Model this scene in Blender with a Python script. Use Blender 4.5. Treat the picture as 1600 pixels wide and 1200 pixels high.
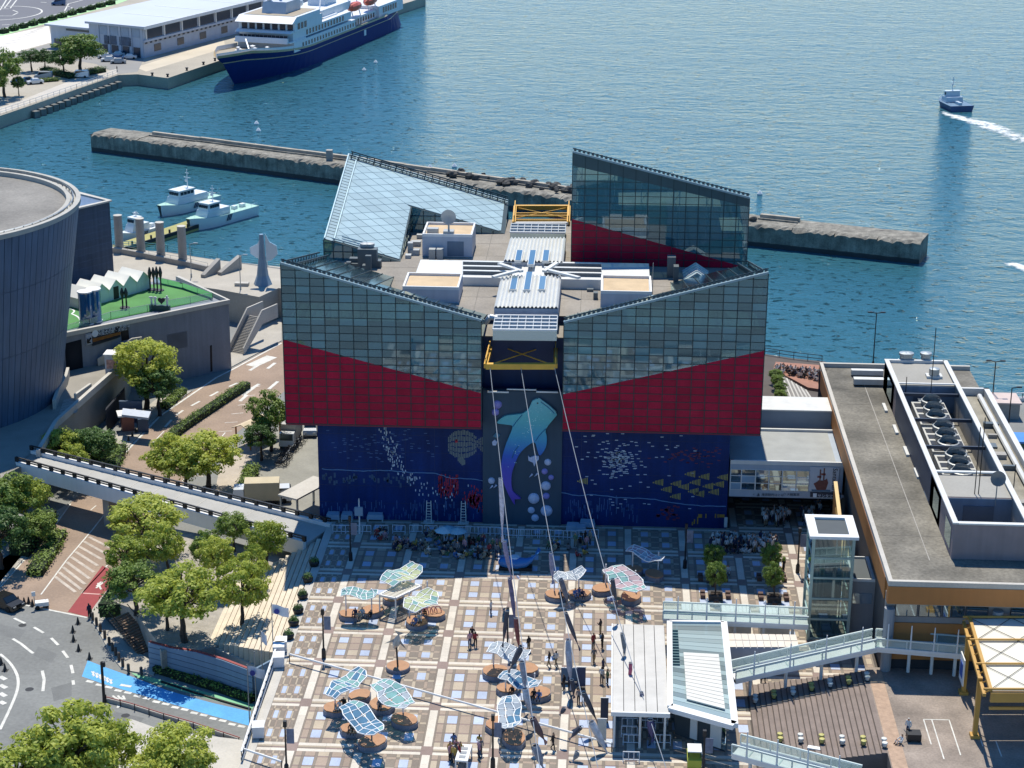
import bpy, math, random
from math import sin, cos, pi, radians as R
from mathutils import Vector, Matrix, noise as mnoise
random.seed(7)
rnd = random.random
def ru(a, b): return a + (b - a) * random.random()
S = bpy.context.scene
for _o in list(bpy.data.objects): bpy.data.objects.remove(_o)
COL = S.collection
# ------------------------------------------------------------------ camera
FPX, CH = 3000.0, 85.0                       # focal length in px of a 1600 px frame, eye height over the plaza
PIT, YAW, ROL = R(19.03), R(2.85), R(0.36)
_f = Vector((-sin(YAW) * cos(PIT), cos(YAW) * cos(PIT), -sin(PIT)))
_r0 = Vector((cos(YAW), sin(YAW), 0)); _u0 = _r0.cross(_f)
_r = _r0 * cos(ROL) + _u0 * sin(ROL); _u = -_r0 * sin(ROL) + _u0 * cos(ROL)
EYE = Vector((0, 0, CH))
cd = bpy.data.cameras.new('camera'); cam = bpy.data.objects.new('camera', cd); COL.objects.link(cam)
cam.matrix_world = Matrix(((_r.x, _u.x, -_f.x, 0), (_r.y, _u.y, -_f.y, 0), (_r.z, _u.z, -_f.z, CH), (0, 0, 0, 1)))
cd.sensor_width = 36; cd.lens = 36 * FPX / 1600; cd.clip_start = 1; cd.clip_end = 20000
S.camera = cam
def ray(px, py): return _f * FPX + _r * (px - 800) - _u * (py - 600)
def G(px, py, z=0.0):                         # survey: the point of the level z seen at a photo pixel
    d = ray(px, py); t = (z - CH) / d.z; return Vector((d.x * t, d.y * t, z))
def W(px, py, Y):                             # survey: the point of the upright plane y = Y
    d = ray(px, py); t = Y / d.y; return Vector((d.x * t, Y, CH + d.z * t))
def GP(pts, z): return [tuple(G(x, y, z)[:2]) for x, y in pts]
# ------------------------------------------------------------------ world, sun, exposure
SUN_EL, SUN_AZ = R(64), R(-7)                 # azimuth from +y, negative = towards -x
wd = bpy.data.worlds.new('World'); S.world = wd; wd.use_nodes = True
nt = wd.node_tree; nt.nodes.clear()
sk = nt.nodes.new('ShaderNodeTexSky'); sk.sky_type = 'NISHITA'; sk.sun_disc = False
sk.sun_elevation = SUN_EL; sk.sun_rotation = SUN_AZ; sk.air_density = 1.0; sk.dust_density = 0.1; sk.ozone_density = 8.0
bg = nt.nodes.new('ShaderNodeBackground'); bg.inputs[1].default_value = 0.135
wo = nt.nodes.new('ShaderNodeOutputWorld'); hs = nt.nodes.new('ShaderNodeHueSaturation'); hs.inputs['Saturation'].default_value = 1.2; nt.links.new(sk.outputs[0], hs.inputs['Color']); nt.links.new(hs.outputs[0], bg.inputs[0]); nt.links.new(bg.outputs[0], wo.inputs[0])
sl = bpy.data.lights.new('sun', 'SUN'); sl.energy = 4.4; sl.angle = R(0.53); sl.color = (1, .945, .84)
so = bpy.data.objects.new('sun', sl); COL.objects.link(so)
SUNV = Vector((sin(SUN_AZ) * cos(SUN_EL), cos(SUN_AZ) * cos(SUN_EL), sin(SUN_EL)))
so.rotation_euler = SUNV.to_track_quat('Z', 'Y').to_euler()
S.view_settings.view_transform = 'Standard'; S.view_settings.look = 'None'
S.view_settings.exposure = 0.32; S.view_settings.gamma = 1.0
S.render.engine = 'CYCLES'
c = S.cycles; c.use_denoising = True; c.max_bounces = 8; c.transparent_max_bounces = 12; c.diffuse_bounces = 3; c.glossy_bounces = 3
try: c.denoiser = 'OPENIMAGEDENOISE'
except Exception: pass
c.caustics_reflective = False; c.caustics_refractive = False; c.sample_clamp_indirect = 4
# ------------------------------------------------------------------ materials
def lin(h):
    if not isinstance(h, str): return (*h, 1)
    v = [int(h[i:i + 2], 16) / 255 for i in (0, 2, 4)]
    return (*[x / 12.92 if x <= .04045 else ((x + .055) / 1.055) ** 2.4 for x in v], 1)
MATS = {}
def M(name, col, rough=.65, metal=0.0, var=.12, scale=.6, bump=0.0, obj=0.0, spec=.5, streak=0.0, fine=0.0, isl=0.0):
    """plain surface: base colour with noise wear, optional per-object tint, vertical streaks and fine relief"""
    if name in MATS: return MATS[name]
    m = bpy.data.materials.new(name); m.use_nodes = True; MATS[name] = m
    n, l = m.node_tree.nodes, m.node_tree.links; b = n['Principled BSDF']
    b.inputs['Roughness'].default_value = rough; b.inputs['Metallic'].default_value = metal
    b.inputs['Specular IOR Level'].default_value = spec
    c = lin(col); b.inputs['Base Color'].default_value = c; m.diffuse_color = c
    geo = n.new('ShaderNodeNewGeometry'); src = None
    def noisef(sc, det, strength, vec=None):
        t = n.new('ShaderNodeTexNoise'); t.inputs['Scale'].default_value = sc; t.inputs['Detail'].default_value = det
        l.new(vec or geo.outputs['Position'], t.inputs['Vector'])
        r = n.new('ShaderNodeMapRange'); r.inputs[1].default_value = .25; r.inputs[2].default_value = .75
        r.inputs[3].default_value = 1 - strength; r.inputs[4].default_value = 1 + strength
        l.new(t.outputs[0], r.inputs[0]); return r.outputs[0]
    def mul(a, bb):
        if a is None: return bb
        x = n.new('ShaderNodeMath'); x.operation = 'MULTIPLY'; l.new(a, x.inputs[0]); l.new(bb, x.inputs[1]); return x.outputs[0]
    if var: src = mul(src, noisef(scale, 6, var))
    if fine: src = mul(src, noisef(scale * 9 + 2, 4, fine))
    if streak:
        mp = n.new('ShaderNodeMapping'); mp.inputs['Scale'].default_value = (1, 1, .06)
        l.new(geo.outputs['Position'], mp.inputs['Vector']); src = mul(src, noisef(1.6, 5, streak, mp.outputs[0]))
    if obj:
        oi = n.new('ShaderNodeObjectInfo'); r = n.new('ShaderNodeMapRange')
        r.inputs[3].default_value = 1 - obj; r.inputs[4].default_value = 1 + obj
        l.new(oi.outputs['Random'], r.inputs[0]); src = mul(src, r.outputs[0])
    if isl:
        r = n.new('ShaderNodeMapRange'); r.inputs[3].default_value = 1 - isl; r.inputs[4].default_value = 1 + isl
        l.new(geo.outputs['Random Per Island'], r.inputs[0]); src = mul(src, r.outputs[0])
    if src is not None:
        v = n.new('ShaderNodeVectorMath'); v.operation = 'SCALE'; v.inputs[0].default_value = c[:3]
        l.new(src, v.inputs['Scale']); l.new(v.outputs[0], b.inputs['Base Color'])
    if bump:
        t = n.new('ShaderNodeTexNoise'); t.inputs['Scale'].default_value = 6; t.inputs['Detail'].default_value = 5
        l.new(geo.outputs['Position'], t.inputs['Vector'])
        bp = n.new('ShaderNodeBump'); bp.inputs['Strength'].default_value = bump; bp.inputs['Distance'].default_value = .05
        l.new(t.outputs[0], bp.inputs['Height']); l.new(bp.outputs[0], b.inputs['Normal'])
    return m
def GLASS(name, col, trans=.4, refl=.2, rough=.03, tint=None):
    """coated glazing: see-through share, mirror share, coloured body"""
    if name in MATS: return MATS[name]
    m = bpy.data.materials.new(name); m.use_nodes = True; MATS[name] = m
    n, l = m.node_tree.nodes, m.node_tree.links; b = n['Principled BSDF']; out = n['Material Output']
    b.inputs['Base Color'].default_value = lin(col); b.inputs['Roughness'].default_value = rough
    oi = n.new('ShaderNodeObjectInfo'); mv = n.new('ShaderNodeMapRange'); mv.inputs[3].default_value = .55; mv.inputs[4].default_value = 1.5; l.new(oi.outputs['Random'], mv.inputs[0])
    vs = n.new('ShaderNodeVectorMath'); vs.operation = 'SCALE'; vs.inputs[0].default_value = lin(col)[:3]; l.new(mv.outputs[0], vs.inputs['Scale']); l.new(vs.outputs[0], b.inputs['Base Color'])
    g = n.new('ShaderNodeBsdfGlossy'); g.inputs['Roughness'].default_value = rough; g.inputs['Color'].default_value = (.7, .92, 1, 1)
    tr = n.new('ShaderNodeBsdfTransparent'); tr.inputs['Color'].default_value = lin(tint or 'b8d8d8')
    m1 = n.new('ShaderNodeMixShader'); m1.inputs[0].default_value = trans; l.new(b.outputs[0], m1.inputs[1]); l.new(tr.outputs[0], m1.inputs[2])
    fr = n.new('ShaderNodeLayerWeight'); fr.inputs['Blend'].default_value = .35
    ma = n.new('ShaderNodeMapRange'); ma.inputs[3].default_value = refl; ma.inputs[4].default_value = 1
    l.new(fr.outputs['Fresnel'], ma.inputs[0])
    m2 = n.new('ShaderNodeMixShader'); l.new(ma.outputs[0], m2.inputs[0]); l.new(m1.outputs[0], m2.inputs[1]); l.new(g.outputs[0], m2.inputs[2])
    l.new(m2.outputs[0], out.inputs[0]); return m
# ------------------------------------------------------------------ mesh builder
class MB:
    def __init__(s): s.v = []; s.f = []; s.m = []; s.cur = 0
    def add(s, vs, fs):
        k = len(s.v); s.v += [tuple(p) for p in vs]
        for f in fs: s.f.append(tuple(i + k for i in f)); s.m.append(s.cur)
        return s
    def mat(s, i): s.cur = i; return s
    def box(s, x0, x1, y0, y1, z0, z1):
        return s.add([(x0,y0,z0),(x1,y0,z0),(x1,y1,z0),(x0,y1,z0),(x0,y0,z1),(x1,y0,z1),(x1,y1,z1),(x0,y1,z1)],
                     [(3,2,1,0),(4,5,6,7),(0,1,5,4),(1,2,6,5),(2,3,7,6),(3,0,4,7)])
    def cbox(s, c, d, rz=0, pitch=0):
        """box of size d centred on c (x,y) with its bottom at c.z"""
        a, b, h = d[0] / 2, d[1] / 2, d[2]; ca, sa = cos(rz), sin(rz)
        P = []
        for z in (0, h):
            for x, y in ((-a,-b),(a,-b),(a,b),(-a,b)): P.append((c[0]+x*ca-y*sa, c[1]+x*sa+y*ca, c[2]+z))
        return s.add(P, [(3,2,1,0),(4,5,6,7),(0,1,5,4),(1,2,6,5),(2,3,7,6),(3,0,4,7)])
    def prism(s, poly, z0, z1, top=None):
        """upright prism over a plan polygon; z1 may be a list (sloping top)"""
        n = len(poly); a = sum(poly[i][0]*poly[(i+1)%n][1]-poly[(i+1)%n][0]*poly[i][1] for i in range(n))
        P = list(poly); Z = list(z1) if isinstance(z1, (list, tuple)) else [z1]*n
        if a < 0: P = P[::-1]; Z = Z[::-1]
        v = [(p[0], p[1], z0) for p in P] + [(p[0], p[1], z) for p, z in zip(P, Z)]
        return s.add(v, [tuple(range(n-1,-1,-1)), tuple(range(n,2*n))] + [(i,(i+1)%n,n+(i+1)%n,n+i) for i in range(n)])
    def sheet(s, poly, z):
        n = len(poly); a = sum(poly[i][0]*poly[(i+1)%n][1]-poly[(i+1)%n][0]*poly[i][1] for i in range(n))
        P = list(poly) if a > 0 else list(poly)[::-1]
        return s.add([(p[0], p[1], p[2] if len(p) > 2 else z) for p in P], [tuple(range(n))])
    def strip(s, pts, w, z0, z1, closed=False):
        """wall / kerb / painted line of width w along plan points"""
        n = len(pts); L = []; Rr = []
        for i, p in enumerate(pts):
            a = pts[i-1] if (i > 0 or closed) else pts[i]; b = pts[(i+1) % n] if (i < n-1 or closed) else pts[i]
            dx, dy = b[0]-a[0], b[1]-a[1]; q = math.hypot(dx, dy) or 1
            L.append((p[0]-dy/q*w/2, p[1]+dx/q*w/2)); Rr.append((p[0]+dy/q*w/2, p[1]-dx/q*w/2))
        def zz(z, p): return z if not callable(z) else z(p)
        for i in range(n if closed else n-1):
            j = (i+1) % n
            zi, zj, bi, bj = zz(z1, pts[i]), zz(z1, pts[j]), zz(z0, pts[i]), zz(z0, pts[j])
            v = [(*Rr[i],bi),(*Rr[j],bj),(*L[j],bj),(*L[i],bi),(*Rr[i],zi),(*Rr[j],zj),(*L[j],zj),(*L[i],zi)]
            s.add(v, [(3,2,1,0),(4,5,6,7),(0,1,5,4),(1,2,6,5),(2,3,7,6),(3,0,4,7)])
        return s
    def cyl(s, p0, p1, r0, r1=None, n=8, caps=True):
        r1 = r0 if r1 is None else r1; p0 = Vector(p0); p1 = Vector(p1); d = (p1-p0)
        q = d.to_track_quat('Z', 'Y'); X = q @ Vector((1,0,0)); Y = q @ Vector((0,1,0)); v = []
        for p, r in ((p0, r0), (p1, r1)):
            for i in range(n): a = 2*pi*i/n; v.append(p + X*(cos(a)*r) + Y*(sin(a)*r))
        f = [(i,(i+1)%n,n+(i+1)%n,n+i) for i in range(n)]
        if caps: f += [tuple(range(n-1,-1,-1)), tuple(range(n,2*n))]
        return s.add(v, f)
    def tube(s, pts, r, n=6):
        for a, b in zip(pts, pts[1:]): s.cyl(a, b, r, r, n)
        return s
    def bar(s, a, b, w, h=None):
        """square bar between two points"""
        h = h or w; a = Vector(a); b = Vector(b); d = (b-a).normalized()
        up = Vector((0,0,1)) if abs(d.z) < .95 else Vector((0,1,0)); x = d.cross(up).normalized(); y = x.cross(d)
        v = [p + x*sx*w/2 + y*sy*h/2 for p in (a, b) for sx, sy in ((-1,-1),(1,-1),(1,1),(-1,1))]
        return s.add(v, [(3,2,1,0),(4,5,6,7),(0,1,5,4),(1,2,6,5),(2,3,7,6),(3,0,4,7)])
    def lathe(s, prof, c=(0,0,0), n=16, caps=True):
        v = []; f = []
        for r, z in prof:
            for i in range(n): a = 2*pi*i/n; v.append((c[0]+r*cos(a), c[1]+r*sin(a), c[2]+z))
        for k in range(len(prof)-1):
            for i in range(n): f.append((k*n+i, k*n+(i+1)%n, (k+1)*n+(i+1)%n, (k+1)*n+i))
        if caps: f += [tuple(range(n-1,-1,-1)), tuple(range((len(prof)-1)*n, len(prof)*n))]
        return s.add(v, f)
    def blob(s, c, r, n=8, m=6, jit=0.0):
        r = r if isinstance(r, (tuple, list)) else (r, r, r); v = [(c[0], c[1], c[2]-r[2])]; f = []
        for k in range(1, m):
            t = pi*k/m
            for i in range(n):
                a = 2*pi*i/n; j = 1 + (rnd()-.5)*2*jit
                v.append((c[0]+r[0]*sin(t)*cos(a)*j, c[1]+r[1]*sin(t)*sin(a)*j, c[2]-r[2]*cos(t)*j))
        v.append((c[0], c[1], c[2]+r[2])); e = len(v)-1
        for i in range(n):
            f.append((0, 1+(i+1)%n, 1+i)); f.append((e, 1+(m-2)*n+i, 1+(m-2)*n+(i+1)%n))
            for k in range(m-2): f.append((1+k*n+i, 1+k*n+(i+1)%n, 1+(k+1)*n+(i+1)%n, 1+(k+1)*n+i))
        return s.add(v, f)
    def quad(s, a, b, c, d): return s.add([a, b, c, d], [(0,1,2,3)])
    def mesh(s, name, mats, smooth=False):
        me = bpy.data.meshes.new(name); me.from_pydata(s.v, [], s.f)
        mats = mats if isinstance(mats, (list, tuple)) else [mats]
        for m in mats: me.materials.append(m)
        if len(mats) > 1: me.polygons.foreach_set('material_index', s.m)
        if smooth: me.polygons.foreach_set('use_smooth', [True]*len(me.polygons))
        me.update(); return me
    def build(s, name, mats, parent=None, loc=None, smooth=False):
        return link(name, s.mesh(name, mats, smooth), parent, loc)
def link(name, me, parent=None, loc=None, rz=0):
    o = bpy.data.objects.new(name, me); COL.objects.link(o)
    if parent is not None: o.parent = parent
    if loc is not None: o.location = loc
    if rz: o.rotation_euler.z = rz
    return o
def tag(o, label=None, cat=None, group=None, kind=None):
    if label: o['label'] = label
    if cat: o['category'] = cat
    if group: o['group'] = group
    if kind: o['kind'] = kind
    return o
def thing(name, label, cat, loc=(0,0,0), rz=0, group=None):
    o = bpy.data.objects.new(name, None); COL.objects.link(o); o.location = loc; o.rotation_euler.z = rz
    o.empty_display_size = .3
    return tag(o, label, cat, group)
KIDS = {}
def kids(o): return [c for c in o.children]
def dup(root, loc, rz=0, label=None, group=None, scale=None):
    r = root.copy(); COL.objects.link(r); r.location = loc; r.rotation_euler.z = rz
    if scale: r.scale = scale if isinstance(scale, (tuple, list)) else (scale,)*3
    if label: r['label'] = label
    if group: r['group'] = group
    for ch in list(root.children):
        c2 = ch.copy(); COL.objects.link(c2); c2.parent = r
        for g in list(ch.children): d = g.copy(); COL.objects.link(d); d.parent = c2
    return r
def struct(name, mb, mat, parent=None, kind='structure', smooth=False):
    o = mb.build(name, mat, parent, smooth=smooth)
    if parent is None: o['kind'] = kind
    return o
def obj(mb, name, mat, label, cat, group=None, loc=None, smooth=False):
    return tag(mb.build(name, mat, None, loc, smooth), label, cat, group)
def lerp(a, b, t): return tuple(x + (y - x) * t for x, y in zip(a, b))
def offs(pts, d):                              # shift a plan polyline sideways
    o = []; n = len(pts)
    for i, p in enumerate(pts):
        a = pts[max(0, i-1)]; b = pts[min(n-1, i+1)]; dx, dy = b[0]-a[0], b[1]-a[1]; q = math.hypot(dx, dy) or 1
        o.append((p[0]-dy/q*d, p[1]+dx/q*d))
    return o
def smoothline(pts, k=4):
    o = []; n = len(pts)
    for i in range(n-1):
        p0, p1, p2, p3 = pts[max(0,i-1)], pts[i], pts[i+1], pts[min(n-1,i+2)]
        for j in range(k):
            t = j/k
            o.append(tuple(.5*((2*b)+(-a+c2)*t+(2*a-5*b+4*c2-d)*t*t+(-a+3*b-3*c2+d)*t**3) for a, b, c2, d in zip(p0,p1,p2,p3)))
    o.append(tuple(pts[-1])); return o
WHITE = M('white_paint', 'dcdcd8', .5, var=.05, streak=.05)
OFFW = M('off_white_paint', 'c9c9c4', .6, var=.08, streak=.06)
CONC = M('concrete', '9c9890', .85, var=.16, scale=.3, fine=.1, bump=.2)
CONCL = M('pale_concrete', 'b9b4a9', .85, var=.12, scale=.3, fine=.08, bump=.15)
CONCD = M('weathered_concrete', '6f6b62', .9, var=.28, scale=.35, fine=.2, bump=.4)
STEEL = M('galvanised_steel', '9aa0a2', .45, .6, var=.1)
DARK = M('dark_metal', '25272a', .5, .3, var=.1)
BLACK = M('black_rubber', '141416', .7)
ASPH = M('asphalt', '5d5c58', .9, var=.14, scale=.25, fine=.14, bump=.1)
GREYP = M('grey_paint', '8b8f92', .55, var=.06, streak=.08)
# ================================================================== THE SETTING
ZS, ZW = -5.0, -8.0                            # street level and water level; the plaza is level 0
# ---- water
def water_mat():
    m = bpy.data.materials.new('sea_water'); m.use_nodes = True; n, l = m.node_tree.nodes, m.node_tree.links
    b = n['Principled BSDF']; b.inputs['Roughness'].default_value = .045; b.inputs['IOR'].default_value = 1.33
    geo = n.new('ShaderNodeNewGeometry')
    big = n.new('ShaderNodeTexNoise'); big.inputs['Scale'].default_value = .012; big.inputs['Detail'].default_value = 3
    l.new(geo.outputs['Position'], big.inputs['Vector'])
    cr = n.new('ShaderNodeMix'); cr.data_type = 'RGBA'; cr.inputs[6].default_value = (.024, .1, .132, 1); cr.inputs[7].default_value = (.038, .132, .165, 1)
    l.new(big.outputs[0], cr.inputs[0]); l.new(cr.outputs[2], b.inputs['Base Color'])
    mp = n.new('ShaderNodeMapping'); mp.inputs['Scale'].default_value = (.62, 1.0, 1); mp.inputs['Rotation'].default_value = (0, 0, R(8))
    l.new(geo.outputs['Position'], mp.inputs['Vector'])
    def layer(scale, dist, strength, prev, det=4, dstr=0, patchy=False):
        t = n.new('ShaderNodeTexNoise'); t.inputs['Scale'].default_value = scale; t.inputs['Detail'].default_value = det
        t.inputs['Roughness'].default_value = .6; t.inputs['Distortion'].default_value = dstr
        l.new(mp.outputs[0], t.inputs['Vector'])
        bp = n.new('ShaderNodeBump'); bp.inputs['Strength'].default_value = strength; bp.inputs['Distance'].default_value = dist
        l.new(t.outputs[0], bp.inputs['Height'])
        if patchy:                                # wind patches: calmer and rougher areas
            q = n.new('ShaderNodeMapRange'); q.inputs[1].default_value = .3; q.inputs[2].default_value = .7; q.inputs[3].default_value = strength*.55; q.inputs[4].default_value = strength*1.25; l.new(big.outputs[0], q.inputs[0]); l.new(q.outputs[0], bp.inputs['Strength'])
        if prev: l.new(prev, bp.inputs['Normal'])
        return bp.outputs[0]
    a = layer(.09, 1.6, .3, None, 3); a = layer(.36, 1.0, .5, a, 5, .6, True); a = layer(1.3, .36, .52, a, 5, .4)
    t = n.new('ShaderNodeTexNoise'); t.inputs['Scale'].default_value = .75; t.inputs['Detail'].default_value = 2; l.new(mp.outputs[0], t.inputs['Vector'])
    mr = n.new('ShaderNodeMapRange'); mr.inputs[1].default_value = .62; mr.inputs[2].default_value = .72; l.new(t.outputs[0], mr.inputs[0])      # scattered steep wavelets that catch the sun
    bp = n.new('ShaderNodeBump'); bp.inputs['Strength'].default_value = 1; bp.inputs['Distance'].default_value = .8; l.new(mr.outputs[0], bp.inputs['Height']); l.new(a, bp.inputs['Normal'])
    l.new(bp.outputs[0], b.inputs['Normal']); return m
SEA = water_mat()
struct('water', MB().sheet([(-3000, -200), (3000, -200), (3000, 6000), (-3000, 6000)], ZW), SEA)
# ---- land: street level, one slab down into the water
STREET = M('street_asphalt', '7d7e7a', .9, var=.12, scale=.22, fine=.12, bump=.1)
shore = [(-330, 60), (-330, 318), (-100, 318)] + GP([(178, 391), (265, 397), (345, 410), (440, 425)], ZS) + [(-30, 268), (20, 262)] + GP([(1195, 556), (1290, 568), (1480, 600), (1600, 622), (1750, 645)], ZS) + [(200, 60)]
struct('ground', MB().prism(shore, -14, ZS), STREET)
# ---- brown approach road with its painted lines
BROWN = M('brown_asphalt', '94806e', .92, var=.2, scale=.18, fine=.14, bump=.1)
road = struct('road', MB().sheet(GP([(-60, 985), (-60, 918), (0, 917), (84, 822), (110, 786), (176, 726), (250, 648), (300, 612), (338, 588), (362, 576), (440, 534), (520, 500), (520, 560), (446, 610), (410, 640), (380, 668), (330, 712), (285, 757), (240, 812), (205, 862), (185, 897), (136, 964), (120, 961), (28, 942), (0, 928)], ZS), ZS + .004), BROWN)
LINE = M('road_paint', 'c9c7bd', .75, var=.22, scale=1.2, fine=.2)
LC = [0]
def lines(name, segs, w, z, mat=None, parent=road):
    for sgm in segs: LC[0] += 1; MB().strip(GP(sgm, z), w, z, z + .008 + .0011*(LC[0] % 9)).build(name, mat or LINE, parent)
for sgm, w in [([(0, 917), (84, 823), (110, 787)], .25), ([(172, 732), (250, 650), (338, 590), (362, 578), (440, 536)], .3),
               ([(64, 929), (104, 875), (145, 827), (166, 800), (193, 781)], .16), ([(285, 752), (320, 712), (352, 676)], .16), ([(0, 928), (28, 943), (136, 965)], .25),
               ([(56, 897), (92, 858)], .14), ([(142, 797), (150, 790)], .14), ([(235, 696), (256, 674)], .14), ([(128, 927), (163, 889), (193, 850)], .16)]:
    lines('painted_line', [sgm], w, ZS + .005)
for k in range(5):                                # dashes up the middle lane
    a = [(258, 667), (275, 649), (299, 634), (328, 619), (358, 604)][k]; b = [(268, 656), (286, 641), (312, 627), (341, 612), (372, 598)][k]
    lines('painted_dash', [[a, b]], .35, ZS + .005)
for (a, b) in [((99, 893), (118, 925)), ((105, 886), (127, 921)), ((111, 878), (133, 913)), ((117, 870), (140, 904)), ((124, 862), (147, 894)), ((131, 854), (153, 884)), ((137, 846), (159, 874)), ((144, 838), (165, 865)), ((152, 831), (172, 856)), ((167, 803), (190, 825)), ((173, 797), (196, 818)), ((180, 790), (203, 809)), ((187, 783), (209, 801))]:
    a2 = (a[0] - 13, a[1] + 8) if b[1] > 828 else a
    lines('hatch_stripe', [[a2, b]], .38, ZS + .007, M('worn_hatch_paint', 'b3a799', .85, var=.25, scale=1.5, fine=.25))
for k in range(11):                               # hatching beside the hedge median
    t = k / 10; a = lerp((290, 743), (392, 606), t); b = lerp((308, 757), (400, 600), t)
    b = lerp((318, 744), (407, 603), t); lines('hatch_stripe', [[a, b]], .3, ZS + .007, MATS['worn_hatch_paint'])
for a, b in [((375, 627), (386, 617)), ((380, 618), (399, 604)), ((386, 611), (405, 600)), ((390, 579), (408, 568)), ((418, 576), (430, 567)), ((420, 608), (434, 596))]:
    lines('painted_arrow', [[a, b]], .5, ZS + .007)
lines('painted_patch', [[(392, 572), (425, 557)]], 1.9, ZS + .007)
REDP = M('red_road_paint', '8e3b3c', .85, var=.12, scale=.8, fine=.1)
struct('red_lane', MB().sheet(GP([(106, 956), (160, 884), (186, 897), (137, 964)], ZS), ZS + .013), REDP, road)
for a, b in [((151, 916), (158, 909)), ((150, 919), (165, 907)), ((158, 921), (153, 911))]: lines('painted_letter', [[a, b]], .22, ZS + .018)
lines('painted_line', [[(130, 927), (162, 929)]], .25, ZS + .018, M('faded_pink_paint', 'c79a92', .8))
# ---- turning circle: dashes and the blue and green lanes
circle = struct('roundabout_road', MB().sheet(GP([(-80, 1260), (-60, 984), (0, 930), (136, 967), (150, 985), (172, 1025), (188, 1046), (400, 1105), (392, 1170), (250, 1120), (165, 1098), (120, 1240)], ZS), ZS + .003), M('roundabout_asphalt', '7b7c78', .9, var=.2, scale=.12, fine=.14))
for a, b in [((22, 966), (39, 974)), ((53, 980), (68, 989)), ((80, 997), (91, 1008)), ((98, 1017), (106, 1028)), ((111, 1039), (114, 1052)), ((114, 1063), (115, 1070)), ((20, 998), (33, 1006)), ((33, 1006), (44, 1015)), ((44, 1015), (52, 1021)), ((66, 1048), (69, 1062)), ((69, 1062), (67, 1080))]:
    lines('painted_dash', [[a, b]], .3, ZS + .005, parent=circle)
ring = smoothline([(0, 1022), (12, 1032), (22, 1045), (28, 1060), (27, 1078), (18, 1102), (0, 1140)])
lines('painted_ring', [ring], .28, ZS + .005, parent=circle)
for a, b in [((0, 1057), (9, 1062)), ((0, 1070), (10, 1075)), ((0, 1083), (9, 1088)), ((0, 1096), (8, 1100))]: lines('painted_dash', [[a, b]], .5, ZS + .006, parent=circle)
for x, y in ((46, 1077), (35, 977), (196, 1118)): MB().lathe([(.42, 0), (.4, .012)], G(x, y, ZS+.003), 16).build('manhole_cover', DARK, circle)
for k, q in enumerate((((0, 975), (40, 985), (30, 1000), (-8, 990)), ((80, 1075), (112, 1066), (112, 1088), (84, 1096)), ((180, 1112), (225, 1122), (215, 1135), (170, 1122)), ((60, 1010), (90, 1022), (80, 1036), (52, 1024)))): MB().sheet(GP(q, ZS), ZS+.0045+.0002*k).build('asphalt_patch', M('patched_asphalt', '70716e', .92, var=.12, fine=.15), circle)
BLUEP = M('blue_lane_paint', '56a0d2', .8, var=.14, scale=.5, fine=.12)
struct('blue_lane', MB().sheet(GP([(137, 1032), (160, 1041), (205, 1057), (262, 1079), (330, 1098), (392, 1112), (389, 1134), (330, 1118), (262, 1098), (200, 1080), (160, 1068), (128, 1057)], ZS), ZS + .010), BLUEP, circle)
GREENP = M('green_lane_paint', '7bb589', .8, var=.08, scale=.8, fine=.06)
struct('green_lane', MB().sheet(GP([(205, 1051), (235, 1058), (300, 1076), (398, 1101), (393, 1110), (330, 1093), (262, 1074), (215, 1059)], ZS), ZS + .012), GREENP, circle)
struct('lane_kerb', MB().strip(GP([(252, 1066), (300, 1082), (350, 1097), (392, 1109)], ZS), .18, ZS, ZS + .16), BLACK, circle)
for k in range(17):
    t = k / 16; a = lerp((135, 1064), (372, 1134), t); lines('lane_mark', [[(a[0], a[1] + (k % 2)), (a[0] + 11, a[1] + 2 + (k % 2))]], .4, ZS + .007, parent=circle)
for k in range(6): lines('painted_letter', [[(143 + k * 5.5, 1049 + k * 2.4), (148 + k * 5.5, 1056 + k * 2.4)], [(148 + k * 5.5, 1050 + k * 2.4), (144 + k * 5.5, 1055 + k * 2.4)], [(146 + k * 5.5, 1049 + k * 2.4), (146 + k * 5.5, 1057 + k * 2.4)]], .12, ZS + .02, parent=circle)
lines('painted_arrow', [[(188, 1070), (205, 1073)]], .4, ZS + .02, parent=circle)
for k in range(5): lines('painted_letter', [[(176 + k * 4, 1087 + (k % 2) * 3), (183 + k * 3, 1093)], [(183, 1098 + k * 2), (190, 1101)]], .22, ZS + .007, parent=circle)
# ---- pavements with kerbs
PAVE = M('pavement_slabs', 'a8a296', .88, var=.12, scale=.5, fine=.1)
def pavement(name, px, z=ZS, h=.12, mat=PAVE):
    return struct(name, MB().prism(GP(px, z), z - .3, z + h), mat)
pavement('pavement', [(138, 963), (150, 945), (186, 900), (188, 915), (165, 968), (200, 1010), (248, 1042), (240, 1056), (205, 1050), (190, 1046), (174, 1026), (152, 984)])
pavement('pavement', [(-40, 960), (-40, 895), (0, 892), (60, 838), (88, 800), (110, 786), (82, 824), (0, 916), (-60, 917)])
pavement('pavement', [(362, 574), (350, 566), (345, 540), (440, 497), (440, 533)])
pavement('pavement', [(175, 727), (150, 712), (205, 660), (240, 628), (262, 612), (300, 612), (250, 646), (200, 700)])
yard = struct('service_yard', MB().sheet(GP([(392, 800), (396, 700), (440, 655), (520, 655), (520, 830), (470, 830)], ZS), ZS + .006), M('yard_concrete', '8c8a80', .9, var=.15, scale=.3, fine=.1))
struct('service_yard', MB().sheet(GP([(330, 800), (345, 720), (385, 690), (400, 700), (396, 790)], ZS), ZS + .008), M('yard_paving', 'b0a595', .9, var=.1, scale=.5, fine=.1))
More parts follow.
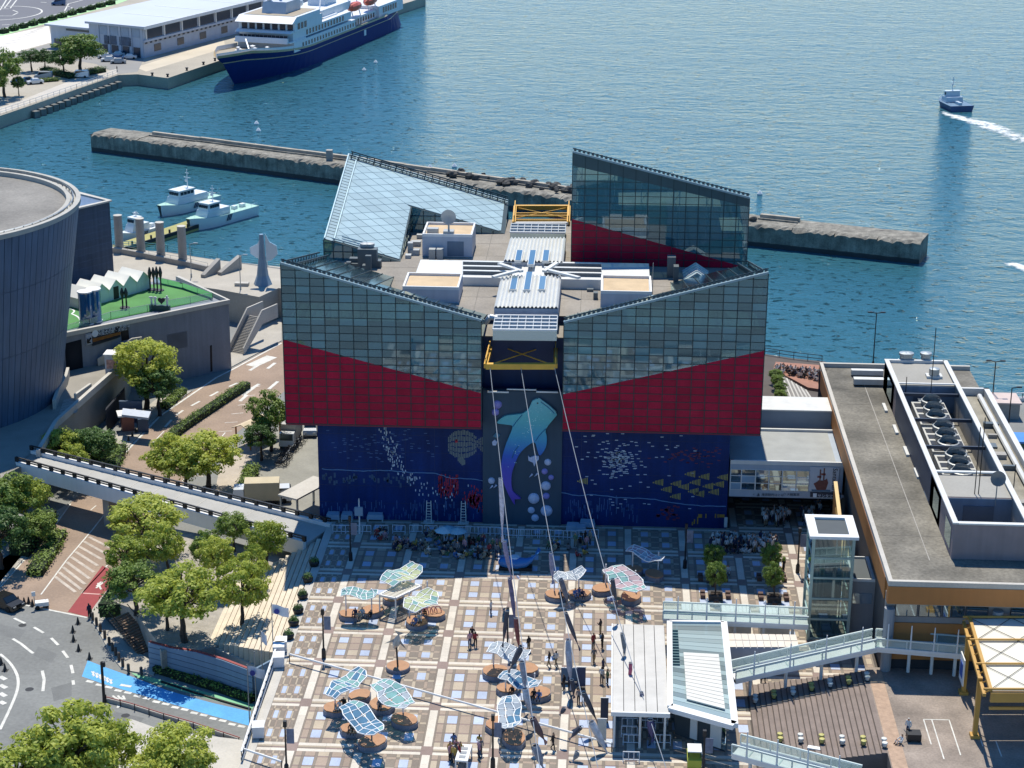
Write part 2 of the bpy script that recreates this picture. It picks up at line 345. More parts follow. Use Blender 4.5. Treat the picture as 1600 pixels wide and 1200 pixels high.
# ---- museum deck (level 0) and quay promenade behind it
DECK = M('deck_paving', '8f8a80', .88, var=.12, scale=.4, fine=.1, bump=.1)
mdeck = GP([(-160, 740), (0, 748), (14, 738), (60, 716), (88, 668), (138, 622), (196, 571), (208, 545), (100, 520), (-160, 520)], 0)
struct('museum_deck', MB().prism(mdeck, ZS - 1, 0), DECK)
PROM = M('promenade_paving', 'a9a294', .88, var=.13, scale=.3, fine=.1, bump=.1)
prom = GP([(-120, 372), (60, 378), (178, 388), (265, 394), (345, 407), (440, 417)], 0) + [(-33, 318), (-33, 284)] + GP([(435, 450), (405, 464), (340, 452), (290, 445), (200, 440), (60, 470), (-120, 470)], 0)
struct('promenade', MB().prism(prom, -13, 0), PROM)
# ---- plaza slab
GROUT = M('paving_grout', '57504a', .95, var=.1)
PX0, PX1 = -30.4, 27.0
plz = [(PX0, 128), (PX0, 202), (-29, 202), (-29, 256), (13, 256)] + GP([(1195, 553), (1240, 560), (1290, 565)], 0) + [(26.8, 172.2), (26.8, 128)]
plaza = struct('plaza', MB().prism(plz, -13, 0), GROUT)
XS = [-8.66 + 5.93 * k for k in range(-3, 7)]
YS = [131.5, 139.5, 147.5, 155.5, 163.6, 170.35, 177.3, 184.15, 191.15, 198.2, 205.2, 212.2, 219.2, 226.2, 233.2, 240.2]
TM = [M('cream_paver', 'c9c0b0', .85, var=.13, scale=.35, fine=.1, isl=.09, obj=.07), M('tan_paver', '9b8a79', .88, var=.13, scale=.35, fine=.1, isl=.09, obj=.07), M('grey_paver', '82776a', .9, var=.13, scale=.35, fine=.1, isl=.09, obj=.07),
      M('blue_paver', 'a9b4c6', .8, var=.13, scale=.35, fine=.1, isl=.09, obj=.07), M('brown_paver', '8a786f', .88, var=.13, scale=.35, fine=.1, isl=.09, obj=.07), M('sand_paver', 'aea08a', .88, var=.13, scale=.35, fine=.1, isl=.09, obj=.07)]
tiles = []                                        # (x0, x1, y0, y1, material)
def clipx(x0, x1): return max(x0, PX0 + .9), min(x1, PX1)
SWD, BH = .52, .74                                # half widths of the cream strips and of the cross bands
edges = [PX0 - 2] + XS
for i, x in enumerate(XS):
    for j in range(len(YS) - 1):
        y0, y1 = YS[j] + BH, YS[j+1] - BH
        n = 4; h = (y1 - y0) / n
        for q in range(n): tiles.append((x - SWD + .16, x + SWD - .16, y0 + q*h, y0 + (q+1)*h, 0))
        tiles.append((x - SWD, x - SWD + .16, y0, y1, 2)); tiles.append((x + SWD - .16, x + SWD, y0, y1, 2))
for j, y in enumerate(YS):
    for i in range(len(XS)):
        xa = XS[i-1] + SWD if i else PX0 + .9; xb = XS[i] - SWD
        for a in range(2):
            u0 = xa + (xb - xa) * a / 2; u1 = xa + (xb - xa) * (a + 1) / 2
            tiles += [(u0, u1, y - BH, y - .26, 0), (u0, u1, y - .26, y + .0, 4 if a else 2), (u0, u1, y, y + .26, 5), (u0, u1, y + .26, y + BH, 0)]
    for x in XS: tiles.append((x - SWD, x + SWD, y - BH, y + BH, 4))
def cell(x0, x1, y0, y1, typ):
    cw = [.55, .26, .9, .26, .95, .26, .9, .26, .55] if typ == 2 else [.6, .34, .85, .34, .9, .34, .85, .34, .6]
    rh = [.5, .14, .95, .14, 1.0, .14, .95, .14, .5] if typ == 2 else [.38, .26, .95, .26, .9, .26, .95, .26, .38]
    sx = (x1 - x0) / sum(cw); sy = (y1 - y0) / sum(rh); y = y0
    for j, h in enumerate(rh):
        x = x0
        for i, w in enumerate(cw):
            big = i in (2, 6) and j in (2, 6)
            if typ == 2: cc = 3 if big else (2 if i % 2 else (4 if j % 2 else (1 if (i + j) % 3 else 5)))
            else: cc = 3 if big else (2 if (i % 2 == 0 and j % 2 == 0) else ((5 if (i + j) % 4 == 1 else 1) if (i % 2) != (j % 2) else 2))
            tiles.append((x, x + w*sx, y, y + h*sy, cc)); x += w*sx
        y += h*sy
for j in range(len(YS) - 1):
    for i in range(len(XS)):
        xa = XS[i-1] + SWD if i else PX0 + .9; xb = XS[i] - SWD
        cell(xa, xb, YS[j] + BH, YS[j+1] - BH, 1 if i % 2 == 0 else 2)
def inside(t):
    cx, cy = (t[0]+t[1])/2, (t[2]+t[3])/2
    if -31.5 < cx < 14.5 and cy > 198.4: return False
    if cx > 13.9 and cy < 161.5: return False
    if cx > 26.6 or cy < 131: return False
    if cx > 20.3 and cy > 225: return False
    return cy < 244
tiles = [t for t in tiles if inside(t) and t[1] - t[0] > .05]
hid = lambda t: (1.5 < t[0] < 14.2 and t[2] < 166)
order = sorted(range(len(tiles)), key=lambda i: -((tiles[i][1]-tiles[i][0]) * (tiles[i][3]-tiles[i][2]) / tiles[i][3]**2 if 141 < tiles[i][2] < 190 and not hid(tiles[i]) else 0))
near = set(order[:300]); pool = {}
rest = MB()
for i, t in enumerate(tiles):
    w, d = t[1]-t[0]-.012, t[3]-t[2]-.012; zt = .018 + .003 * ((i * 7) % 3) / 3
    if i in near:
        key = (round(w, 2), round(d, 2), t[4])
        if key not in pool: pool[key] = MB().box(-w/2, w/2, -d/2, d/2, -.02, .019).mesh('paving_tile', TM[t[4]])
        link('paving_tile', pool[key], plaza, ((t[0]+t[1])/2, (t[2]+t[3])/2, 0))
    else: rest.mat(t[4]).box(t[0]+.006, t[1]-.006, t[2]+.006, t[3]-.006, -.01, zt)
_o = rest.build('paving', TM, plaza); _o['kind'] = 'stuff'
# pale border along the stepped edge
MB().box(PX0 + .02, PX0 + .88, 128.1, 201.9, -.01, .02).build('edge_paving', CONCL, plaza)
# ---- stepped terrace down to the tree mound, and the mound itself
SHADE_STRIP = M('step_shadow_gap', '7d6a54', .9)  # dark strips between the treads, their shadow lines put into the colour
STEPM = M('bench_step_timber', 'd0c2aa', .85, var=.12, scale=.8, fine=.1)
tread = [MB().box(-.25, .25, 0, 1, 0, .2).mesh('step', STEPM)]
stair = struct('terrace_steps', MB().prism([(PX0 - .02, 165.2), (PX0 - .02, 196), (PX0 - 9.2, 196), (PX0 - 9.2, 172)], ZS - .5, -2.6), CONCL)
for k in range(14):
    x = PX0 - .32 - .6 * k; z = -.17 * (k + 1); y1 = 193.0 - .55 * k; y0 = 165.5 + k * .48
    MB().box(x - .3, x + .17, y0, y1, -2.8, z).build('step', STEPM, stair); MB().box(x + .17, x + .3, y0, y1, -2.8, z - .1).build('shade_strip', SHADE_STRIP, stair)
MOUND = M('pale_gravel_bed', '9d968a', .95, var=.22, scale=1.2, fine=.25, bump=.5)
mound = GP([(333, 838), (455, 872), (452, 890), (432, 930), (405, 985), (400, 1012), (345, 1008), (300, 1018), (270, 1013), (252, 1018), (244, 1000), (205, 950), (172, 938), (190, 880), (215, 845), (250, 822)], -2.4)
struct('planting_mound', MB().prism(mound, ZS - .5, -2.4), MOUND)
# ================================================================== AQUARIUM
CX, YF, YB, YR, ZR = -8.66, 195.8, 198.3, 250.4, 22.3
aq = thing('aquarium_building', 'large aquarium with teal and crimson glass wings over a dark blue mural wall', 'aquarium', (0, 0, 0))
TEAL = GLASS('teal_glazing', '3f7684', .36, .07, .03, 'b4dbe0'); REDG = M('crimson_glazing', 'a31a38', .3, var=.12, scale=.5, fine=.12, obj=.11, spec=.12, streak=.08)
MULL = M('dark_teal_frame', '17343c', .5, .2, var=.1); RAILM = M('blue_grey_rail', '7f98a4', .45, .3, var=.1)
NAVY = M('navy_mural_tile', '082a62', .5, var=.28, scale=.3, fine=.2, streak=.2, spec=.2); DNAVY = M('deep_navy_wall', '122a55', .6, var=.15, streak=.15)
ROOFC = M('roof_screed', '8d867b', .92, var=.2, scale=.25, fine=.15, bump=.2); SLATE = M('slate_panel', '34495a', .7, var=.12, scale=.4, streak=.1)
WINT = M('wing_interior', 'b4beba', .8, var=.25, scale=.35, fine=.2); WFLR = M('wing_floor', 'b8b6a8', .8, var=.2, scale=.4)
def clip(poly, a, b, c):                          # keep a*u + b*v + c >= 0
    o = []
    for i, p in enumerate(poly):
        q = poly[(i+1) % len(poly)]; dp = a*p[0]+b*p[1]+c; dq = a*q[0]+b*q[1]+c
        if dp >= 0: o.append(p)
        if (dp >= 0) != (dq >= 0): t = dp/(dp-dq); o.append((p[0]+(q[0]-p[0])*t, p[1]+(q[1]-p[1])*t))
    return o
def area(P): return abs(sum(P[i][0]*P[(i+1)%len(P)][1]-P[(i+1)%len(P)][0]*P[i][1] for i in range(len(P))))/2 if len(P) > 2 else 0
PANES = []
def curtain(wing, x0, x1, Y, zb, zt0, zt1, rz0, rz1, nc=14, rh=.87, single=True, gap=.045):
    """curtain wall in the plane y = Y between x0 and x1: sloping top zt0..zt1, crimson below the line rz0..rz1"""
    cw = (x1-x0)/nc; top = lambda u: zt0+(zt1-zt0)*(u-x0)/(x1-x0); red = lambda u: rz0+(rz1-rz0)*(u-x0)/(x1-x0)
    st = (zt1-zt0)/(x1-x0); sr = (rz1-rz0)/(x1-x0); nr = int((max(zt0, zt1)-zb)/rh)+1; fr = MB(); rest = {0: MB(), 1: MB()}
    for i in range(nc):
        for j in range(nr):
            P0 = [(x0+i*cw+gap, zb+j*rh+gap), (x0+(i+1)*cw-gap, zb+j*rh+gap), (x0+(i+1)*cw-gap, zb+(j+1)*rh-gap), (x0+i*cw+gap, zb+(j+1)*rh-gap)]
            P0 = clip(P0, st, -1, zt0-.12-st*x0)
            if area(P0) < .04: continue
            for kind in (0, 1):
                P = clip(P0, -sr*(1 if kind == 0 else -1), 1 if kind == 0 else -1, (-(rz0-sr*x0)+.02)*(1 if kind == 0 else -1))
                if area(P) < .04: continue
                PANES.append((wing, Y, P, kind, single))
    for i in range(nc+1):
        u = x0+i*cw; fr.box(u-.045, u+.045, Y-.05, Y+.08, zb, top(u)-.05)
    for j in range(nr+1):
        z = zb+j*rh; ua, ub = x0, x1
        if z > min(zt0, zt1):
            uu = x0+(z-zt0)/st if st else x1
            if st < 0: ub = min(x1, uu)
            else: ua = max(x0, uu)
        if ub-ua > .2: fr.box(ua, ub, Y-.03, Y+.06, z-.035, z+.035)
    fr.build('mullion_grid', MULL, wing)
def flush():
    cnt = [0, 0]; rest = {}; pool = {}
    for wing, Y, P, kind, single in sorted(PANES, key=lambda p: (not p[4], -area(p[2]))):
        mt = TEAL if kind == 0 else REDG; nm = 'glass_pane' if kind == 0 else 'red_pane'
        cx = sum(p[0] for p in P)/len(P); cz = sum(p[1] for p in P)/len(P)
        if single and cnt[kind] < 300:
            cnt[kind] += 1; key = (kind, tuple((round(p[0]-cx, 2), round(p[1]-cz, 2)) for p in P))
            if key not in pool:
                n = len(P); v = [(p[0]-cx, 0, p[1]-cz) for p in P]+[(p[0]-cx, .03, p[1]-cz) for p in P]
                pool[key] = MB().add(v, [tuple(range(n)), tuple(range(2*n-1, n-1, -1))]+[(i, n+i, n+(i+1)%n, (i+1)%n) for i in range(n)]).mesh(nm, mt)
            o = link(nm, pool[key], wing, (cx, Y, cz)); o.rotation_euler = (ru(-.01, .01), 0, ru(-.008, .008))
        else:
            b = rest.setdefault((wing, kind), MB()); n = len(P); tx, tz = ru(-.006, .006), ru(-.006, .006)
            b.add([(p[0], Y+(p[0]-cx)*tz-(p[1]-cz)*tx, p[1]) for p in P], [tuple(range(n))])
    for (wing, kind), b in rest.items(): o = b.build('glazing' if kind == 0 else 'red_glazing', TEAL if kind == 0 else REDG, wing); o['kind'] = 'stuff'
SX, SY, AW = .277, .231, 9.4
def lwing(sx, sy, zc, name, zb):
    """L-plan wing; sx, sy = outward side; zc = height of the outer corner"""
    xo, xi = (CX-25.84, CX-4.41) if sx < 0 else (CX+25.84, CX+4.41)
    yo, yi = (YF, 219.6) if sy < 0 else (YR, 226.6)
    ex, ey = (1 if xi > xo else -1), (1 if yi > yo else -1)
    T = lambda x, y: zc-SX*abs(x-xo)-SY*abs(y-yo)
    L = [(xo, yo), (xi, yo), (xi, yo+ey*AW), (xo+ex*AW, yo+ey*AW), (xo+ex*AW, yi), (xo, yi)]
    return L, T, xo, xi, yo, yi, ex, ey
def wing_body(nm, L, T, zb, xo, xi, yo, yi, ex, ey):
    w = bpy.data.objects.new(nm, None); COL.objects.link(w); w.parent = aq; return w
def roofsheet(mb, L, T, dz=0):
    a = sum(L[i][0]*L[(i+1)%6][1]-L[(i+1)%6][0]*L[i][1] for i in range(6)); P = L if a > 0 else L[::-1]
    mb.add([(x, y, T(x, y)+dz) for x, y in P], [tuple(range(len(P)))]); return mb
ROOFG = GLASS('roof_glazing', '58707c', .7, .1, .1, 'dcebee')
PALEG = M('painted_sky_glazing', 'a3b9ba', .28, 0, var=.08, scale=.3, obj=.09, spec=.8)  # paleness is the sky's reflection painted into the base colour
def interior(w, x0, x1, y0, y1, zb, T, step=3.4):
    yb = y1 - .3; b = MB()
    b.prism([(x0+.4, yb), (x1-.4, yb), (x1-.4, yb+.2), (x0+.4, yb+.2)], zb+.2, [T(x0, yb)-.5, T(x1, yb)-.5, T(x1, yb)-.5, T(x0, yb)-.5]); b.build('inner_wall', WINT, w)
    z = zb+1.2
    while z < max(T(x0, y0), T(x1, y0))-1.2:
        xa, xb = x0+.5, x1-.5
        while xa < x1-2 and T(xa, yb) < z+.6: xa += .7
        while xb > x0+2 and T(xb, yb) < z+.6: xb -= .7
        if xb-xa > 2: MB().box(xa, xb, y0+1.2, yb, z-.15, z+.15).build('gallery_floor', WFLR, w)
        z += step
    f = MB(); n = 5
    for k in range(n+1):
        x = x0+.8+(x1-x0-1.6)*k/n; zt = T(x, y0+.8)-.5
        for dx in (-.35, .35): f.bar((x+dx, y0+.7, zb), (x+dx, y0+.7, zt), .09)
        q = zb; s = 1
        while q+1 < zt: f.bar((x-.35*s, y0+.7, q), (x+.35*s, y0+.7, q+1), .06); q += 1; s = -s
    for k in range(14):
        x = x0+(x1-x0)*(k+.5)/14; f.bar((x-.7, y0+.5, T(x-.7, y0)-.35), (x+.7, y0+.5, T(x+.7, y0)-1.25), .06)
    f.build('steel_truss', WHITE, w)
def edge_rail(w, p, q, n):
    b = MB(); b.bar(p, q, .42, .22); b.build('eaves_gutter', RAILM, w)
    b = MB(); o = Vector((0, .35, .32)); b.bar(Vector(p)+o, Vector(q)+o, .12, .12)
    for k in range(n):
        a = lerp(p, q, (k+.5)/n); b.bar(Vector(a)+Vector((0, .1, .05)), Vector(a)+Vector((0, .35, .38)), .3, .16)
    b.build('gutter_bracket', MULL, w)
# front wings
for sx, nm, lab in ((-1, 'glass_wing', 'front wing highest at the museum side'), (1, 'glass_wing', 'front wing highest at the mall side')):
    L, T, xo, xi, yo, yi, ex, ey = lwing(sx, -1, 30.45, nm, 12.25); w = wing_body(nm, L, T, 12.25, xo, xi, yo, yi, ex, ey); w['label'] = lab
    xa, xb = min(xo, xi), max(xo, xi); ra, rb = (21.9, 16.25) if sx < 0 else (16.35, 21.8)
    curtain(w, xa, xb, YF, 12.25, T(xa, YF), T(xb, YF), ra, rb)
    interior(w, xa, xb, YF, YF+AW, 12.25, T)
    MB().box(xa, xb, YF+.05, 219, 12.05, 12.24).build('soffit', M('crimson_panel', '6d1530', .5), w)
    b = MB()
    for P, Q in ((L[1], L[2]), (L[5], L[0]), (L[4], L[5]), (L[2], L[3]), (L[3], L[4])):
        b.add([(P[0], P[1], 12.2), (Q[0], Q[1], 12.2), (Q[0], Q[1], T(*Q)-.06), (P[0], P[1], T(*P)-.06)], [(0, 1, 2, 3)])
    b.build('side_glazing', TEAL, w)
    roofsheet(MB(), L, T, -.05).build('roof_glazing', ROOFG, w)
    b = MB()
    for k in range(1, 16):
        x = xa+(xb-xa)*k/16; ye = YF+AW if abs(x-xo) > AW else 219.6; b.bar((x, YF+.3, T(x, YF+.3)), (x, ye, T(x, ye)), .08)
    b.build('roof_bar', MULL, w)
    edge_rail(w, (xa, YF-.02, T(xa, YF)), (xb, YF-.02, T(xb, YF)), 44)
    b = MB(); ye = 219.6
    for d in (.5, 1.6):
        b.bar((xo+ex*d, YF+.8, T(xo+ex*d, YF+.8)+.35), (xo+ex*d, ye, T(xo+ex*d, ye)+.35), .16)
        for k in range(12): y = YF+1+k*1.9; b.cyl((xo+ex*d, y, T(xo, y)-.5), (xo+ex*d, y, T(xo+ex*d, y)+.35), .06, n=5)
    b.build('roof_rail', MULL, w)
# rear wing beyond the roof, highest at the inner corner
def T2(x, y): return 36.4-.247*(x-(CX+4.41))-.20*(y-226.6)
w = bpy.data.objects.new('glass_wing', None); COL.objects.link(w); w.parent = aq; w['label'] = 'rear wing with its tall inner edge over the roof'
xa, xb = CX+4.5, CX+25.84
curtain(w, xa, xb, 226.6, ZR, T2(xa, 226.6), T2(xb, 226.6), 28.1, 22.4, single=False)
interior(w, xa, xb, 226.6, 236, ZR, T2, 3.0)
b = MB()
for P, Q in (((xa, 226.6), (xa, YR)), ((xb, 226.6), (xb, YR)), ((xa, YR), (xb, YR))):
    b.add([(P[0], P[1], 12.2), (Q[0], Q[1], 12.2), (Q[0], Q[1], T2(*Q)-.06), (P[0], P[1], T2(*P)-.06)], [(0, 1, 2, 3)])
b.build('side_glazing', TEAL, w)
MB().add([(x, y, T2(x, y)-.05) for x, y in ((xa, 226.6), (xb, 226.6), (xb, YR), (xa, YR))], [(0, 1, 2, 3)]).build('roof_glazing', ROOFG, w)
edge_rail(w, (xa, 226.58, T2(xa, 226.6)), (xb, 226.58, T2(xb, 226.6)), 40)
MB().add([(xa, 226.56, T2(xa, 226.6)-.1), (xb, 226.56, T2(xb, 226.6)-.1), (xb, 226.56, T2(xb, 226.6)-1.15), (xa, 226.56, T2(xa, 226.6)-1.7)], [(3, 2, 1, 0)]).build('dark_fascia', M('fascia_teal', '274650', .4, var=.15, streak=.1), w)
# rear wing with the pale glass roof
L, T, xo, xi, yo, yi, ex, ey = lwing(-1, 1, 30.5, 'glass_wing', ZR)
w = bpy.data.objects.new('glass_wing', None); COL.objects.link(w); w.parent = aq; w['label'] = 'rear wing with pale diamond glass roof'
b = MB()
for i in range(6):
    P, Q = L[i], L[(i+1) % 6]
    b.add([(P[0], P[1], 12.2), (Q[0], Q[1], 12.2), (Q[0], Q[1], T(*Q)-.08), (P[0], P[1], T(*P)-.08)], [(0, 1, 2, 3)])
b.build('side_glazing', TEAL, w)
roofsheet(MB(), L, T, -.06).build('roof_deck', MULL, w)
b = MB()                                          # frames on the notch and end faces
for (P, Q) in ((L[3], L[2]), (L[4], L[3]), (L[5], L[4])):
    n = 8
    for k in range(n+1):
        p = lerp(P, Q, k/n); b.bar((p[0], p[1]-.05, ZR), (p[0], p[1]-.05, T(*p)-.1), .1)
    for z in (23.4, 24.5, 25.6):
        a = [lerp(P, Q, t/40) for t in range(41) if T(*lerp(P, Q, t/40)) > z+.1]
        if len(a) > 2: b.bar((a[0][0], a[0][1]-.05, z), (a[-1][0], a[-1][1]-.05, z), .09)
b.build('side_mullion', MULL, w)
g = 1.32; pool = {}; inL = [(min(p[0] for p in L[:6]), 0)]
x0, y1 = xo+1.35, YR-1.35; rects = [(x0, xi-.5, yo-AW+.15, y1), (x0, xo+AW-.15, yi+.3, yo-AW+.15)]
q = Vector((1, 0, -SX)).cross(Vector((0, 1, SY))).normalized()
for i in range(-34, 34):
    for j in range(-34, 34):
        cx = xo+11+(i+j)*g*.93; cy = yo-12+(i-j)*g*.72
        D = [(cx-g*.89, cy), (cx, cy-g*.68), (cx+g*.89, cy), (cx, cy+g*.68)]
        for rc in rects:
            P = D
            for a, bb, c2 in ((1, 0, -rc[0]), (-1, 0, rc[1]), (0, 1, -rc[2]), (0, -1, rc[3])):
                if P: P = clip(P, a, bb, c2)
            if area(P) < .12: continue
            mx, my = sum(p[0] for p in P)/len(P), sum(p[1] for p in P)/len(P); mz = T(mx, my)
            key = tuple((round(p[0]-mx, 2), round(p[1]-my, 2)) for p in P)
            if key not in pool:
                n = len(P); v = [(p[0]-mx, p[1]-my, T(*p)-mz+.06) for p in P]+[(p[0]-mx, p[1]-my, T(*p)-mz-.03) for p in P]
                pool[key] = MB().add(v, [tuple(range(n)), tuple(range(2*n-1, n-1, -1))]+[(i2, n+i2, n+(i2+1)%n, (i2+1)%n) for i2 in range(n)]).mesh('roof_pane', PALEG)
            link('roof_pane', pool[key], w, (mx, my, mz))
b = MB()                                          # perforated border and its rails
for P, Q, ins in ((L[0], L[1], (0, -1)), (L[0], L[5], (1, 0))):
    n = 30
    for k in range(n):
        p, q2 = lerp(P, Q, (k+.08)/n), lerp(P, Q, (k+.92)/n); c0 = [(p[0], p[1]), (q2[0], q2[1]), (q2[0]+ins[0]*1.1, q2[1]+ins[1]*1.1), (p[0]+ins[0]*1.1, p[1]+ins[1]*1.1)]
        b.add([(x, y, T(x, y)+.02) for x, y in c0], [(0, 1, 2, 3) if ins[0] == 0 and P[0] > Q[0] else (3, 2, 1, 0) if ins[1] else (0, 1, 2, 3)])
b.build('border_panel', PALEG, w)
b = MB()
for d in (.1, 1.25):
    b.bar((xo+.4, YR-d, T(xo+.4, YR-d)+.45), (xi, YR-d, T(xi, YR-d)+.45), .13)
    b.bar((xo+.4, YR-d, T(xo+.4, YR-d)+.2), (xi, YR-d, T(xi, YR-d)+.2), .09)
    for k in range(22): x = xo+.6+k*.97; b.cyl((x, YR-d, T(x, YR-d)), (x, YR-d, T(x, YR-d)+.5), .07, n=5)
b.build('roof_rail', MULL, w)
b = MB()
for d in (.12, 1.25): b.bar((xo+d, yi, T(xo+d, yi)+.12), (xo+d, YR-.3, T(xo+d, YR-.3)+.12), .16)
for d in (.2, 1.3): b.bar((xo+.8+d, yi+d, T(xo+.8+d, yi+d)+.3), (xo+6-d, yi+d, T(xo+6-d, yi+d)+.3), .14)
b.build('roof_rail', RAILM, w)
flush()
# ---- base block and the core behind the wings
MB().box(CX-22.8, CX+22.8, YB, 247.6, -9, 12.3).build('base_wall', NAVY, aq)
MB().box(CX-25, CX+25, 205.4, 248, 12.32, ZR-.02).build('core_wall', DNAVY, aq)
MB().box(CX-4.4, CX+4.4, 200.6, 206, 12.3, 21.2).build('core_wall', DNAVY, aq)
MB().box(CX-25.4, CX+25.4, 205.2, 248.6, ZR-.02, ZR).build('roof_deck', ROOFC, aq)
MB().box(CX-4.3, CX+4.3, 200.4, 206.2, 21.2, 21.3).build('roof_deck', ROOFC, aq)
b = MB()
for x in (CX-12, CX-6, CX+6, CX+12): b.box(x-.03, x+.03, 207, 247, ZR, ZR+.015)
for y in (212, 218, 224, 230, 236, 242): b.box(CX-24, CX+24, y-.03, y+.03, ZR, ZR+.012)
b.build('roof_joint', CONCD, aq)
# whale panel between the wings
zt = W(818, 611, 198).z
MB().box(CX-4.38, CX+4.38, 197.9, 198.6, 0, zt).build('display_panel', SLATE, aq)
MB().box(CX-4.38, CX+4.38, 198.6, 200.6, zt-3, zt-.5).build('ledge', DNAVY, aq)
b = MB()
for x0, x1 in ((762, 795), (838, 872)): p, q = W(x0, 612, 197.7), W(x1, 612, 197.7); b.box(p.x, q.x, 197.6, 197.8, p.z-.08, p.z+.08)
for x0, x1 in ((792, 838),): p, q = W(x0, 608, 197.7), W(x1, 608, 197.7); b.box(p.x, q.x, 197.6, 197.8, p.z-.06, p.z+.06)
b.build('ledge_rail', WHITE, aq)
# ---- boxes on the roof, surveyed by their front bottom, front top and back top edges
def survey(x0, x1, yb, yt, yk, z0):
    xm = (x0+x1)/2; Y = G(xm, yb, z0).y; z1 = W(xm, yt, Y).z; Y2 = G(xm, yk, z1).y
    return W(x0, yb, Y).x, W(x1, yb, Y).x, Y, max(Y2, Y+.3), z0, z1
PENT = M('penthouse_paint', 'b3b9c2', .6, var=.06, streak=.08); SAND = M('sand_roof', 'c3ab88', .9, var=.12, scale=.6, fine=.08); WROOF = M('white_roof_sheet', 'd2d2cc', .45, .1, var=.05, streak=.04)
def penthouse(sv, door=None):
    x0, x1, y0, y1, z0, z1 = sv
    p = MB().box(x0, x1, y0, y1, z0, z1-.35).build('penthouse', PENT, aq)
    MB().box(x0+.3, x1-.3, y0+.3, y1-.3, z1-.36, z1-.3).build('roof', SAND, p)
    MB().strip([(x0+.12, y0+.12), (x1-.12, y0+.12), (x1-.12, y1-.12), (x0+.12, y1-.12)], .3, z1-.36, z1, True).build('parapet', WHITE, p)
    if door: a, c2 = door; MB().box(x0+(x1-x0)*a, x0+(x1-x0)*c2, y0-.05, y0+.02, z0+.1, z1-.9).build('shutter', M('blue_grey_shutter', '5f7488', .5, .2, streak=.1), p)
    return p
SV = dict(RL=survey(660, 738, 401, 366, 347, ZR), FL=survey(629, 717, 473, 448, 426, ZR), FR=survey(938, 1018, 481, 455, 430, ZR))
p = penthouse(SV['RL'], (.5, .83)); penthouse(SV['FL']); penthouse(SV['FR'])
# white cross-shaped roof over the core
def slab(nm, sv, mat=WROOF): x0, x1, y0, y1, z0, z1 = sv; return MB().box(x0, x1, y0, y1, z0, z1).build(nm, mat, aq)
la = survey(648, 800, 446, 433, 407, ZR); lw = slab('cross_roof', (la[0], CX, la[2], la[3], ZR, la[5]))
ra = survey(835, 1015, 452, 437, 410, ZR); rw = slab('cross_roof', (CX, ra[1], ra[2], ra[3], ZR, ra[5]))
b = MB()
for sv, xa, xb in ((la, 723, 800), (ra, 850, 940)):
    for k in range(3):
        yy = sv[2]+(sv[3]-sv[2])*(.16+.28*k); x0 = W(xa, 420, yy).x; x1 = W(xb, 420, yy).x
        MB().box(x0, x1, yy, yy+.5, sv[5], sv[5]+.45).build('roof_upstand', WROOF, aq); MB().box(x0+.05, x1-.05, yy-.03, yy+.0, sv[5]+.02, sv[5]+.4).build('roof_slot', M('slot_louver', '5b6063', .6), aq)
def corrug(pxs, z, n=16):
    A, B, C2, D = [G(x, y, z) for x, y in pxs]     # far left, far right, near right, near left
    b = MB()
    for k in range(n):
        for s in range(4):
            t0, t1 = (k+s/4)/n, (k+(s+1)/4)/n; h0, h1 = .13*(1-cos(2*pi*s/4)), .13*(1-cos(2*pi*(s+1)/4))
            v = [Vector(lerp(D, C2, t0)), Vector(lerp(D, C2, t1)), Vector(lerp(A, B, t1)), Vector(lerp(A, B, t0))]
            v = [p + Vector((0, 0, h)) for p, h in zip(v, (h0, h1, h1, h0))]; b.quad(*v)
    o = b.build('corrugated_roof', WROOF, aq, smooth=False)
    MB().prism([tuple(p[:2]) for p in (A, B, C2, D)], ZR, z-.08).build('core_house', PENT, aq); return A, B, C2, D
Zc = la[5]+.55
c1 = corrug([(783, 432), (877, 432), (872, 482), (772, 481)], Zc); c2 = corrug([(797, 373), (884, 373), (880, 411), (787, 408)], Zc)
SKY = GLASS('skylight_glass', '5b6a6c', .1, .03, .2)
for (x, y0, y1) in ((733, 318, 375), (804, 318, 397), (880, 318, 377), (706, 458, 532), (783, 436, 534), (860, 460, 532)):
    X = 600+x/3.478; Ya, Yb = 300+y0/3.478, 300+y1/3.478; A, B = G(X-4.6, Yb, Zc+.3), G(X+4.6, Ya, Zc+.3); x2 = (A.x+B.x)/2
    f = MB().box(x2-.42, x2+.42, A.y, B.y, Zc+.05, Zc+.36).build('skylight', WROOF, aq); MB().box(x2-.33, x2+.33, A.y+.1, B.y-.1, Zc+.365, Zc+.39).build('pane', SKY, f)
for a, c3 in (((770, 433), (812, 422)), ((856, 422), (905, 434)), ((780, 412), (815, 424)), ((850, 424), (870, 411))):
    p, q = G(*a, Zc+.5), G(*c3, Zc+.75); MB().bar(p, q, .5, .25).build('hip_flashing', WROOF, aq)
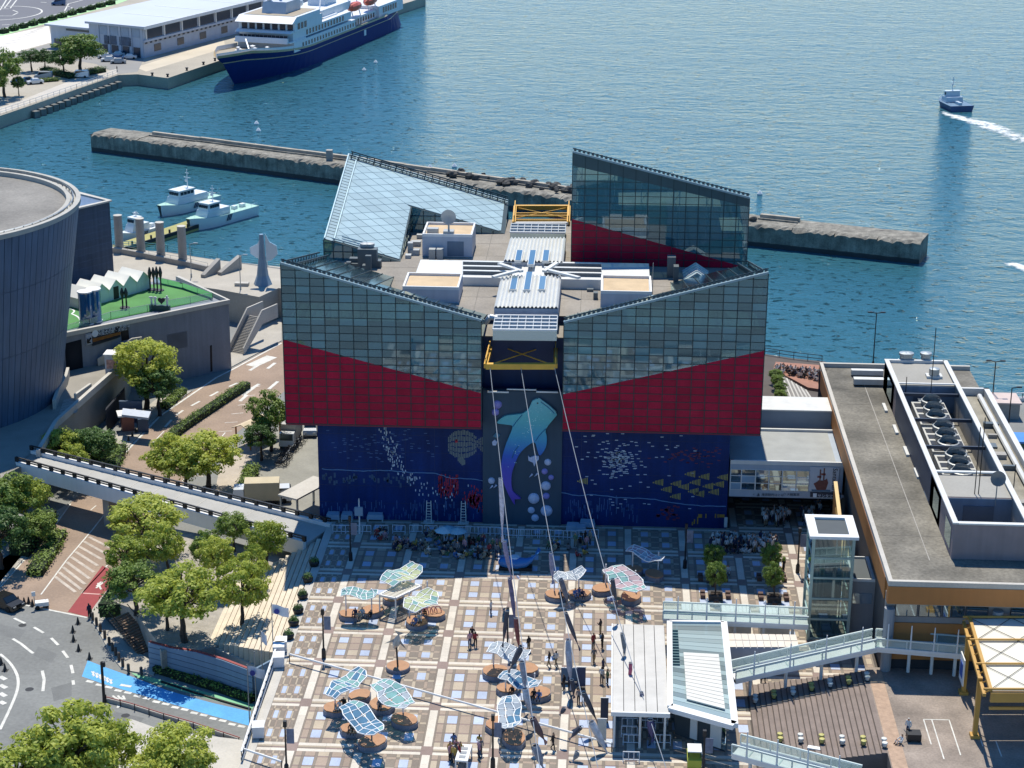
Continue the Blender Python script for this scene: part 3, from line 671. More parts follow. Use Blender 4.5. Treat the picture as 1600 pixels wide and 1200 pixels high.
# louvred glass bands and the yellow gantries
def band(pxs, z, n, nm='glass_canopy'):
    A, B, C2, D = [G(x, y, z) for x, y in pxs]; f = MB().prism([tuple(p[:2]) for p in (A, B, C2, D)], ZR, z-.1).build(nm, GLASS('canopy_glass', 'a8b0b4', .1, .45, .08), aq)
    for k in range(n+1): p, q = lerp(A, D, k/n), lerp(B, C2, k/n); MB().bar(p, q, .22, .2).build('canopy_rail', WHITE, f)
    b = MB()
    for k in range(9): b.bar(lerp(A, B, k/8), lerp(D, C2, k/8), .1, .12)
    b.build('canopy_bar', STEEL, f)
band([(774, 493), (871, 494), (870, 516), (770, 515)], ZR+1.2, 4); band([(799, 350), (884, 351), (883, 364), (797, 363)], ZR+1.2, 3)
YEL = M('yellow_gantry_paint', 'd8a63f', .5, var=.1, scale=1.5, fine=.08)
def gantry(A, B, C2, D, dz, rails):
    g0 = bpy.data.objects.new('gantry', None); COL.objects.link(g0); g0.parent = aq
    MB().bar(D, C2, .55, .6).build('front_beam', YEL, g0)
    for P, Q in ((A, D), (B, C2)):
        MB().bar(P, Q, .42, .5).build('side_beam', YEL, g0); up = Vector((0, 0, dz)); b = MB(); b.bar(P+up, Q+up*.9, .12)
        for k in range(7): m = Vector(lerp(P, Q, k/6)); b.bar(m, m+up*.95, .09)
        b.build('guard_rail', YEL, g0)
    for t in rails: MB().bar(lerp(A, D, t), lerp(B, C2, t), .22, .25).build('cross_beam', YEL, g0)
    b = MB(); b.bar(lerp(A, D, .3), C2, .1); b.bar(lerp(B, C2, .3), D, .1); b.build('brace', YEL, g0)
    MB().bar(A, B, .3, .3).build('rear_beam', WHITE, g0); return g0
ga = [G(772, 521, 19.8), G(868, 521, 19.8), G(868, 572, 19.8), G(759, 572, 19.8)]; gantry(*ga, 1.0, (.25, .33))
gb = [G(803, 349, 22.6), G(888, 349, 22.6), G(889, 324, 22.6), G(805, 324, 22.6)]; gantry(*gb, 1.0, (.2, .45, .6))
# ---- roof plant
def cubes(nm, lst, z0, mat):
    for sv in lst: x0, x1, y0, y1, _, z1 = survey(*sv, z0); MB().box(x0, x1, y0, y1, z0, z1).build(nm, mat, aq)
UNIT = M('plant_casing', 'a7aaa8', .5, .2, var=.1, obj=.12); UNITD = M('dark_plant_casing', '5b6468', .5, .3, var=.1, obj=.15)
cubes('air_handler', [(670, 680, 406, 390, 387), (682, 692, 406, 390, 387), (637, 645, 398, 380, 377), (640, 655, 399, 391, 388), (642, 657, 385, 378, 375), (651, 662, 373, 367, 365), (633, 642, 404, 399, 396)], ZR, UNIT)
cubes('air_handler', [(559, 589, 419, 390, 386), (571, 580, 425, 400, 398), (546, 562, 416, 404, 401), (541, 548, 419, 410, 408), (566, 575, 425, 415, 412), (580, 595, 419, 408, 404), (549, 564, 418, 412, 410)], ZR, UNITD)
for x in (571, 578): p = G(x, 415, ZR); MB().lathe([(.5, 0), (.5, 2.4), (.62, 2.5), (.62, 2.8), (.1, 2.9)], p, 10).build('exhaust_stack', UNIT, aq)
x0, x1, y0, y1, z0, z1 = SV['RL']
b = MB(); cxd = x0+(x1-x0)*.52; cyd = y0+.8
b.cbox((cxd, cyd, z1-.3), (1.3, 1.2, .6)); b.cyl((cxd, cyd, z1), (cxd, cyd, z1+1.5), .12)
d = b.build('satellite_dish', UNIT, aq)
MB().add([(cxd, cyd-.1, z1+2.1)]+[(cxd+.95*cos(2*pi*k/16), cyd-.45-.1*sin(2*pi*k/16), z1+2.1+.95*sin(2*pi*k/16)) for k in range(16)], [(0, 1+(k+1)%16, 1+k) for k in range(16)]+[(0, 1+k, 1+(k+1)%16) for k in range(16)]).build('reflector', M('dish_grey', 'aab0b4', .5), d)
MB().cbox((x0+1.2, y0+1.4, z1-.3), (1.4, .8, .7)).build('air_handler', UNIT, aq)
# pitched glass skylight and tower at the mall side of the roof
p = G(1068, 440, ZR); q = G(1108, 432, ZR); b = MB()
xs, xe, ys, ye = p.x, q.x, p.y, p.y+4.5
b.add([(xs, ys, ZR), (xe, ys, ZR), (xe, ye, ZR), (xs, ye, ZR), ((xs+xe)/2, ys, ZR+1.0), ((xs+xe)/2, ye, ZR+1.0)], [(0, 4, 5, 3), (1, 2, 5, 4), (0, 1, 4), (2, 3, 5)]); o = b.build('pitched_skylight', PALEG, aq)
b = MB()
for k in range(5):
    y = ys+(ye-ys)*k/4; b.bar((xs, y, ZR+.05), ((xs+xe)/2, y, ZR+1.08), .12); b.bar((xe, y, ZR+.05), ((xs+xe)/2, y, ZR+1.08), .12)
b.build('glazing_bar', WHITE, o)
cubes('air_handler', [(1042, 1055, 434, 402, 398), (1052, 1060, 441, 417, 413), (927, 934, 468, 458, 455), (881, 894, 451, 437, 433), (917, 927, 456, 452, 450)], ZR, UNITD)
b = MB(); p = G(1019, 470, ZR); b.cyl(p, (p.x, p.y, ZR+4.5), .05, n=5); b.build('lightning_rod', STEEL, aq)
b = MB(); p = G(766, 510, ZR); b.tube([(p.x-.5, p.y, ZR+.4), (p.x, p.y-.3, ZR+1.2), (p.x+.8, p.y-.5, ZR+1.1), (p.x+1.1, p.y-.8, ZR+.2)], .32, 8); b.build('exhaust_duct', WHITE, aq)
# ---- the mural (flat glazed marks set in the tiled wall)
PALE = M('pale_mural_tile', 'b9c6d2', .5, var=.2, scale=2); GOLD = M('gold_mural_tile', 'a89c4a', .5, var=.15, scale=2); CORAL = M('coral_mural_tile', 'a81c38', .5, var=.2, scale=2)
GREYT = M('grey_green_mural_tile', '6f7d7c', .5, var=.15, scale=2); REDT = M('dim_red_mural_tile', '60203f', .5, var=.2, scale=2); WEED = M('slate_blue_mural_tile', '3a5f90', .5, var=.2, scale=2)
PXM = .0722                                       # metres per photo pixel on the wall
def marks(nm, lst, mat, Y=YB):
    b = MB()
    for px, py, w, h in lst:
        p = W(px, py, Y)
        b.box(p.x-w*PXM/2, p.x+w*PXM/2, Y-.02, Y+.01, p.z-h*PXM/2, p.z+h*PXM/2)
    return b.build(nm, mat, aq)
for k in range(1, 14): x = CX-22.8+k*45.6/14; (abs(x-CX) > 4.5) and MB().box(x-.02, x+.02, YB-.012, YB+.01, .3, 12.2).build('wall_joint', DNAVY, aq)
for k in range(1, 6):
    for x0, x1 in ((CX-22.8, CX-4.5), (CX+4.5, CX+22.8)): MB().box(x0, x1, YB-.01, YB+.01, k*2.05-.02, k*2.05+.02).build('wall_joint', DNAVY, aq)
rs = random.Random(3); gs = lambda m, s: rs.gauss(m, s)
cur = [(600, 670), (606, 690), (612, 705), (618, 720), (628, 735), (643, 750), (665, 764), (700, 774), (755, 782)]; st = []
for k in range(130):
    t = rs.random()*8; i = min(7, int(t)); p = lerp(cur[i], cur[i+1], t-i); st.append((p[0]+gs(0, 6-t*.25), p[1]+gs(0, 4+t*.5), 1.3, 3.6))
marks('mural_bubbles', [m for m in st if 668 < m[1] < 800], PALE)
marks('mural_sardines', [(x, y, 4.6, 1.2) for x, y in [(gs(600, 48), gs(697, 12)) for k in range(95)] if 508 < x < 692 and 670 < y < 730], WEED)
ds = [(gs(966, 14), gs(717, 10)) for k in range(110)]+[(gs(970, 32), gs(720, 24)) for k in range(75)]+[(rs.uniform(885, 1090), rs.uniform(675, 795)) for k in range(26)]
marks('mural_sardines', [(x, y, 4.6, 1.2) for x, y in ds if 882 < x < 1095 and 674 < y < 812], PALE)
fish = []
for k in range(24):
    x = 701+k*2.5; t = (x-701)/59
    h = 46*math.sqrt(max(0, 1-((x-722)/25)**2)) if x < 745 else 10+(x-745)*1.6
    for s in range(5):
        y = 694+(s-2)*h/5+rs.uniform(-1, 1)
        if h > 4: fish.append((x, y, 1.6, h/5*.86))
for k in range(6): fish.append((716+k*2, 718+k*.8, 1.6, 14-abs(k-3)*3))
marks('mural_fish', [f for f in fish if f[1] > 670], GREYT); marks('mural_eye', [(713, 689, 4, 5)], CORAL)
marks('mural_coral', [(rs.uniform(684, 716), rs.uniform(742, 775), 1.4, rs.uniform(3, 9)) for k in range(80)]+[(x, 760, 1.6, 30) for x in (690, 697, 704, 711)], CORAL)
marks('mural_coral', [(gs(742, 8), gs(781, 8), 1.6, rs.uniform(3, 7)) for k in range(110)], CORAL)
marks('mural_school', [(gs(1085, 28), gs(713, 7), 4.5, 1.5) for k in range(60)], REDT)
marks('mural_coral', [(rs.uniform(1020, 1060), rs.uniform(790, 812), 5, 3) for k in range(26)], REDT)
for (x, y) in ((908, 752), (1026, 754), (1039, 765), (1053, 776), (1054, 756), (1066, 761), (1076, 741), (1081, 768), (1084, 754), (1098, 745), (1104, 760), (1113, 769), (1121, 757), (1127, 746), (1090, 772)):
    marks('mural_fish', [(x-5, y, 2, 2)]+[(x-2+2.3*k, y-.4, 1.1, 5+1.2*k) for k in range(6)], GOLD)
marks('mural_shells', [(1085, 815, 2, 8), (1090, 813, 2, 12), (1094, 806, 6, 6), (1103, 806, 2, 7), (1118, 806, 2, 7), (1122, 806, 2, 6), (1128, 806, 8, 5), (1082, 818, 2, 6)], M('amber_mural_tile', 'a07a30', .5))
marks('mural_seaweed', [(rs.uniform(503, 757), rs.uniform(785, 812), 1.1, rs.uniform(4, 14)) for k in range(120)]+[(rs.uniform(882, 1000), rs.uniform(780, 812), 1.1, rs.uniform(4, 16)) for k in range(60)], WEED)
marks('mural_wreck', [(rs.uniform(505, 640), 748+gs(0, 3), 3, rs.uniform(3, 9)) for k in range(40)], M('murky_mural_tile', '2b4f70', .5))
for pts in (((503, 733), (560, 736), (600, 735), (640, 738), (680, 740), (705, 747), (735, 748), (760, 752)), ((870, 768), (900, 774), (930, 773), (970, 778), (1010, 779), (1050, 785), (1090, 790), (1134, 791))):
    pts = smoothline(pts, 6); MB().tube([W(x, y+rs.uniform(-.6, .6), YB-.01) for x, y in pts], .05, 4).build('mural_surface_line', M('mural_line', '6e8fb0', .5), aq)
marks('mural_frame', [(1134, 816, 5, 17)], OFFW)
# whale shark relief on the slate panel
wm = bpy.data.materials.new('whale_shark_gradient'); wm.use_nodes = True; n, l = wm.node_tree.nodes, wm.node_tree.links
geo = n.new('ShaderNodeNewGeometry'); sp = n.new('ShaderNodeSeparateXYZ'); l.new(geo.outputs['Position'], sp.inputs[0]); mr = n.new('ShaderNodeMapRange')
zA, zB = W(800, 783, 197.8).z, W(839, 622, 197.8).z; mr.inputs[1].default_value = zA; mr.inputs[2].default_value = zB; l.new(sp.outputs['Z'], mr.inputs[0])
cr = n.new('ShaderNodeValToRGB'); l.new(mr.outputs[0], cr.inputs[0]); e = cr.color_ramp.elements; e[0].color = lin('5a3fae'); e[1].color = lin('7cc6cc')
for ps, hx in ((.12, '6a55c0'), (.32, '4a4fc0'), (.45, '1f5fc4'), (.62, '3aa0c4'), (.8, '5fbcc0')): x = e.new(ps); x.color = lin(hx)
tn = n.new('ShaderNodeTexVoronoi'); tn.inputs['Scale'].default_value = 5; l.new(geo.outputs['Position'], tn.inputs['Vector'])
mx = n.new('ShaderNodeMix'); mx.data_type = 'RGBA'; mx.blend_type = 'MULTIPLY'; mx.inputs[0].default_value = .12; l.new(cr.outputs[0], mx.inputs[6]); l.new(tn.outputs['Distance'], mx.inputs[7])
l.new(mx.outputs[2], n['Principled BSDF'].inputs['Base Color'])
OUT = [(839.6, 621.7), (856, 632), (869.8, 644.7), (866, 652), (853, 669), (854.5, 682), (853, 697), (844, 710), (839.6, 701), (836, 690), (827, 693), (813, 706), (805.7, 721), (799.7, 740), (799.7, 759), (803, 768), (814, 777.6), (804.5, 778.5), (804.5, 787), (795, 771.6), (786.4, 750), (783.5, 730), (785, 713), (791, 692), (801, 666), (793, 662), (778, 660), (779, 655.6), (791, 648), (808, 646), (818, 644), (827, 636), (832, 625)]
OUT = smoothline(OUT+OUT[:1], 3)[:-1]
P3 = [W(x, y, 197.9) for x, y in OUT]; P3 = [Vector((p.x, p.y, p.z)) for p in P3]; nn = len(P3); b = MB()
ctr = sum(P3, Vector())/nn
b.add([(p.x, 197.92, p.z) for p in P3]+[(p.x, 197.55, p.z) for p in P3], [tuple(range(nn, 2*nn))[::-1]]+[(i, (i+1)%nn, nn+(i+1)%nn, nn+i) for i in range(nn)])
wsk = b.build('whale_shark', wm, aq)
def dot(px, py, r, mt, nm='spot', y=197.53):
    p = W(px, py, y); r *= .0722; MB().add([(p.x+r*cos(2*pi*k/8), y, p.z+r*sin(2*pi*k/8)) for k in range(8)], [tuple(range(8))[::-1]]).build(nm, mt, wsk)
SPT = M('shark_pale_spot', '9fd4d6', .5); SHD = M('shark_fin_shade', '2b6f98', .5)
for k in range(46):
    t = (k % 23)/23; x, y = lerp((848, 640), (812, 690), t) if t < .75 else lerp((812, 690), (797, 730), (t-.75)*4); dot(x+rs.uniform(-15, 14)*(1-t*.6), y+rs.uniform(-7, 7), rs.uniform(.5, .9), SPT)
for pts in (((845, 628), (857, 637), (866, 646)), ((801, 667), (806, 660), (816, 648)), ((837, 689), (843, 680), (853, 670)), ((800, 716), (804, 705), (810, 697))): MB().tube([W(x, y, 197.54) for x, y in smoothline(pts, 4)], .05, 4).build('crease', SHD, wsk)
dot(840, 630, 1.3, M('shark_eye', '10202c', .4), 'eye'); MB().tube([W(x, y, 197.53) for x, y in smoothline(((841, 622.5), (856, 633), (868.5, 644)), 4)], .09, 4).build('lip', SPT, wsk)
JEL = M('jellyfish_relief', 'b7c1da', .5, var=.15, scale=3); LIL = M('lilac_jellyfish_relief', '8c86c8', .5, var=.15, scale=3)
def jelly(px, py, r, mt):
    p = W(px, py, 197.9); r *= .072; b = MB(); n = 14
    for k, (q, d) in enumerate(((1, 0), (.95, .12), (.75, .25), (.4, .34))): b.v += [(p.x+r*q*cos(2*pi*i/n), 197.9-d*r*1.6, p.z+r*q*sin(2*pi*i/n)) for i in range(n)]
    for k in range(3):
        for i in range(n): b.f.append((k*n+i, (k+1)*n+i, (k+1)*n+(i+1)%n, k*n+(i+1)%n)); b.m.append(0)
    b.f.append(tuple(range(3*n, 4*n))[::-1]); b.m.append(0); b.build('jellyfish', mt, aq)
for x, y, r, k in ((856, 722, 5.5, 0), (851, 736.5, 5, 1), (861, 746, 4.5, 1), (853, 759, 7.7, 0), (853.5, 775, 5.5, 1), (834, 778.6, 9, 0), (854, 798, 9.4, 0), (830, 797, 5.5, 0), (836, 809, 6, 0), (777, 632, 7, 1), (774, 644, 6, 1), (768, 751, 5.5, 0)): jelly(x, y, r, LIL if k else JEL)
def relief(nm, pts, mt): 
    P = [W(x, y, 197.9) for x, y in pts]; k = len(P); MB().add([(p.x, 197.92, p.z) for p in P]+[(p.x, 197.7, p.z) for p in P], [tuple(range(k, 2*k))[::-1]]+[(i, (i+1)%k, k+(i+1)%k, k+i) for i in range(k)]).build(nm, mt, aq)
relief('manta_ray', [(825, 711), (828, 714), (836, 711), (842, 712), (842, 717), (838, 721), (835, 728), (833, 722), (826, 719)], JEL)
for dx, dy in ((0, 0), (8, -1), (-62, 18), (-56, 17)): relief('small_fish', [(827+dx, 745+dy), (831+dx, 739+dy), (833+dx, 741+dy), (830+dx, 743+dy)], JEL)
relief('turtle', [(769, 690), (773, 686), (777, 690), (775, 695), (770, 695)], JEL); relief('turtle', [(770, 681), (776, 675), (781, 679), (778, 684)], M('teal_relief', '3f7c94', .5))
# ================================================================== MUSEUM SIDE
def text(parent, s, size, loc, rot, mat, name='lettering', align='LEFT'):
    cu = bpy.data.curves.new(name, 'FONT'); cu.body = s; cu.size = size; cu.extrude = .01; cu.align_x = align; cu.resolution_u = 2
    cu.materials.append(mat); q = bpy.data.objects.new('text_source', cu); COL.objects.link(q); bpy.context.view_layer.update()
    me = bpy.data.meshes.new_from_object(q.evaluated_get(bpy.context.evaluated_depsgraph_get())); bpy.data.objects.remove(q)
    o = link(name, me, parent, loc); o.rotation_euler = rot; return o
def rail(mb, pts, h=1.1, r=.05, step=2.0, n=2):
    """posts and rails along 3-D points"""
    for a, b in zip(pts, pts[1:]):
        a, b = Vector(a), Vector(b); L = (b-a).length; k = max(1, int(L/step))
        for q in range(n): u = Vector((0, 0, h*(1-q/n))); mb.bar(a+u, b+u, r*1.6)
        for i in range(k+1): p = a.lerp(b, i/k); mb.bar(p, p+Vector((0, 0, h)), r*1.6)
    return mb
MC = Vector((-90.9, 236.2, 0)); MZ = 26.0; R0, R1 = 18.8, 22.9
mus = thing('museum_building', 'huge drum museum in slate panels flaring to a flat round roof', 'museum', MC)
DRUM = M('slate_blue_panel', '566c86', .5, .15, var=.1, scale=.3, streak=.16, obj=.05); ROOFG2 = M('grey_roof_membrane', '827e76', .92, var=.3, scale=.14, fine=.18, bump=.15)
MB().lathe([(R0-.25, 0), (R1-.4, MZ-1)], n=96, caps=False).build('inner_wall', DARK, mus)
def rr(z): return R0+(R1-R0)*z/MZ
for lv, (za, zb) in enumerate(((.0, 9.4), (9.45, 18.2), (18.25, MZ-.5))):
    n = 130; da = 2*pi/n; v = []
    for z in (za, zb):
        for s in (-.46, .46): a = s*da; v.append((rr(z)*cos(a), rr(z)*sin(a), z))
    for z in (za, zb):
        for s in (-.46, .46): a = s*da; v.append(((rr(z)-.3)*cos(a), (rr(z)-.3)*sin(a), z))
    me = MB().add(v, [(0, 1, 3, 2), (0, 4, 5, 1), (2, 3, 7, 6), (0, 2, 6, 4), (1, 5, 7, 3)]).mesh('wall_panel', DRUM)
    for k in range(n):
        a = 2*pi*k/n
        if -2.25 < (a if a < pi else a-2*pi) < .85: link('wall_panel', me, mus, (0, 0, 0), a)
r = MB().lathe([(R1-1.7, MZ-.75), (.5, MZ-.7)], n=72, caps=True).build('roof', ROOFG2, mus)
MB().lathe([(R1+.08, MZ-.6), (R1+.1, MZ), (R1-.5, MZ+.02), (R1-.5, MZ-.4), (R1-1.2, MZ-.4), (R1-1.2, MZ-.15), (R1-1.75, MZ-.15), (R1-1.75, MZ-.8)], n=96, caps=False).build('parapet', M('museum_parapet', 'a9a69c', .8, var=.12, scale=.6), mus)
b = MB()
for k in range(90):
    a = 2*pi*k/90; b.bar(((R1-.85)*cos(a), (R1-.85)*sin(a), MZ-.4), ((R1-.85)*cos(a), (R1-.85)*sin(a), MZ+.12), .12)
b.lathe([(R1-.8, MZ+.1), (R1-.9, MZ+.16)], n=90, caps=False); b.build('roof_rail', STEEL, mus)
# wedge annex
A, B_, = G(178, 428, 0), G(96, 450, 0)
ann = thing('annex_building', 'wedge shaped slate annex with a pale top beside the drum museum', 'annex', (A.x, A.y, 0))
bx = lambda p: (p[0]-A.x, p[1]-A.y)
poly = [(0, 0), (B_.x-A.x, B_.y-A.y), (-26, 4), (-9, 7)]
MB().prism(poly, 0, 12.0).build('wall', DRUM, ann)
MB().strip([poly[3], poly[0], poly[1]], .9, 12.0, 12.25).build('coping', CONCL, ann)
d = Vector((B_.x-A.x, B_.y-A.y, 0)); nrm = Vector((d.y, -d.x, 0)).normalized(); nrm = nrm if nrm.y < 0 else -nrm
for k in range(11):
    p0 = nrm*.03+Vector((0, 0, .15+1.07*k)); p1 = p0+d
    MB().add([p0, p1, p1+Vector((0, 0, 1.0)), p0+Vector((0, 0, 1.0)), p0-nrm*.1, p1-nrm*.1, p1-nrm*.1+Vector((0, 0, 1)), p0-nrm*.1+Vector((0, 0, 1))], [(0, 1, 2, 3), (3, 2, 1, 0), (3, 2, 6, 7), (0, 4, 5, 1)]).build('wall_panel', DRUM, ann)
# lawn terrace block
ZL = 5.0
top = GP([(92, 521), (357, 468), (277, 431), (205, 437), (95, 470)], 5.6)
lt = thing('terrace_building', 'grey concrete block carrying an artificial lawn beside the museum', 'terrace', (*top[1], 0))
o = lambda P: [(p[0]-top[1][0], p[1]-top[1][1]) for p in P]; T0 = Vector((*top[1], 0))
WALLG = M('grey_wall_tile', '7c828a', .7, var=.1, scale=.3, streak=.12, fine=.06)
MB().prism(o(top), -5.5, ZL).build('wall', WALLG, lt)
MB().strip(o(top[:3]), .55, ZL, 5.6).build('parapet', CONCL, lt)
LAWN = M('artificial_turf', '53864a', .95, var=.18, scale=.3, fine=.1)
lawn = GP([(100, 516), (140, 506), (230, 487), (262, 481), (330, 466), (268, 444), (205, 444), (110, 478)], ZL+.1)
MB().prism(o(lawn), ZL, ZL+.06).build('lawn', LAWN, lt)
b = MB(); edge = [Vector((*p, ZL+.05))-T0 for p in GP([(100, 514), (140, 503), (173, 492), (230, 481), (262, 474), (332, 462), (285, 446), (240, 436)], ZL+.6)]
rail(b, edge, 1.0, .03, 2.5, 1); b.build('railing', STEEL, lt)
b = MB()
for p, q in zip(edge, edge[1:]): b.quad(p, q, q+Vector((0, 0, .95)), p+Vector((0, 0, .95)))
b.build('railing_glass', GLASS('clear_rail_glass', 'a8d0b8', .8, .06, .02, 'e0f4e8'), lt)
for pts in ([(106, 481), (113, 483), (116, 486), (112, 490)], [(112, 490), (119, 493), (124, 497), (125, 500)]): MB().strip(o(smoothline(GP(pts, ZL+.1), 4)), .25, ZL+.06, ZL+.075).build('lawn_line', WHITE, lt)
# slight relief panels, doorway and shed stair on its street face
F0, F1 = Vector((*top[0], 0)), Vector((*top[1], 0)); fd = (F1-F0).normalized(); fn = Vector((fd.y, -fd.x, 0)); fn = fn if fn.y < 0 else -fn
def onface(px, py, P0=F0, dr=fd):              # where a photo ray meets the street face
    rd = ray(px, py); nn = Vector((dr.y, -dr.x, 0)); t = (P0-EYE).dot(nn)/rd.dot(nn); return EYE+rd*t
def facebox(nm, pxs, mat, parent, off=.06, P0=F0, dr=fd, T=None):
    T = T if T is not None else T0; q = [onface(*p, P0, dr)-T+fn*off for p in pxs]; r = [p-fn*.3 for p in q]
    return MB().add(q+r, [(0, 1, 2, 3), (3, 2, 1, 0), (0, 4, 5, 1), (1, 5, 6, 2), (2, 6, 7, 3), (3, 7, 4, 0)]).build(nm, mat, parent)
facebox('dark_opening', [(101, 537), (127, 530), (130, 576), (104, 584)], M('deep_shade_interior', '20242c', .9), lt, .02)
facebox('patch_panel', [(261, 523), (292, 517), (293, 542), (262, 548)], M('pale_wall_patch', '8b9199', .7), lt, .02)
facebox('wall_slot', [(328, 540), (331, 539), (332, 580), (329, 581)], DARK, lt, .02)
facebox('door', [(188, 511), (200, 508), (202, 530), (190, 533)], DARK, lt, .02)
sg = facebox('banner_frame', [(142, 519), (186, 507), (187, 526), (144, 540)], M('banner_dark', '33404c', .6), lt, .25)
facebox('banner_stripe', [(143, 529), (187, 517.5), (187, 522), (144, 534)], M('banner_orange', 'b0763e', .6, var=.2, scale=2), lt, .27)
facebox('sign_board', [(132.5, 522), (142, 519.5), (143, 536), (134, 539)], M('sign_white', 'c9ced6', .6), lt, .25)
ang = math.atan2(fd.y, fd.x); p = onface(151, 519.5)-T0+fn*.3
text(lt, '大阪文化館・天保山', .55, p, (pi/2, 0, ang), M('sign_lettering', 'c4ccd4', .6))
p = onface(152, 523.5)-T0+fn*.3; text(lt, '大阪文化館・天保山', .5, p, (pi/2, 0, ang), MATS['sign_lettering'])
c0 = onface(147, 520.5)-T0+fn*.3; 
MB().add([c0+fd*(.5*cos(2*pi*k/16))+Vector((0, 0, .5*sin(2*pi*k/16))) for k in range(16)], [tuple(range(16))]).build('sign_roundel', MATS['sign_lettering'], lt)
for a, c2 in (((140.5, 527), (135.5, 534.5)), ((135.5, 529), (135.5, 535)), ((135, 535), (140, 534))): MB().bar(onface(*a)-T0+fn*.32, onface(*c2)-T0+fn*.32, .16).build('sign_arrow', BLACK, lt)
# outside stair on that face
S0, S1 = G(153, 572, 0), onface(213, 522)+fn*1.6; b = MB(); d = Vector((S1.x-S0.x, S1.y-S0.y, 0)); ln = d.length; d.normalize(); sd = Vector((d.y, -d.x, 0)); sd = sd if sd.y < 0 else -sd
st = thing('outdoor_stair', 'concrete stair with solid parapet climbing the grey terrace wall', 'stair', (S0.x, S0.y, 0))
hz = max(1.5, S1.z-1.0); n = 14
for k in range(n):
    p = d*(ln*.78*k/n); MB().add([p+sd*.0+Vector((0, 0, -.5)), p+d*(ln*.78/n)+Vector((0, 0, -.5)), p+d*(ln*.78/n)-sd*1.6+Vector((0, 0, -.5)), p-sd*1.6+Vector((0, 0, -.5))]+[q+Vector((0, 0, hz*(k+1)/n)) for q in (p, p+d*(ln*.78/n), p+d*(ln*.78/n)-sd*1.6, p-sd*1.6)], [(4, 5, 6, 7), (0, 1, 5, 4), (3, 0, 4, 7), (1, 2, 6, 5), (2, 3, 7, 6)]).build('step', CONC, st)
e = d*(ln*.78); f2 = d*ln
MB().add([Vector((0, 0, 0))+sd*.1, e+sd*.1+Vector((0, 0, hz-.8)), f2+sd*.1+Vector((0, 0, hz-.8)), f2+sd*.1+Vector((0, 0, hz+1)), e+sd*.1+Vector((0, 0, hz+1)), Vector((0, 0, 1.1))+sd*.1]+[q-sd*.25 for q in (Vector((0, 0, 0))+sd*.1, e+sd*.1+Vector((0, 0, hz-.8)), f2+sd*.1+Vector((0, 0, hz-.8)), f2+sd*.1+Vector((0, 0, hz+1)), e+sd*.1+Vector((0, 0, hz+1)), Vector((0, 0, 1.1))+sd*.1)], [(0, 1, 2, 3, 4, 5), (11, 10, 9, 8, 7, 6)]+[(i, 6+i, 6+(i+1)%6, (i+1)%6) for i in range(6)]).build('parapet', CONCL, st)
# kiosk under the stair
sv = survey(165, 186, 587, 571, 553, 0); kz = thing('ticket_kiosk', 'small white square kiosk on the sunlit museum deck', 'kiosk', (sv[0], sv[2], 0)); w_, d_, h_ = sv[1]-sv[0], 1.9, 2.9
MB().box(0, w_, 0, d_, 0, h_).build('body', PENT, kz); MB().box(-.15, w_+.15, -.15, d_+.15, h_, h_+.18).build('roof', WHITE, kz); MB().box(.25, w_-.25, -.06, .0, 1.0, 2.3).build('poster', M('kiosk_poster', 'b98f86', .6, var=.5, scale=3), kz)
# parapets of the museum deck
dk = thing('deck_parapet', 'pale concrete parapet edging the museum deck above the road', 'parapet', (0, 0, 0))
MB().strip(GP([(60, 714), (88, 667), (138, 622), (196, 571)], 0), .5, 0, .9).build('wall', CONCL, dk)
MB().strip(GP([(85, 640), (92, 620), (104, 600), (107, 588)], 0), .4, 0, 1.3).build('wall', CONCL, dk)
MB().strip(GP([(118, 628), (142, 611)], 0), .35, 0, 1.1).build('wall', CONCL, dk)
ds = thing('deck_steps', 'broad shallow steps up to the sunlit museum deck', 'stair', (0, 0, 0))
for k in range(6):
    a, c2 = lerp((90, 652), (100, 628), k/6), lerp((120, 645), (128, 622), k/6); a1, c3 = lerp((90, 652), (100, 628), (k+1)/6), lerp((120, 645), (128, 622), (k+1)/6)
    MB().prism(GP([a, c2, c3, a1], 0), 0, .04+.05*k).build('step', CONC, ds)
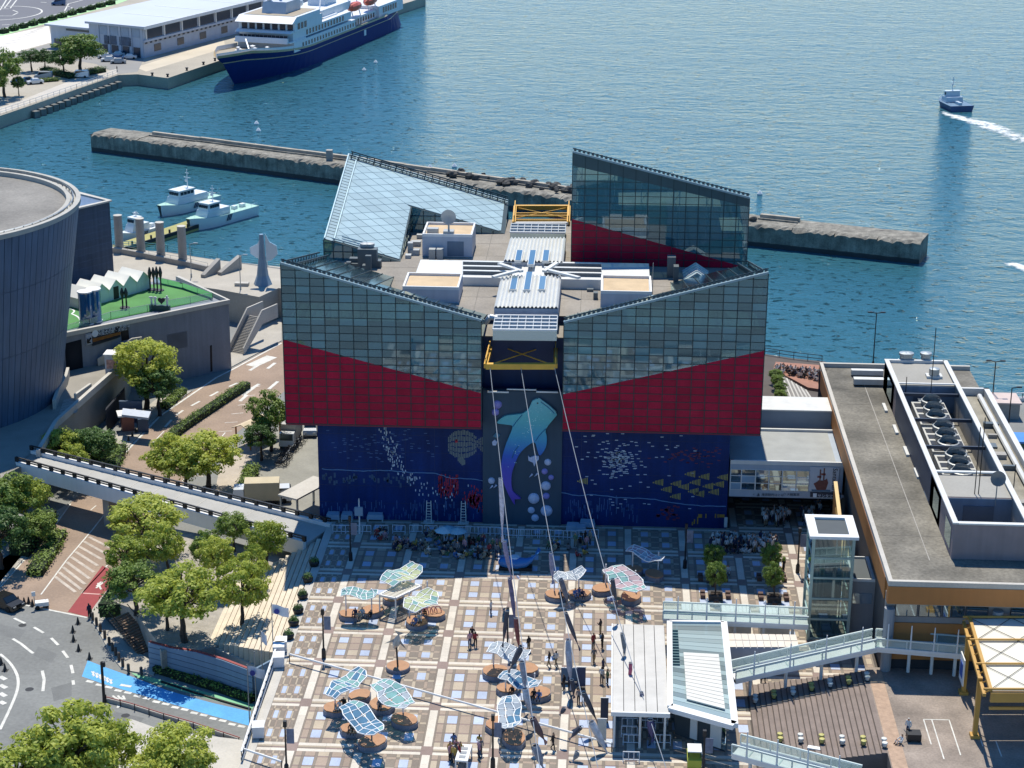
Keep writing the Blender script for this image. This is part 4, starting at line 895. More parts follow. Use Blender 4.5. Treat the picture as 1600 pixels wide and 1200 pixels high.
# huts, tanks and figures on the lawn
CREAM = M('cream_canvas', 'ece9dc', .8, var=.05); CREAMW = M('cream_hut_wall', 'e0ddd0', .8, var=.06)
_ha, _hb = G(138, 481, ZL), G(225, 455, ZL); HSP = (_hb-_ha).length/4; _hr = (_hb-_ha).normalized(); HRZ = math.atan2(_hr.y, _hr.x)
hl = ['cream gabled hut nearest the twin blue tanks on the lawn', 'cream gabled hut second from the blue tanks', 'middle cream gabled hut with open dark door on the lawn', 'cream gabled hut second from the black tree figures', 'cream gabled hut nearest the black tree figures']
for k, (x, y) in enumerate(((134, 478), (156, 472), (180, 466), (203, 459), (224, 453))):
    p = _ha.lerp(_hb, k/4); p.z = ZL+.06; h = thing('lawn_hut', hl[k], 'hut', p, HRZ, 'gabled huts along the lawn'); w2, dp, hh, hr = HSP/2-.02, 4.4, 1.7, 2.9
    b = MB(); b.add([(-w2, -.0, 0), (w2, 0, 0), (w2, 0, hh), (0, 0, hr), (-w2, 0, hh), (-w2, dp, 0), (w2, dp, 0), (w2, dp, hh), (0, dp, hr), (-w2, dp, hh)], [(0, 1, 2, 3, 4), (9, 8, 7, 6, 5), (1, 6, 7, 2), (5, 0, 4, 9)]); b.build('wall', CREAMW, h)
    for s in (-1, 1): MB().add([(0, -.15, hr+.08), (s*(w2+.15), -.15, hh-.12), (s*(w2+.15), dp+.1, hh-.12), (0, dp+.1, hr+.08), (0, -.15, hr), (s*(w2+.15), -.15, hh-.2), (s*(w2+.15), dp+.1, hh-.2), (0, dp+.1, hr)], [(0, 1, 2, 3), (7, 6, 5, 4), (0, 4, 5, 1), (1, 5, 6, 2)]).build('roof_sheet', CREAM, h)
    MB().box(-.5, .5, -.03, .01, .05, 1.9).build('door', DARK if k == 2 else CREAMW, h)
TANK = GLASS('blue_tank_acrylic', '1c5f96', .3, .08, .05, '4f9fd8')
for k, (x, y, ht) in enumerate(((135.5, 506, 4.6), (149, 502, 4.6))):
    p = G(x, y, ZL+.06); t = thing('display_tank', ['blue cylinder tank nearer the drum museum on the lawn edge', 'blue cylinder tank on the side away from the drum museum'][k], 'tank', p, 0, 'blue cylinder tanks on the lawn')
    MB().lathe([(.95, .2), (.95, ht)], n=20, caps=False).build('cylinder', TANK, t); MB().lathe([(1.05, ht), (1.05, ht+.18), (.2, ht+.2)], n=20).build('lid', WHITE, t); MB().lathe([(1.05, 0), (1.05, .22)], n=20).build('base', WHITE, t); MB().cyl((0, 0, .2), (0, 0, ht), .25, n=8).build('core', M('tank_core_blue', '2a6ca8', .5), t)
FIG = M('black_figure_paint', '2a2d30', .6, var=.2, scale=3)
def figure(x, y, h, lab, lean=0):
    p = G(x, y, ZL+.06); t = thing('figure_sculpture', lab, 'sculpture', p); b = MB().lathe([(.75, 0), (.7, .12)], n=10); b.build('base', FIG, t)
    b = MB()
    for s in (-.25, .25):
        pr = [(.1, 0), (.13, h*.25), (.1, h*.45), (.22, h*.6), (.3, h*.75), (.2, h*.88), (.08, h)]; b.lathe(pr, (s*1.1, 0, .1), 7)
    b.build('figure', FIG, t)
figure(195, 481, 2.9, 'black dancing figure sculpture alone in the middle of the lawn'); figure(238, 453, 3.4, 'black paired figure sculpture beside the last cream hut'); figure(249, 454, 3.6, 'black paired figure sculpture at the back of the lawn')
p = G(250, 485, ZL+.06); t = thing('heart_sign', 'white letter sign with a dark heart on a green block at the lawn edge', 'sign', p, R(-8)); MB().box(-1.5, 1.5, -.3, .3, 0, .8).build('plinth', M('dark_green_plinth', '274a45', .6), t)
hp = [(.55*16*sin(a)**3/16, .55*(13*cos(a)-5*cos(2*a)-2*cos(3*a)-cos(4*a))/16) for a in [2*pi*k/24 for k in range(24)]]
MB().add([(x+.3, -.1, z+1.5) for x, z in hp]+[(x+.3, .1, z+1.5) for x, z in hp], [tuple(range(24)), tuple(range(47, 23, -1))]+[(i, 24+i, 24+(i+1)%24, (i+1)%24) for i in range(24)]).build('heart', FIG, t)
for k, x in enumerate((-1.2, -.65, 1.15)): b = MB().box(x-.12, x+.12, -.08, .08, .8, 2.0+.25*(k == 2)); b.box(x-.35, x+.3, -.07, .07, 1.75, 1.95); b.build('letter', WHITE, t)
# quay columns, low walls, rails, lamps and the sail sculpture
for k, (x, yb, yt) in enumerate(((187, 391, 337), (221, 397, 342), (252, 404, 348), (286, 411, 354))):
    p = G(x, yb, 0); h = W(x, yt, p.y).z
    t = thing('quay_column', ['round concrete column on the quay nearest the museum annex', 'round concrete column second from the museum annex', 'round concrete column third from the museum annex', 'round concrete column on the quay nearest the sail sculpture'][k], 'column', p, 0, 'concrete columns along the quay'); MB().lathe([(.72, 0), (.7, h)], n=18).build('shaft', CONC, t, smooth=False); MB().lathe([(.75, h), (.75, h+.1), (.1, h+.12)], n=18).build('cap', CONCL, t)
QG = M('teal_rail_paint', '4f8f97', .5, .2, var=.1); wl = [tuple(G(x, y, 0)) for x, y in ((178, 386), (225, 389), (262, 393), (300, 399), (340, 405))]
t = thing('quay_railing', 'teal quay railing along the water behind the columns', 'railing', (0, 0, 0)); rail(MB(), wl, 1.1, .05, 2.2, 3).build('rails', QG, t)
t = thing('quay_railing', 'teal quay railing along the water beside the sail sculpture', 'railing', (0, 0, 0)); rail(MB(), [tuple(G(x, y, 0)) for x, y in ((375, 410), (405, 414), (440, 419))], 1.1, .05, 2.2, 3).build('rails', QG, t)
lw_ = thing('quay_wall', 'long low concrete seat wall behind the round columns', 'wall', (0, 0, 0)); MB().strip(GP([(160, 392), (200, 398), (250, 408), (300, 418), (325, 424)], 0), .7, 0, .9).build('wall', CONC, lw_); rail(MB(), [(p[0], p[1], .9) for p in GP([(160, 392), (200, 398), (250, 408), (300, 418), (325, 424)], 0)], .5, .03, 2, 1).build('rail', STEEL, lw_)
for k, pts in enumerate(([(317, 434), (342, 424)], [(343, 430), (375, 419)])):
    t = thing('ramp_wall', ['sloping concrete ramp wall nearer the round columns', 'sloping concrete ramp wall nearer the sail sculpture'][k], 'wall', (0, 0, 0)); q = GP(pts, 0); MB().strip(q, .8, 0, lambda p, q=q: .5 if p == q[0] else 2.2).build('wall', CONC, t)
p = G(411, 444, 0); sc = thing('sail_sculpture', 'white twin sail wind sculpture on a tapering grey mast', 'sculpture', p)
MB().lathe([(1.5, 0), (.95, 1.5), (.55, 4.5), (.35, 8.2)], n=8).build('mast', M('mast_grey_blue', '7e94a4', .5, .2, var=.1), sc)
SAIL = GLASS('white_sail_mesh', 'e4e6e8', .35, .02, .5, 'ffffff'); SAIL.node_tree.nodes['Principled BSDF'].inputs['Subsurface Weight'].default_value = 0
def sail(pts, y):
    q = [W(x, yy, p.y+y)-p for x, yy in pts]; n = len(q)
    MB().add([tuple(v) for v in q]+[(v.x, v.y+.12, v.z) for v in q], [tuple(range(n)), tuple(range(2*n-1, n-1, -1))]+[(i, n+i, n+(i+1)%n, (i+1)%n) for i in range(n)]).build('sail', SAIL, sc)
sail([(407.5, 371), (407, 404), (401, 403), (391, 396), (390, 387), (402, 381)], -.3); sail([(413.5, 364), (421, 378), (432, 384), (434, 397), (424, 407), (416, 408)], -.3)
b = MB()
for x0, y0, x1, y1 in ((407, 404, 407, 416), (417, 408, 419, 418)): b.bar(W(x0, y0, p.y)-p, W(x1, y1, p.y)-p, .1)
b.build('weight_rod', WHITE, sc); MB().cbox((-3.2, -1, 0), (2.2, 1, .5)).build('seat_block', CONCL, sc)
def lamp_post(px, py, z, h, lab, arm=1, mat=DARK, r=.09, name='street_lamp', group=None):
    p = G(px, py, z); t = thing(name, lab, 'lamp', p, 0, group); MB().lathe([(r*2, 0), (r*2, .5), (r, .6), (r*.8, h)], n=8).build('pole', mat, t)
    b = MB()
    for s in ((-1, 1) if arm == 2 else (1,)): b.bar((0, 0, h), (s*.9, 0, h+.15), .1); b.build('arm', mat, t) if s == 1 else None
    for s in ((-1, 1) if arm == 2 else (1,)): MB().cbox((s*.95, 0, h+.08), (.7, .3, .16)).build('lamp_head', mat, t)
    return t
lamp_post(299, 433, 0, 5.5, 'slim lamp post on the promenade in front of the round columns', 1, STEEL, .07); lamp_post(376, 452, 0, 5.5, 'slim lamp post on the promenade beside the sail sculpture', 1, STEEL, .07)
# promenade stair down to the street
stt = thing('promenade_stair', 'straight outdoor stair between white parapets down to the street', 'stair', (0, 0, 0))
A0, A1 = G(369, 553, ZS), G(398, 496, -.6); ds_ = Vector((A1.x-A0.x, A1.y-A0.y, 0)); ln = ds_.length; ds_.normalize(); sdv = Vector((ds_.y, -ds_.x, 0))
n = 26
for k in range(n):
    q = Vector((A0.x, A0.y, 0))+ds_*(ln*k/n); z = ZS+4.6*(k+1)/n; h2 = ln/n
    MB().add([q-sdv*1.2+Vector((0, 0, z-.5)), q+sdv*1.2+Vector((0, 0, z-.5)), q+sdv*1.2+ds_*h2+Vector((0, 0, z-.5)), q-sdv*1.2+ds_*h2+Vector((0, 0, z-.5)), q-sdv*1.2+Vector((0, 0, z)), q+sdv*1.2+Vector((0, 0, z)), q+sdv*1.2+ds_*h2+Vector((0, 0, z)), q-sdv*1.2+ds_*h2+Vector((0, 0, z))], [(4, 5, 6, 7), (0, 1, 5, 4), (1, 2, 6, 5), (3, 0, 4, 7)]).build('step', CONC, stt)
for s in (-1.35, 1.35):
    q = Vector((A0.x, A0.y, 0))+sdv*s; e = q+ds_*ln; f2 = e+ds_*4
    MB().strip([tuple(q[:2]), tuple(e[:2]), tuple(f2[:2])], .22, lambda p, q=q: ZS if abs(p[0]-q[0]) < .01 else -1.4, lambda p, q=q: ZS+1.1 if abs(p[0]-q[0]) < .01 else .75).build('parapet', CONCL, stt)
# footbridge
br = thing('footbridge', 'white footbridge with dark rails crossing the brown road to the plaza', 'footbridge', (0, 0, 0))
fa = [G(50, 708, 0), G(517, 823, 0)]; na = [G(27, 726, 0), G(476, 851, 0)]
MB().prism([tuple(fa[0][:2]), tuple(fa[1][:2]), tuple(na[1][:2]), tuple(na[0][:2])], -1.15, -.02).build('deck', M('bridge_deck', 'a7a59e', .85, var=.1, scale=.4, fine=.08), br)
for k in range(13):
    p, q = lerp(fa[0], fa[1], k/13), lerp(na[0], na[1], k/13); MB().bar((p[0], p[1], -.015), (q[0], q[1], -.015), .09, .03).build('deck_joint', CONCL, br)
for e, s in ((fa, 1), (na, -1)):
    MB().strip([tuple(e[0][:2]), tuple(e[1][:2])], .45, -1.3, .42).build('parapet', WHITE, br)
    d = (e[1]-e[0]); L = d.length
    MB().bar(e[0]+Vector((0, 0, .95)), e[1]+Vector((0, 0, .95)), .18, .14).build('handrail', DARK, br)
    MB().bar(e[0]+Vector((0, 0, .66)), e[1]+Vector((0, 0, .66)), .1, .1).build('handrail', DARK, br)
    for k in range(int(L/1.9)+1): q = e[0]+d*(k*1.9/L); MB().cbox((q.x, q.y, .4), (.42, .3, .6), math.atan2(d.y, d.x)).build('rail_post', DARK, br)
for t0 in (.33, .97):
    q = Vector(lerp(lerp(fa[0], fa[1], t0), lerp(na[0], na[1], t0), .5)); MB().cbox((q.x, q.y, -5.2), (1.0, 3.6, 4.05), math.atan2(d.y, d.x)).build('pier', CONC, br)
# car park mouth, booth, hedge median
pk = thing('car_park_portal', 'dark car park mouth with flat canopy under the museum deck', 'entrance', (0, 0, 0))
P0 = G(166, 674, ZS); P1 = G(197, 628, ZS)
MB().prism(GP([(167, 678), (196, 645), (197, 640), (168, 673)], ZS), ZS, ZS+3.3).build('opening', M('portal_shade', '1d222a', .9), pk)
q = G(232, 652, ZS); MB().prism(GP([(190, 650), (232, 655), (236, 645), (192, 640)], ZS+3.2), ZS+3.1, ZS+3.4).build('canopy', PENT, pk); MB().prism(GP([(188, 662), (224, 662), (224, 660), (188, 660)], ZS), ZS, ZS+3.2).build('shutter', M('blue_portal_shutter', '43566b', .6, streak=.1), pk)
q = G(200, 672, ZS); bt = thing('parking_booth', 'small parking booth with white roof at the car park mouth', 'booth', q, R(20)); MB().box(-.8, .8, -.8, .8, 0, 2.3).build('body', M('booth_red', '8b5a50', .6, var=.2), bt); MB().box(-1.3, 1.3, -1.2, 1.2, 2.3, 2.5).build('roof', WHITE, bt); MB().box(1.2, 2.6, -1.5, -.2, 0, 1.9).build('pay_machine', M('blue_machine', '2f4a68', .5), bt)
# ================================================================== MALL SIDE
ORANGE = M('ochre_panel', 'a9713c', .6, var=.08, scale=.4, streak=.06); MROOF = M('stained_grey_roof', '6d695f', .93, var=.7, scale=.16, fine=.3, bump=.15); PINKW = M('mauve_wall', '8d7f7e', .8, var=.08, streak=.1)
XL, XR = 26.5, 44.7
ml = thing('mall_building', 'long grey roofed mall with ochre fascia along the plaza', 'mall', (XL, 164, 0)); MO = Vector((XL, 164, 0))
def mbx(nm, x0, x1, y0, y1, z0, z1, mat, par=ml, O=MO): return MB().box(x0-O.x, x1-O.x, y0-O.y, y1-O.y, z0-O.z, z1-O.z).build(nm, mat, par)
ZM = 10.6; YM0, YM1 = G(1387, 908, ZM+.5).y, G(1283, 566, ZM+.5).y
mbx('core_wall', XL+.5, XR, YM0+1.6, YM1, -6, ZM-.02, M('mall_core_wall', '5a5652', .8, var=.1))
mbx('roof', XL+.2, XR, YM0+.3, YM1-.3, ZM-.02, ZM, MROOF)
mbx('roof_joint', XL+4.6, XL+4.68, YM0+6, YM1-5, ZM, ZM+.02, CONC)
for k in range(1, 6): mbx('roof_joint', XL+1, XR-1, YM0+2.2+k*9.5, YM0+2.28+k*9.5, ZM, ZM+.015, CONCD)
for nm, a in (('parapet', (XL, XL+.4, YM0, YM1)), ('parapet', (XL+.4, XR, YM0, YM0+.4)), ('parapet', (XL+.4, XR, YM1-.4, YM1))): mbx(nm, *a, ZM, ZM+.5, CONCL)
mbx('fascia', XL, XR, YM0-.05, YM0+.9, ZM-1.75, ZM-.01, ORANGE); mbx('fascia', XL-.03, XL+.6, YM0+2, YM1, ZM-2.2, ZM-.01, ORANGE)
# plaza side colonnade seen end on: posts and slanting fins
for k in range(9): y = YM0+7+k*6.2; MB().cyl((1.2, y-164, 0), (1.2, y-164, ZM-2.2), .42, n=10).build('column', GREYP, ml)
for y0, y1, zt in ((183, 197, 6.4), (180, 186, 4.2), (190, 194, 4.6)):
    MB().add([(-.9, y0-164, 0), (-.9, y1-164, 0), (-.9, y1-164, zt), (-.9, y0-164, 1.4), (-.6, y0-164, 0), (-.6, y1-164, 0), (-.6, y1-164, zt), (-.6, y0-164, 1.4)], [(0, 3, 2, 1), (4, 5, 6, 7), (3, 7, 6, 2), (0, 4, 7, 3), (1, 2, 6, 5)]).build('ochre_fin', ORANGE, ml)
    MB().bar((-.75, y0-164, 1.45), (-.75, y1-164, zt+.05), .4, .2).build('fin_coping', M('fin_gold_edge', 'c8a45a', .5), ml)
# front elevation
yw = YM0+.9
OB = [W(1440, y, yw).z for y in (1001, 973, 1030, 1012, 963, 937)]
mbx('front_wall', XL, XR, yw, yw+.4, -6, ZM-1.0, M('mall_front_grey', '8f8c88', .8, var=.08, streak=.06))
mbx('ochre_band', XL+.2, XL+13.2, yw-.12, yw+.01, OB[0], OB[1], ORANGE); mbx('ochre_band', XL+.2, XL+13.2, yw-.1, yw+.01, OB[2], OB[3], ORANGE)
mbx('wall_shade_band', XL+.2, XL+25, yw-.06, yw+.005, 1.0, OB[2]-.05, M('wall_shade_dark', '2b3036', .8))  # dark band painted for the shade at the wall foot, not a real recess
WGL = GLASS('shop_window', '2c3f4c', .05, .3, .04); FRM = M('window_frame', '3d434a', .5)
for x0, n in ((XL+.9, 4), (XL+11.4, 6)):
    for k in range(n):
        x = x0+k*2.15; f = mbx('window', x, x+2.05, yw-.1, yw+.01, OB[4], OB[5], FRM); MB().box(x+.08-XL, x+1.97-XL, yw-.14-164, yw-.101-164, OB[4]+.08, OB[5]-.08).build('pane', WGL, f)
for x in (XL+.35, XL+10.2): MB().cyl((x-XL, yw-.5-164, 0), (x-XL, yw-.5-164, ZM-2.35), .5, n=12).build('column', GREYP, ml)
mbx('fascia_soffit', XL, XR, YM0+.02, yw-.02, ZM-1.82, ZM-1.78, CONC)
# rooftop block: sheds at both ends and the open chiller bays between
ZB = ZM+3.3
def roofblk(p1, p2, p3, p4): return [G(*p, ZB) for p in (p1, p2, p3, p4)]
bl = [G(1385, 562, ZB+.3), G(1479, 561, ZB+.3), G(1600, 846, ZB+.3), G(1490, 823, ZB+.3)]
X0 = (bl[0].x+bl[3].x)/2; X1 = X0+(bl[1].x-bl[0].x)
yA, yB_ = G(1415, 602, ZB).y, bl[0].y                # far shed
yC, yD = G(1480, 777, ZB).y, G(1462, 741, ZB).y     # near shed
yE = G(1492, 823, ZB).y
SHED = M('shed_roof', '9a978e', .9, var=.12, scale=.2, streak=0, fine=.08)
mbx('far_shed', X0, X1, yA, yB_, ZM, ZB, PINKW); mbx('shed_roof', X0+.3, X1-.3, yA+.02, yB_-.3, ZB, ZB+.05, SHED)
mbx('near_shed', X0, X1, yC, yD, ZM, ZB, PINKW); mbx('shed_roof', X0+.3, X1-.3, yC+.1, yD-.3, ZB, ZB+.05, SHED)
for y in (yC-.02, yA-.02): 
    mbx('shed_wall', X0+.3, X1-.3, y-.06, y, ZM+.1, ZB-.05, M('blue_grey_cladding', '6a7f92', .6, streak=.12)); mbx('shed_door', X0+2.2, X1-2, y-.12, y-.05, ZM+.1, ZM+2.5, M('shed_door_grey', '4f6070', .6))
for x in (X0, X1-.3):
    mbx('bay_wall', x, x+.3, yE, yB_, ZM, ZB+.25, PINKW if x == X0 else CONC); mbx('bay_coping', x-.1, x+.42, yE, yB_, ZB+.25, ZB+.4, OFFW)
mbx('bay_wall', X0+.3, X1, yE, yE+.3, ZM, ZB+.25, PINKW); mbx('bay_coping', X0+.42, X1-.3, yE-.1, yE+.42, ZB+.25, ZB+.4, OFFW); mbx('bay_coping', X0+.42, X1-.3, yD-.2, yD+.2, ZB+.25, ZB+.4, OFFW); mbx('bay_coping', X0+.42, X1-.3, yA-.3, yA+.0, ZB+.25, ZB+.36, OFFW); mbx('bay_coping', X0+.42, X1-.3, yB_-.4, yB_, ZB+.06, ZB+.4, OFFW)
mbx('dark_louver', X0-.04, X0, yD, yA-2, ZM+.2, ZB, M('louver_navy', '2c3c52', .6, streak=.1))
for a, c2 in ((yC+1, yC+4), (yE+1, yE+4), (yA+1.5, yA+5)): mbx('shed_window', X0-.05, X0, a, c2, ZM+.6, ZB-.5, WGL)
bay = (yA-2.6-yD)/3
LATT = M('chiller_frame', 'b5b3a8', .7, var=.12, scale=1); FAN = M('fan_shroud', '9b9c96', .5, .3, var=.2, scale=2)
for k in range(3):
    y0 = yD+.3+k*bay; y1 = y0+bay-.5
    mbx('steel_beam', X0+.3, X1-.3, y1+.15, y1+.4, ZB-.4, ZB-.05, M('beam_navy', '2a3442', .5))
    ch = mbx('chiller', X0+1.5, X1-2.0, y0+.2, y1-.1, ZM, ZM+2.4, LATT); b = MB()
    for i in range(2):
        for j in range(4):
            xx = (X0+1.7+i*(X1-X0-4.8)); yy = y0+.4+j*(y1-y0-.6)/4; MB().box(xx-XL, xx+1.0-XL, yy-164, yy+(y1-y0)/4*.62-164, ZM+2.4, ZM+2.44).build('vent_opening', DARK, ch)
    for j in range(3):
        cy = y0+.6+(j+.4)*(y1-y0-.4)/3; cx = (X0+X1)/2-.25+j*.12
        q = MB().lathe([(1.15, 0), (1.15, .55), (1.0, .6), (1.0, .1), (.3, .15)], (cx-XL, cy-164, ZM+2.45), 16, False).build('fan_ring', FAN, ch)
        MB().cyl((cx-XL, cy-164, ZM+2.5), (cx-XL, cy-164, ZM+2.8), .3, n=10).build('fan_hub', DARK, ch); b = MB()
        for a in range(5): t = 2*pi*a/5; b.add([(cx-XL+.25*cos(t), cy-164+.25*sin(t), ZM+2.62), (cx-XL+.98*cos(t), cy-164+.98*sin(t), ZM+2.62), (cx-XL+.98*cos(t+.6), cy-164+.98*sin(t+.6), ZM+2.72), (cx-XL+.25*cos(t+.6), cy-164+.25*sin(t+.6), ZM+2.72)], [(0, 1, 2, 3)])
        b.build('fan_blade', DARK, ch)
        MB().add([(cx-XL+1.1*cos(t), cy-164+1.1*sin(t), ZM+3.05+.12*cos(t)) for t in [pi*.05+pi*.9*i/8 for i in range(9)]]+[(cx-XL+.75*cos(t), cy-164+.75*sin(t), ZM+3.5) for t in [pi*.05+pi*.9*i/8 for i in range(9)]], [(i, i+1, 10+i, 9+i) for i in range(8)]).build('fan_hood', OFFW, ch)
    for j in range(4): mbx('pipe_box', X0+.5, X0+1.1, y0+.3+j*1.1, y0+.9+j*1.1, ZM, ZM+1.2, OFFW)
mbx('duct_rack', X0+2.6, X1-2.6, yA-2.3, yA-.6, ZM+.3, ZM+2.0, STEEL)
for j in range(4): MB().bar((X0+3.2-XL+j*.3, yA-2.4-164, ZM+2.3+j*.1), (X1-3.2-XL, yA-1.9-164+j*.3, ZM+2.1), .25).build('duct_pipe', OFFW, ml)
for x in (1413, 1418, 1446): p = G(x, 565, ZB)-MO; MB().lathe([(.55, 0), (.55, .8), (.7, .85), (.7, 1.1), (.1, 1.2)], p, 10).build('roof_vent', STEEL, ml)
p = G(1459, 590, ZB)-MO; MB().cbox(p, (1.8, 1.2, .35)).build('vent_base', OFFW, ml); MB().lathe([(.6, .3), (.6, 1.1), (.1, 1.2)], p, 10).build('roof_vent', STEEL, ml)
for sv in ((1330, 1380, 589, 584, 581), (1334, 1381, 604, 598, 594)):
    x0, x1, y0, y1, z0, z1 = survey(*sv, ZM); mbx('roof_duct', x0, x1, y0, y1, z0+.2, z1+.4, OFFW)
b = MB()
for k in range(7): x, y = lerp((1383, 640), (1500, 880), k/7); p = G(x, y, ZM)-MO; MB().cbox(p+Vector((0, .3, 0)), (.35, 2.6, .25)).build('curb_block', OFFW, ml)
for px, y0, h in ((1454, 618, 8), (1522, 780, 7.5), (1528, 780, 8.5), (1583, 770, 3), (1415, 615, 2)): p = G(px, y0, ZB-.5)-MO; MB().cyl(p, p+Vector((0, 0, h)), .05, n=5).build('antenna', DARK, ml)
p = G(1555, 790, ZB-.5)-MO; MB().cyl(p, p+Vector((0, 0, 2.6)), .06, n=5).build('dish_pole', STEEL, ml); MB().add([p+Vector((0, .1, 2.9))]+[p+Vector((.75*cos(2*pi*k/14), -.25+.15*sin(2*pi*k/14), 2.9+.75*sin(2*pi*k/14))) for k in range(14)], [(0, 1+k, 1+(k+1)%14) for k in range(14)]+[(0, 1+(k+1)%14, 1+k) for k in range(14)]).build('satellite_dish', GREYP, ml)
# roof strip beyond the bays with its pipe wall
mbx('side_roof', X1+.02, X1+5.2, yE-6, yB_-1.5, ZM-.02, ZM+.03, M('patchy_roof', '8a8577', .93, var=.35, scale=.5, fine=.2)); mbx('side_parapet', X1+4.3, X1+4.9, yE-6, yB_-1.5, ZM, ZM+.9, OFFW); mbx('side_parapet', X1+.5, X1+4.9, yB_-1.9, yB_-1.5, ZM, ZM+.9, OFFW)
for k in range(10): mbx('roof_clutter', X1+1+rnd()*2, X1+1.6+rnd()*2.6, yC+k*3.2, yC+k*3.2+ru(.4, 1.3), ZM, ZM+ru(.2, .6), UNITD if k % 2 else CONC)
MB().cyl((X1+3.6-XL, yE-6-164, ZM+.4), (X1+3.6-XL, yB_-3-164, ZM+.4), .28, n=8).build('roof_pipe', OFFW, ml)
# seaward end post and beams
for x in (XL+.3,): MB().cyl((x-XL, YM1-1.5-164, -4), (x-XL, YM1-1.5-164, ZM), .45, n=10).build('column', M('end_post_navy', '2f3b4a', .5), ml)
# ---- link building between aquarium and mall
lk = thing('link_building', 'pale link block with window grid and sailing ship poster above the passage', 'link', (14.3, YB, 0)); LO = Vector((14.3, YB, 0))
zb_, zt_ = W(1200, 777, YB).z, W(1200, 722, YB).z; yk = G(1220, 673, zt_).y
def lbx(nm, x0, x1, y0, y1, z0, z1, mat): return mbx(nm, x0, x1, y0, y1, z0, z1, mat, lk, LO)
x1_ = 26.7
lbx('body', 14.3, x1_, YB, yk, zb_, zt_-.02, M('link_wall', '98a3ae', .65, var=.07, streak=.06)); lbx('roof', 14.3, x1_-.8, YB+.2, yk, zt_-.02, zt_+.02, M('grey_felt_roof', '9a9c98', .9, var=.1, scale=.6, fine=.08)); lbx('parapet', 14.3, x1_, YB-.05, YB+.2, zt_-.3, zt_+.15, OFFW); lbx('parapet', 14.3, x1_, yk-.3, yk, zt_, zt_+.3, OFFW)
wx = [W(x, 750, YB).x for x in (1140, 1158, 1180, 1201, 1222, 1244, 1264)]; wz = [W(1200, y, YB).z for y in (766, 755, 744, 734)]
for i in range(6):
    for j in range(3):
        f = lbx('window', max(wx[i], 14.35), wx[i+1], YB-.05, YB+.01, wz[j], wz[j+1], OFFW); MB().box(max(wx[i], 14.35)+.08-LO.x, wx[i+1]-.06-LO.x, -.07, -.04, wz[j]+.05, wz[j+1]-.05).build('pane', WGL if (i*3+j) % 4 else GLASS('pale_window', '8ea3b4', .05, .25), f)
a, c2 = W(1266, 729, YB), W(1309, 768, YB); ps = lbx('ship_poster', a.x, c2.x, YB-.1, YB, c2.z, a.z, M('poster_paper', 'b5bcc4', .6, var=.06, scale=1.5)); O3 = LO
def pbx(px0, py0, px1, py1, mat, nm='poster_print', y=-.125): A, B = W(px0, py0, YB), W(px1, py1, YB); MB().box(A.x-LO.x, B.x-LO.x, y, -.1, B.z, A.z).build(nm, mat, ps)
SHIP = M('poster_ship_brown', '6b3f3a', .6, var=.3, scale=4); H2 = [(1271, 755), (1278, 751), (1287, 750), (1292, 747), (1294, 754), (1290, 765), (1276, 765)]
q = [W(x, y, YB)-LO for x, y in H2]; MB().add([(v.x, -.12, v.z) for v in q], [tuple(range(len(q)))[::-1]]).build('poster_hull', SHIP, ps)
pbx(1281, 733, 1281.8, 752, SHIP); pbx(1287, 731, 1287.8, 750, SHIP); pbx(1277, 743, 1283, 746, M('poster_sail', '8a4c44', .6)); pbx(1283, 739, 1290, 742, MATS['poster_sail']); pbx(1278, 750, 1293, 752, SHIP, y=-.118); pbx(1268, 764, 1297, 768, M('poster_sea', '4f6a82', .6), y=-.113)
A = W(1303, 731, YB)-LO; text(ps, 'Santamaria', .72, (A.x-.1, -.13, A.z), (pi/2, pi/2, 0), M('poster_ink', '2a2f3c', .6))
a, c2 = W(1266, 768.5, YB), W(1313, 777, YB); sb = lbx('sign_strip', a.x, c2.x, YB-.12, YB, c2.z, a.z, M('sign_navy', '1f2c40', .5)); p = W(1277, 776, YB)-LO; text(sb, 'サンタマリア乗り場', .42, (p.x, -.13, p.z), (pi/2, 0, 0), M('sign_white_ink', 'cdd6de', .5)); p = W(1270, 776, YB)-LO; MB().box(p.x, p.x+.4, -.14, -.12, p.z, p.z+.45).build('sign_icon', MATS['sign_white_ink'], sb)
for x, s in ((1176, '↖ ⛵ 海遊館西はとば'), (1225, 'ﾌ 大観覧車')): p = W(x, 774, YB)-LO; text(lk, s, .36, (p.x, -.03, p.z), (pi/2, 0, 0), M('sign_slate_ink', '3c4a5c', .5))
lbx('rear_block', 15.5, x1_, yk+1.5, yk+6, 2, zt_+1.9, M('rear_block_blue', '7b8896', .7, var=.08)); lbx('rear_block_roof', 15.5, x1_, yk+1.4, yk+6.1, zt_+1.9, zt_+2.05, OFFW)
lbx('passage_shade', 14.3, x1_, YB+9, YB+9.3, 0, zb_, M('passage_shade_tone', '39424e', .8))  # dark sheet across the open passage, its shade painted in
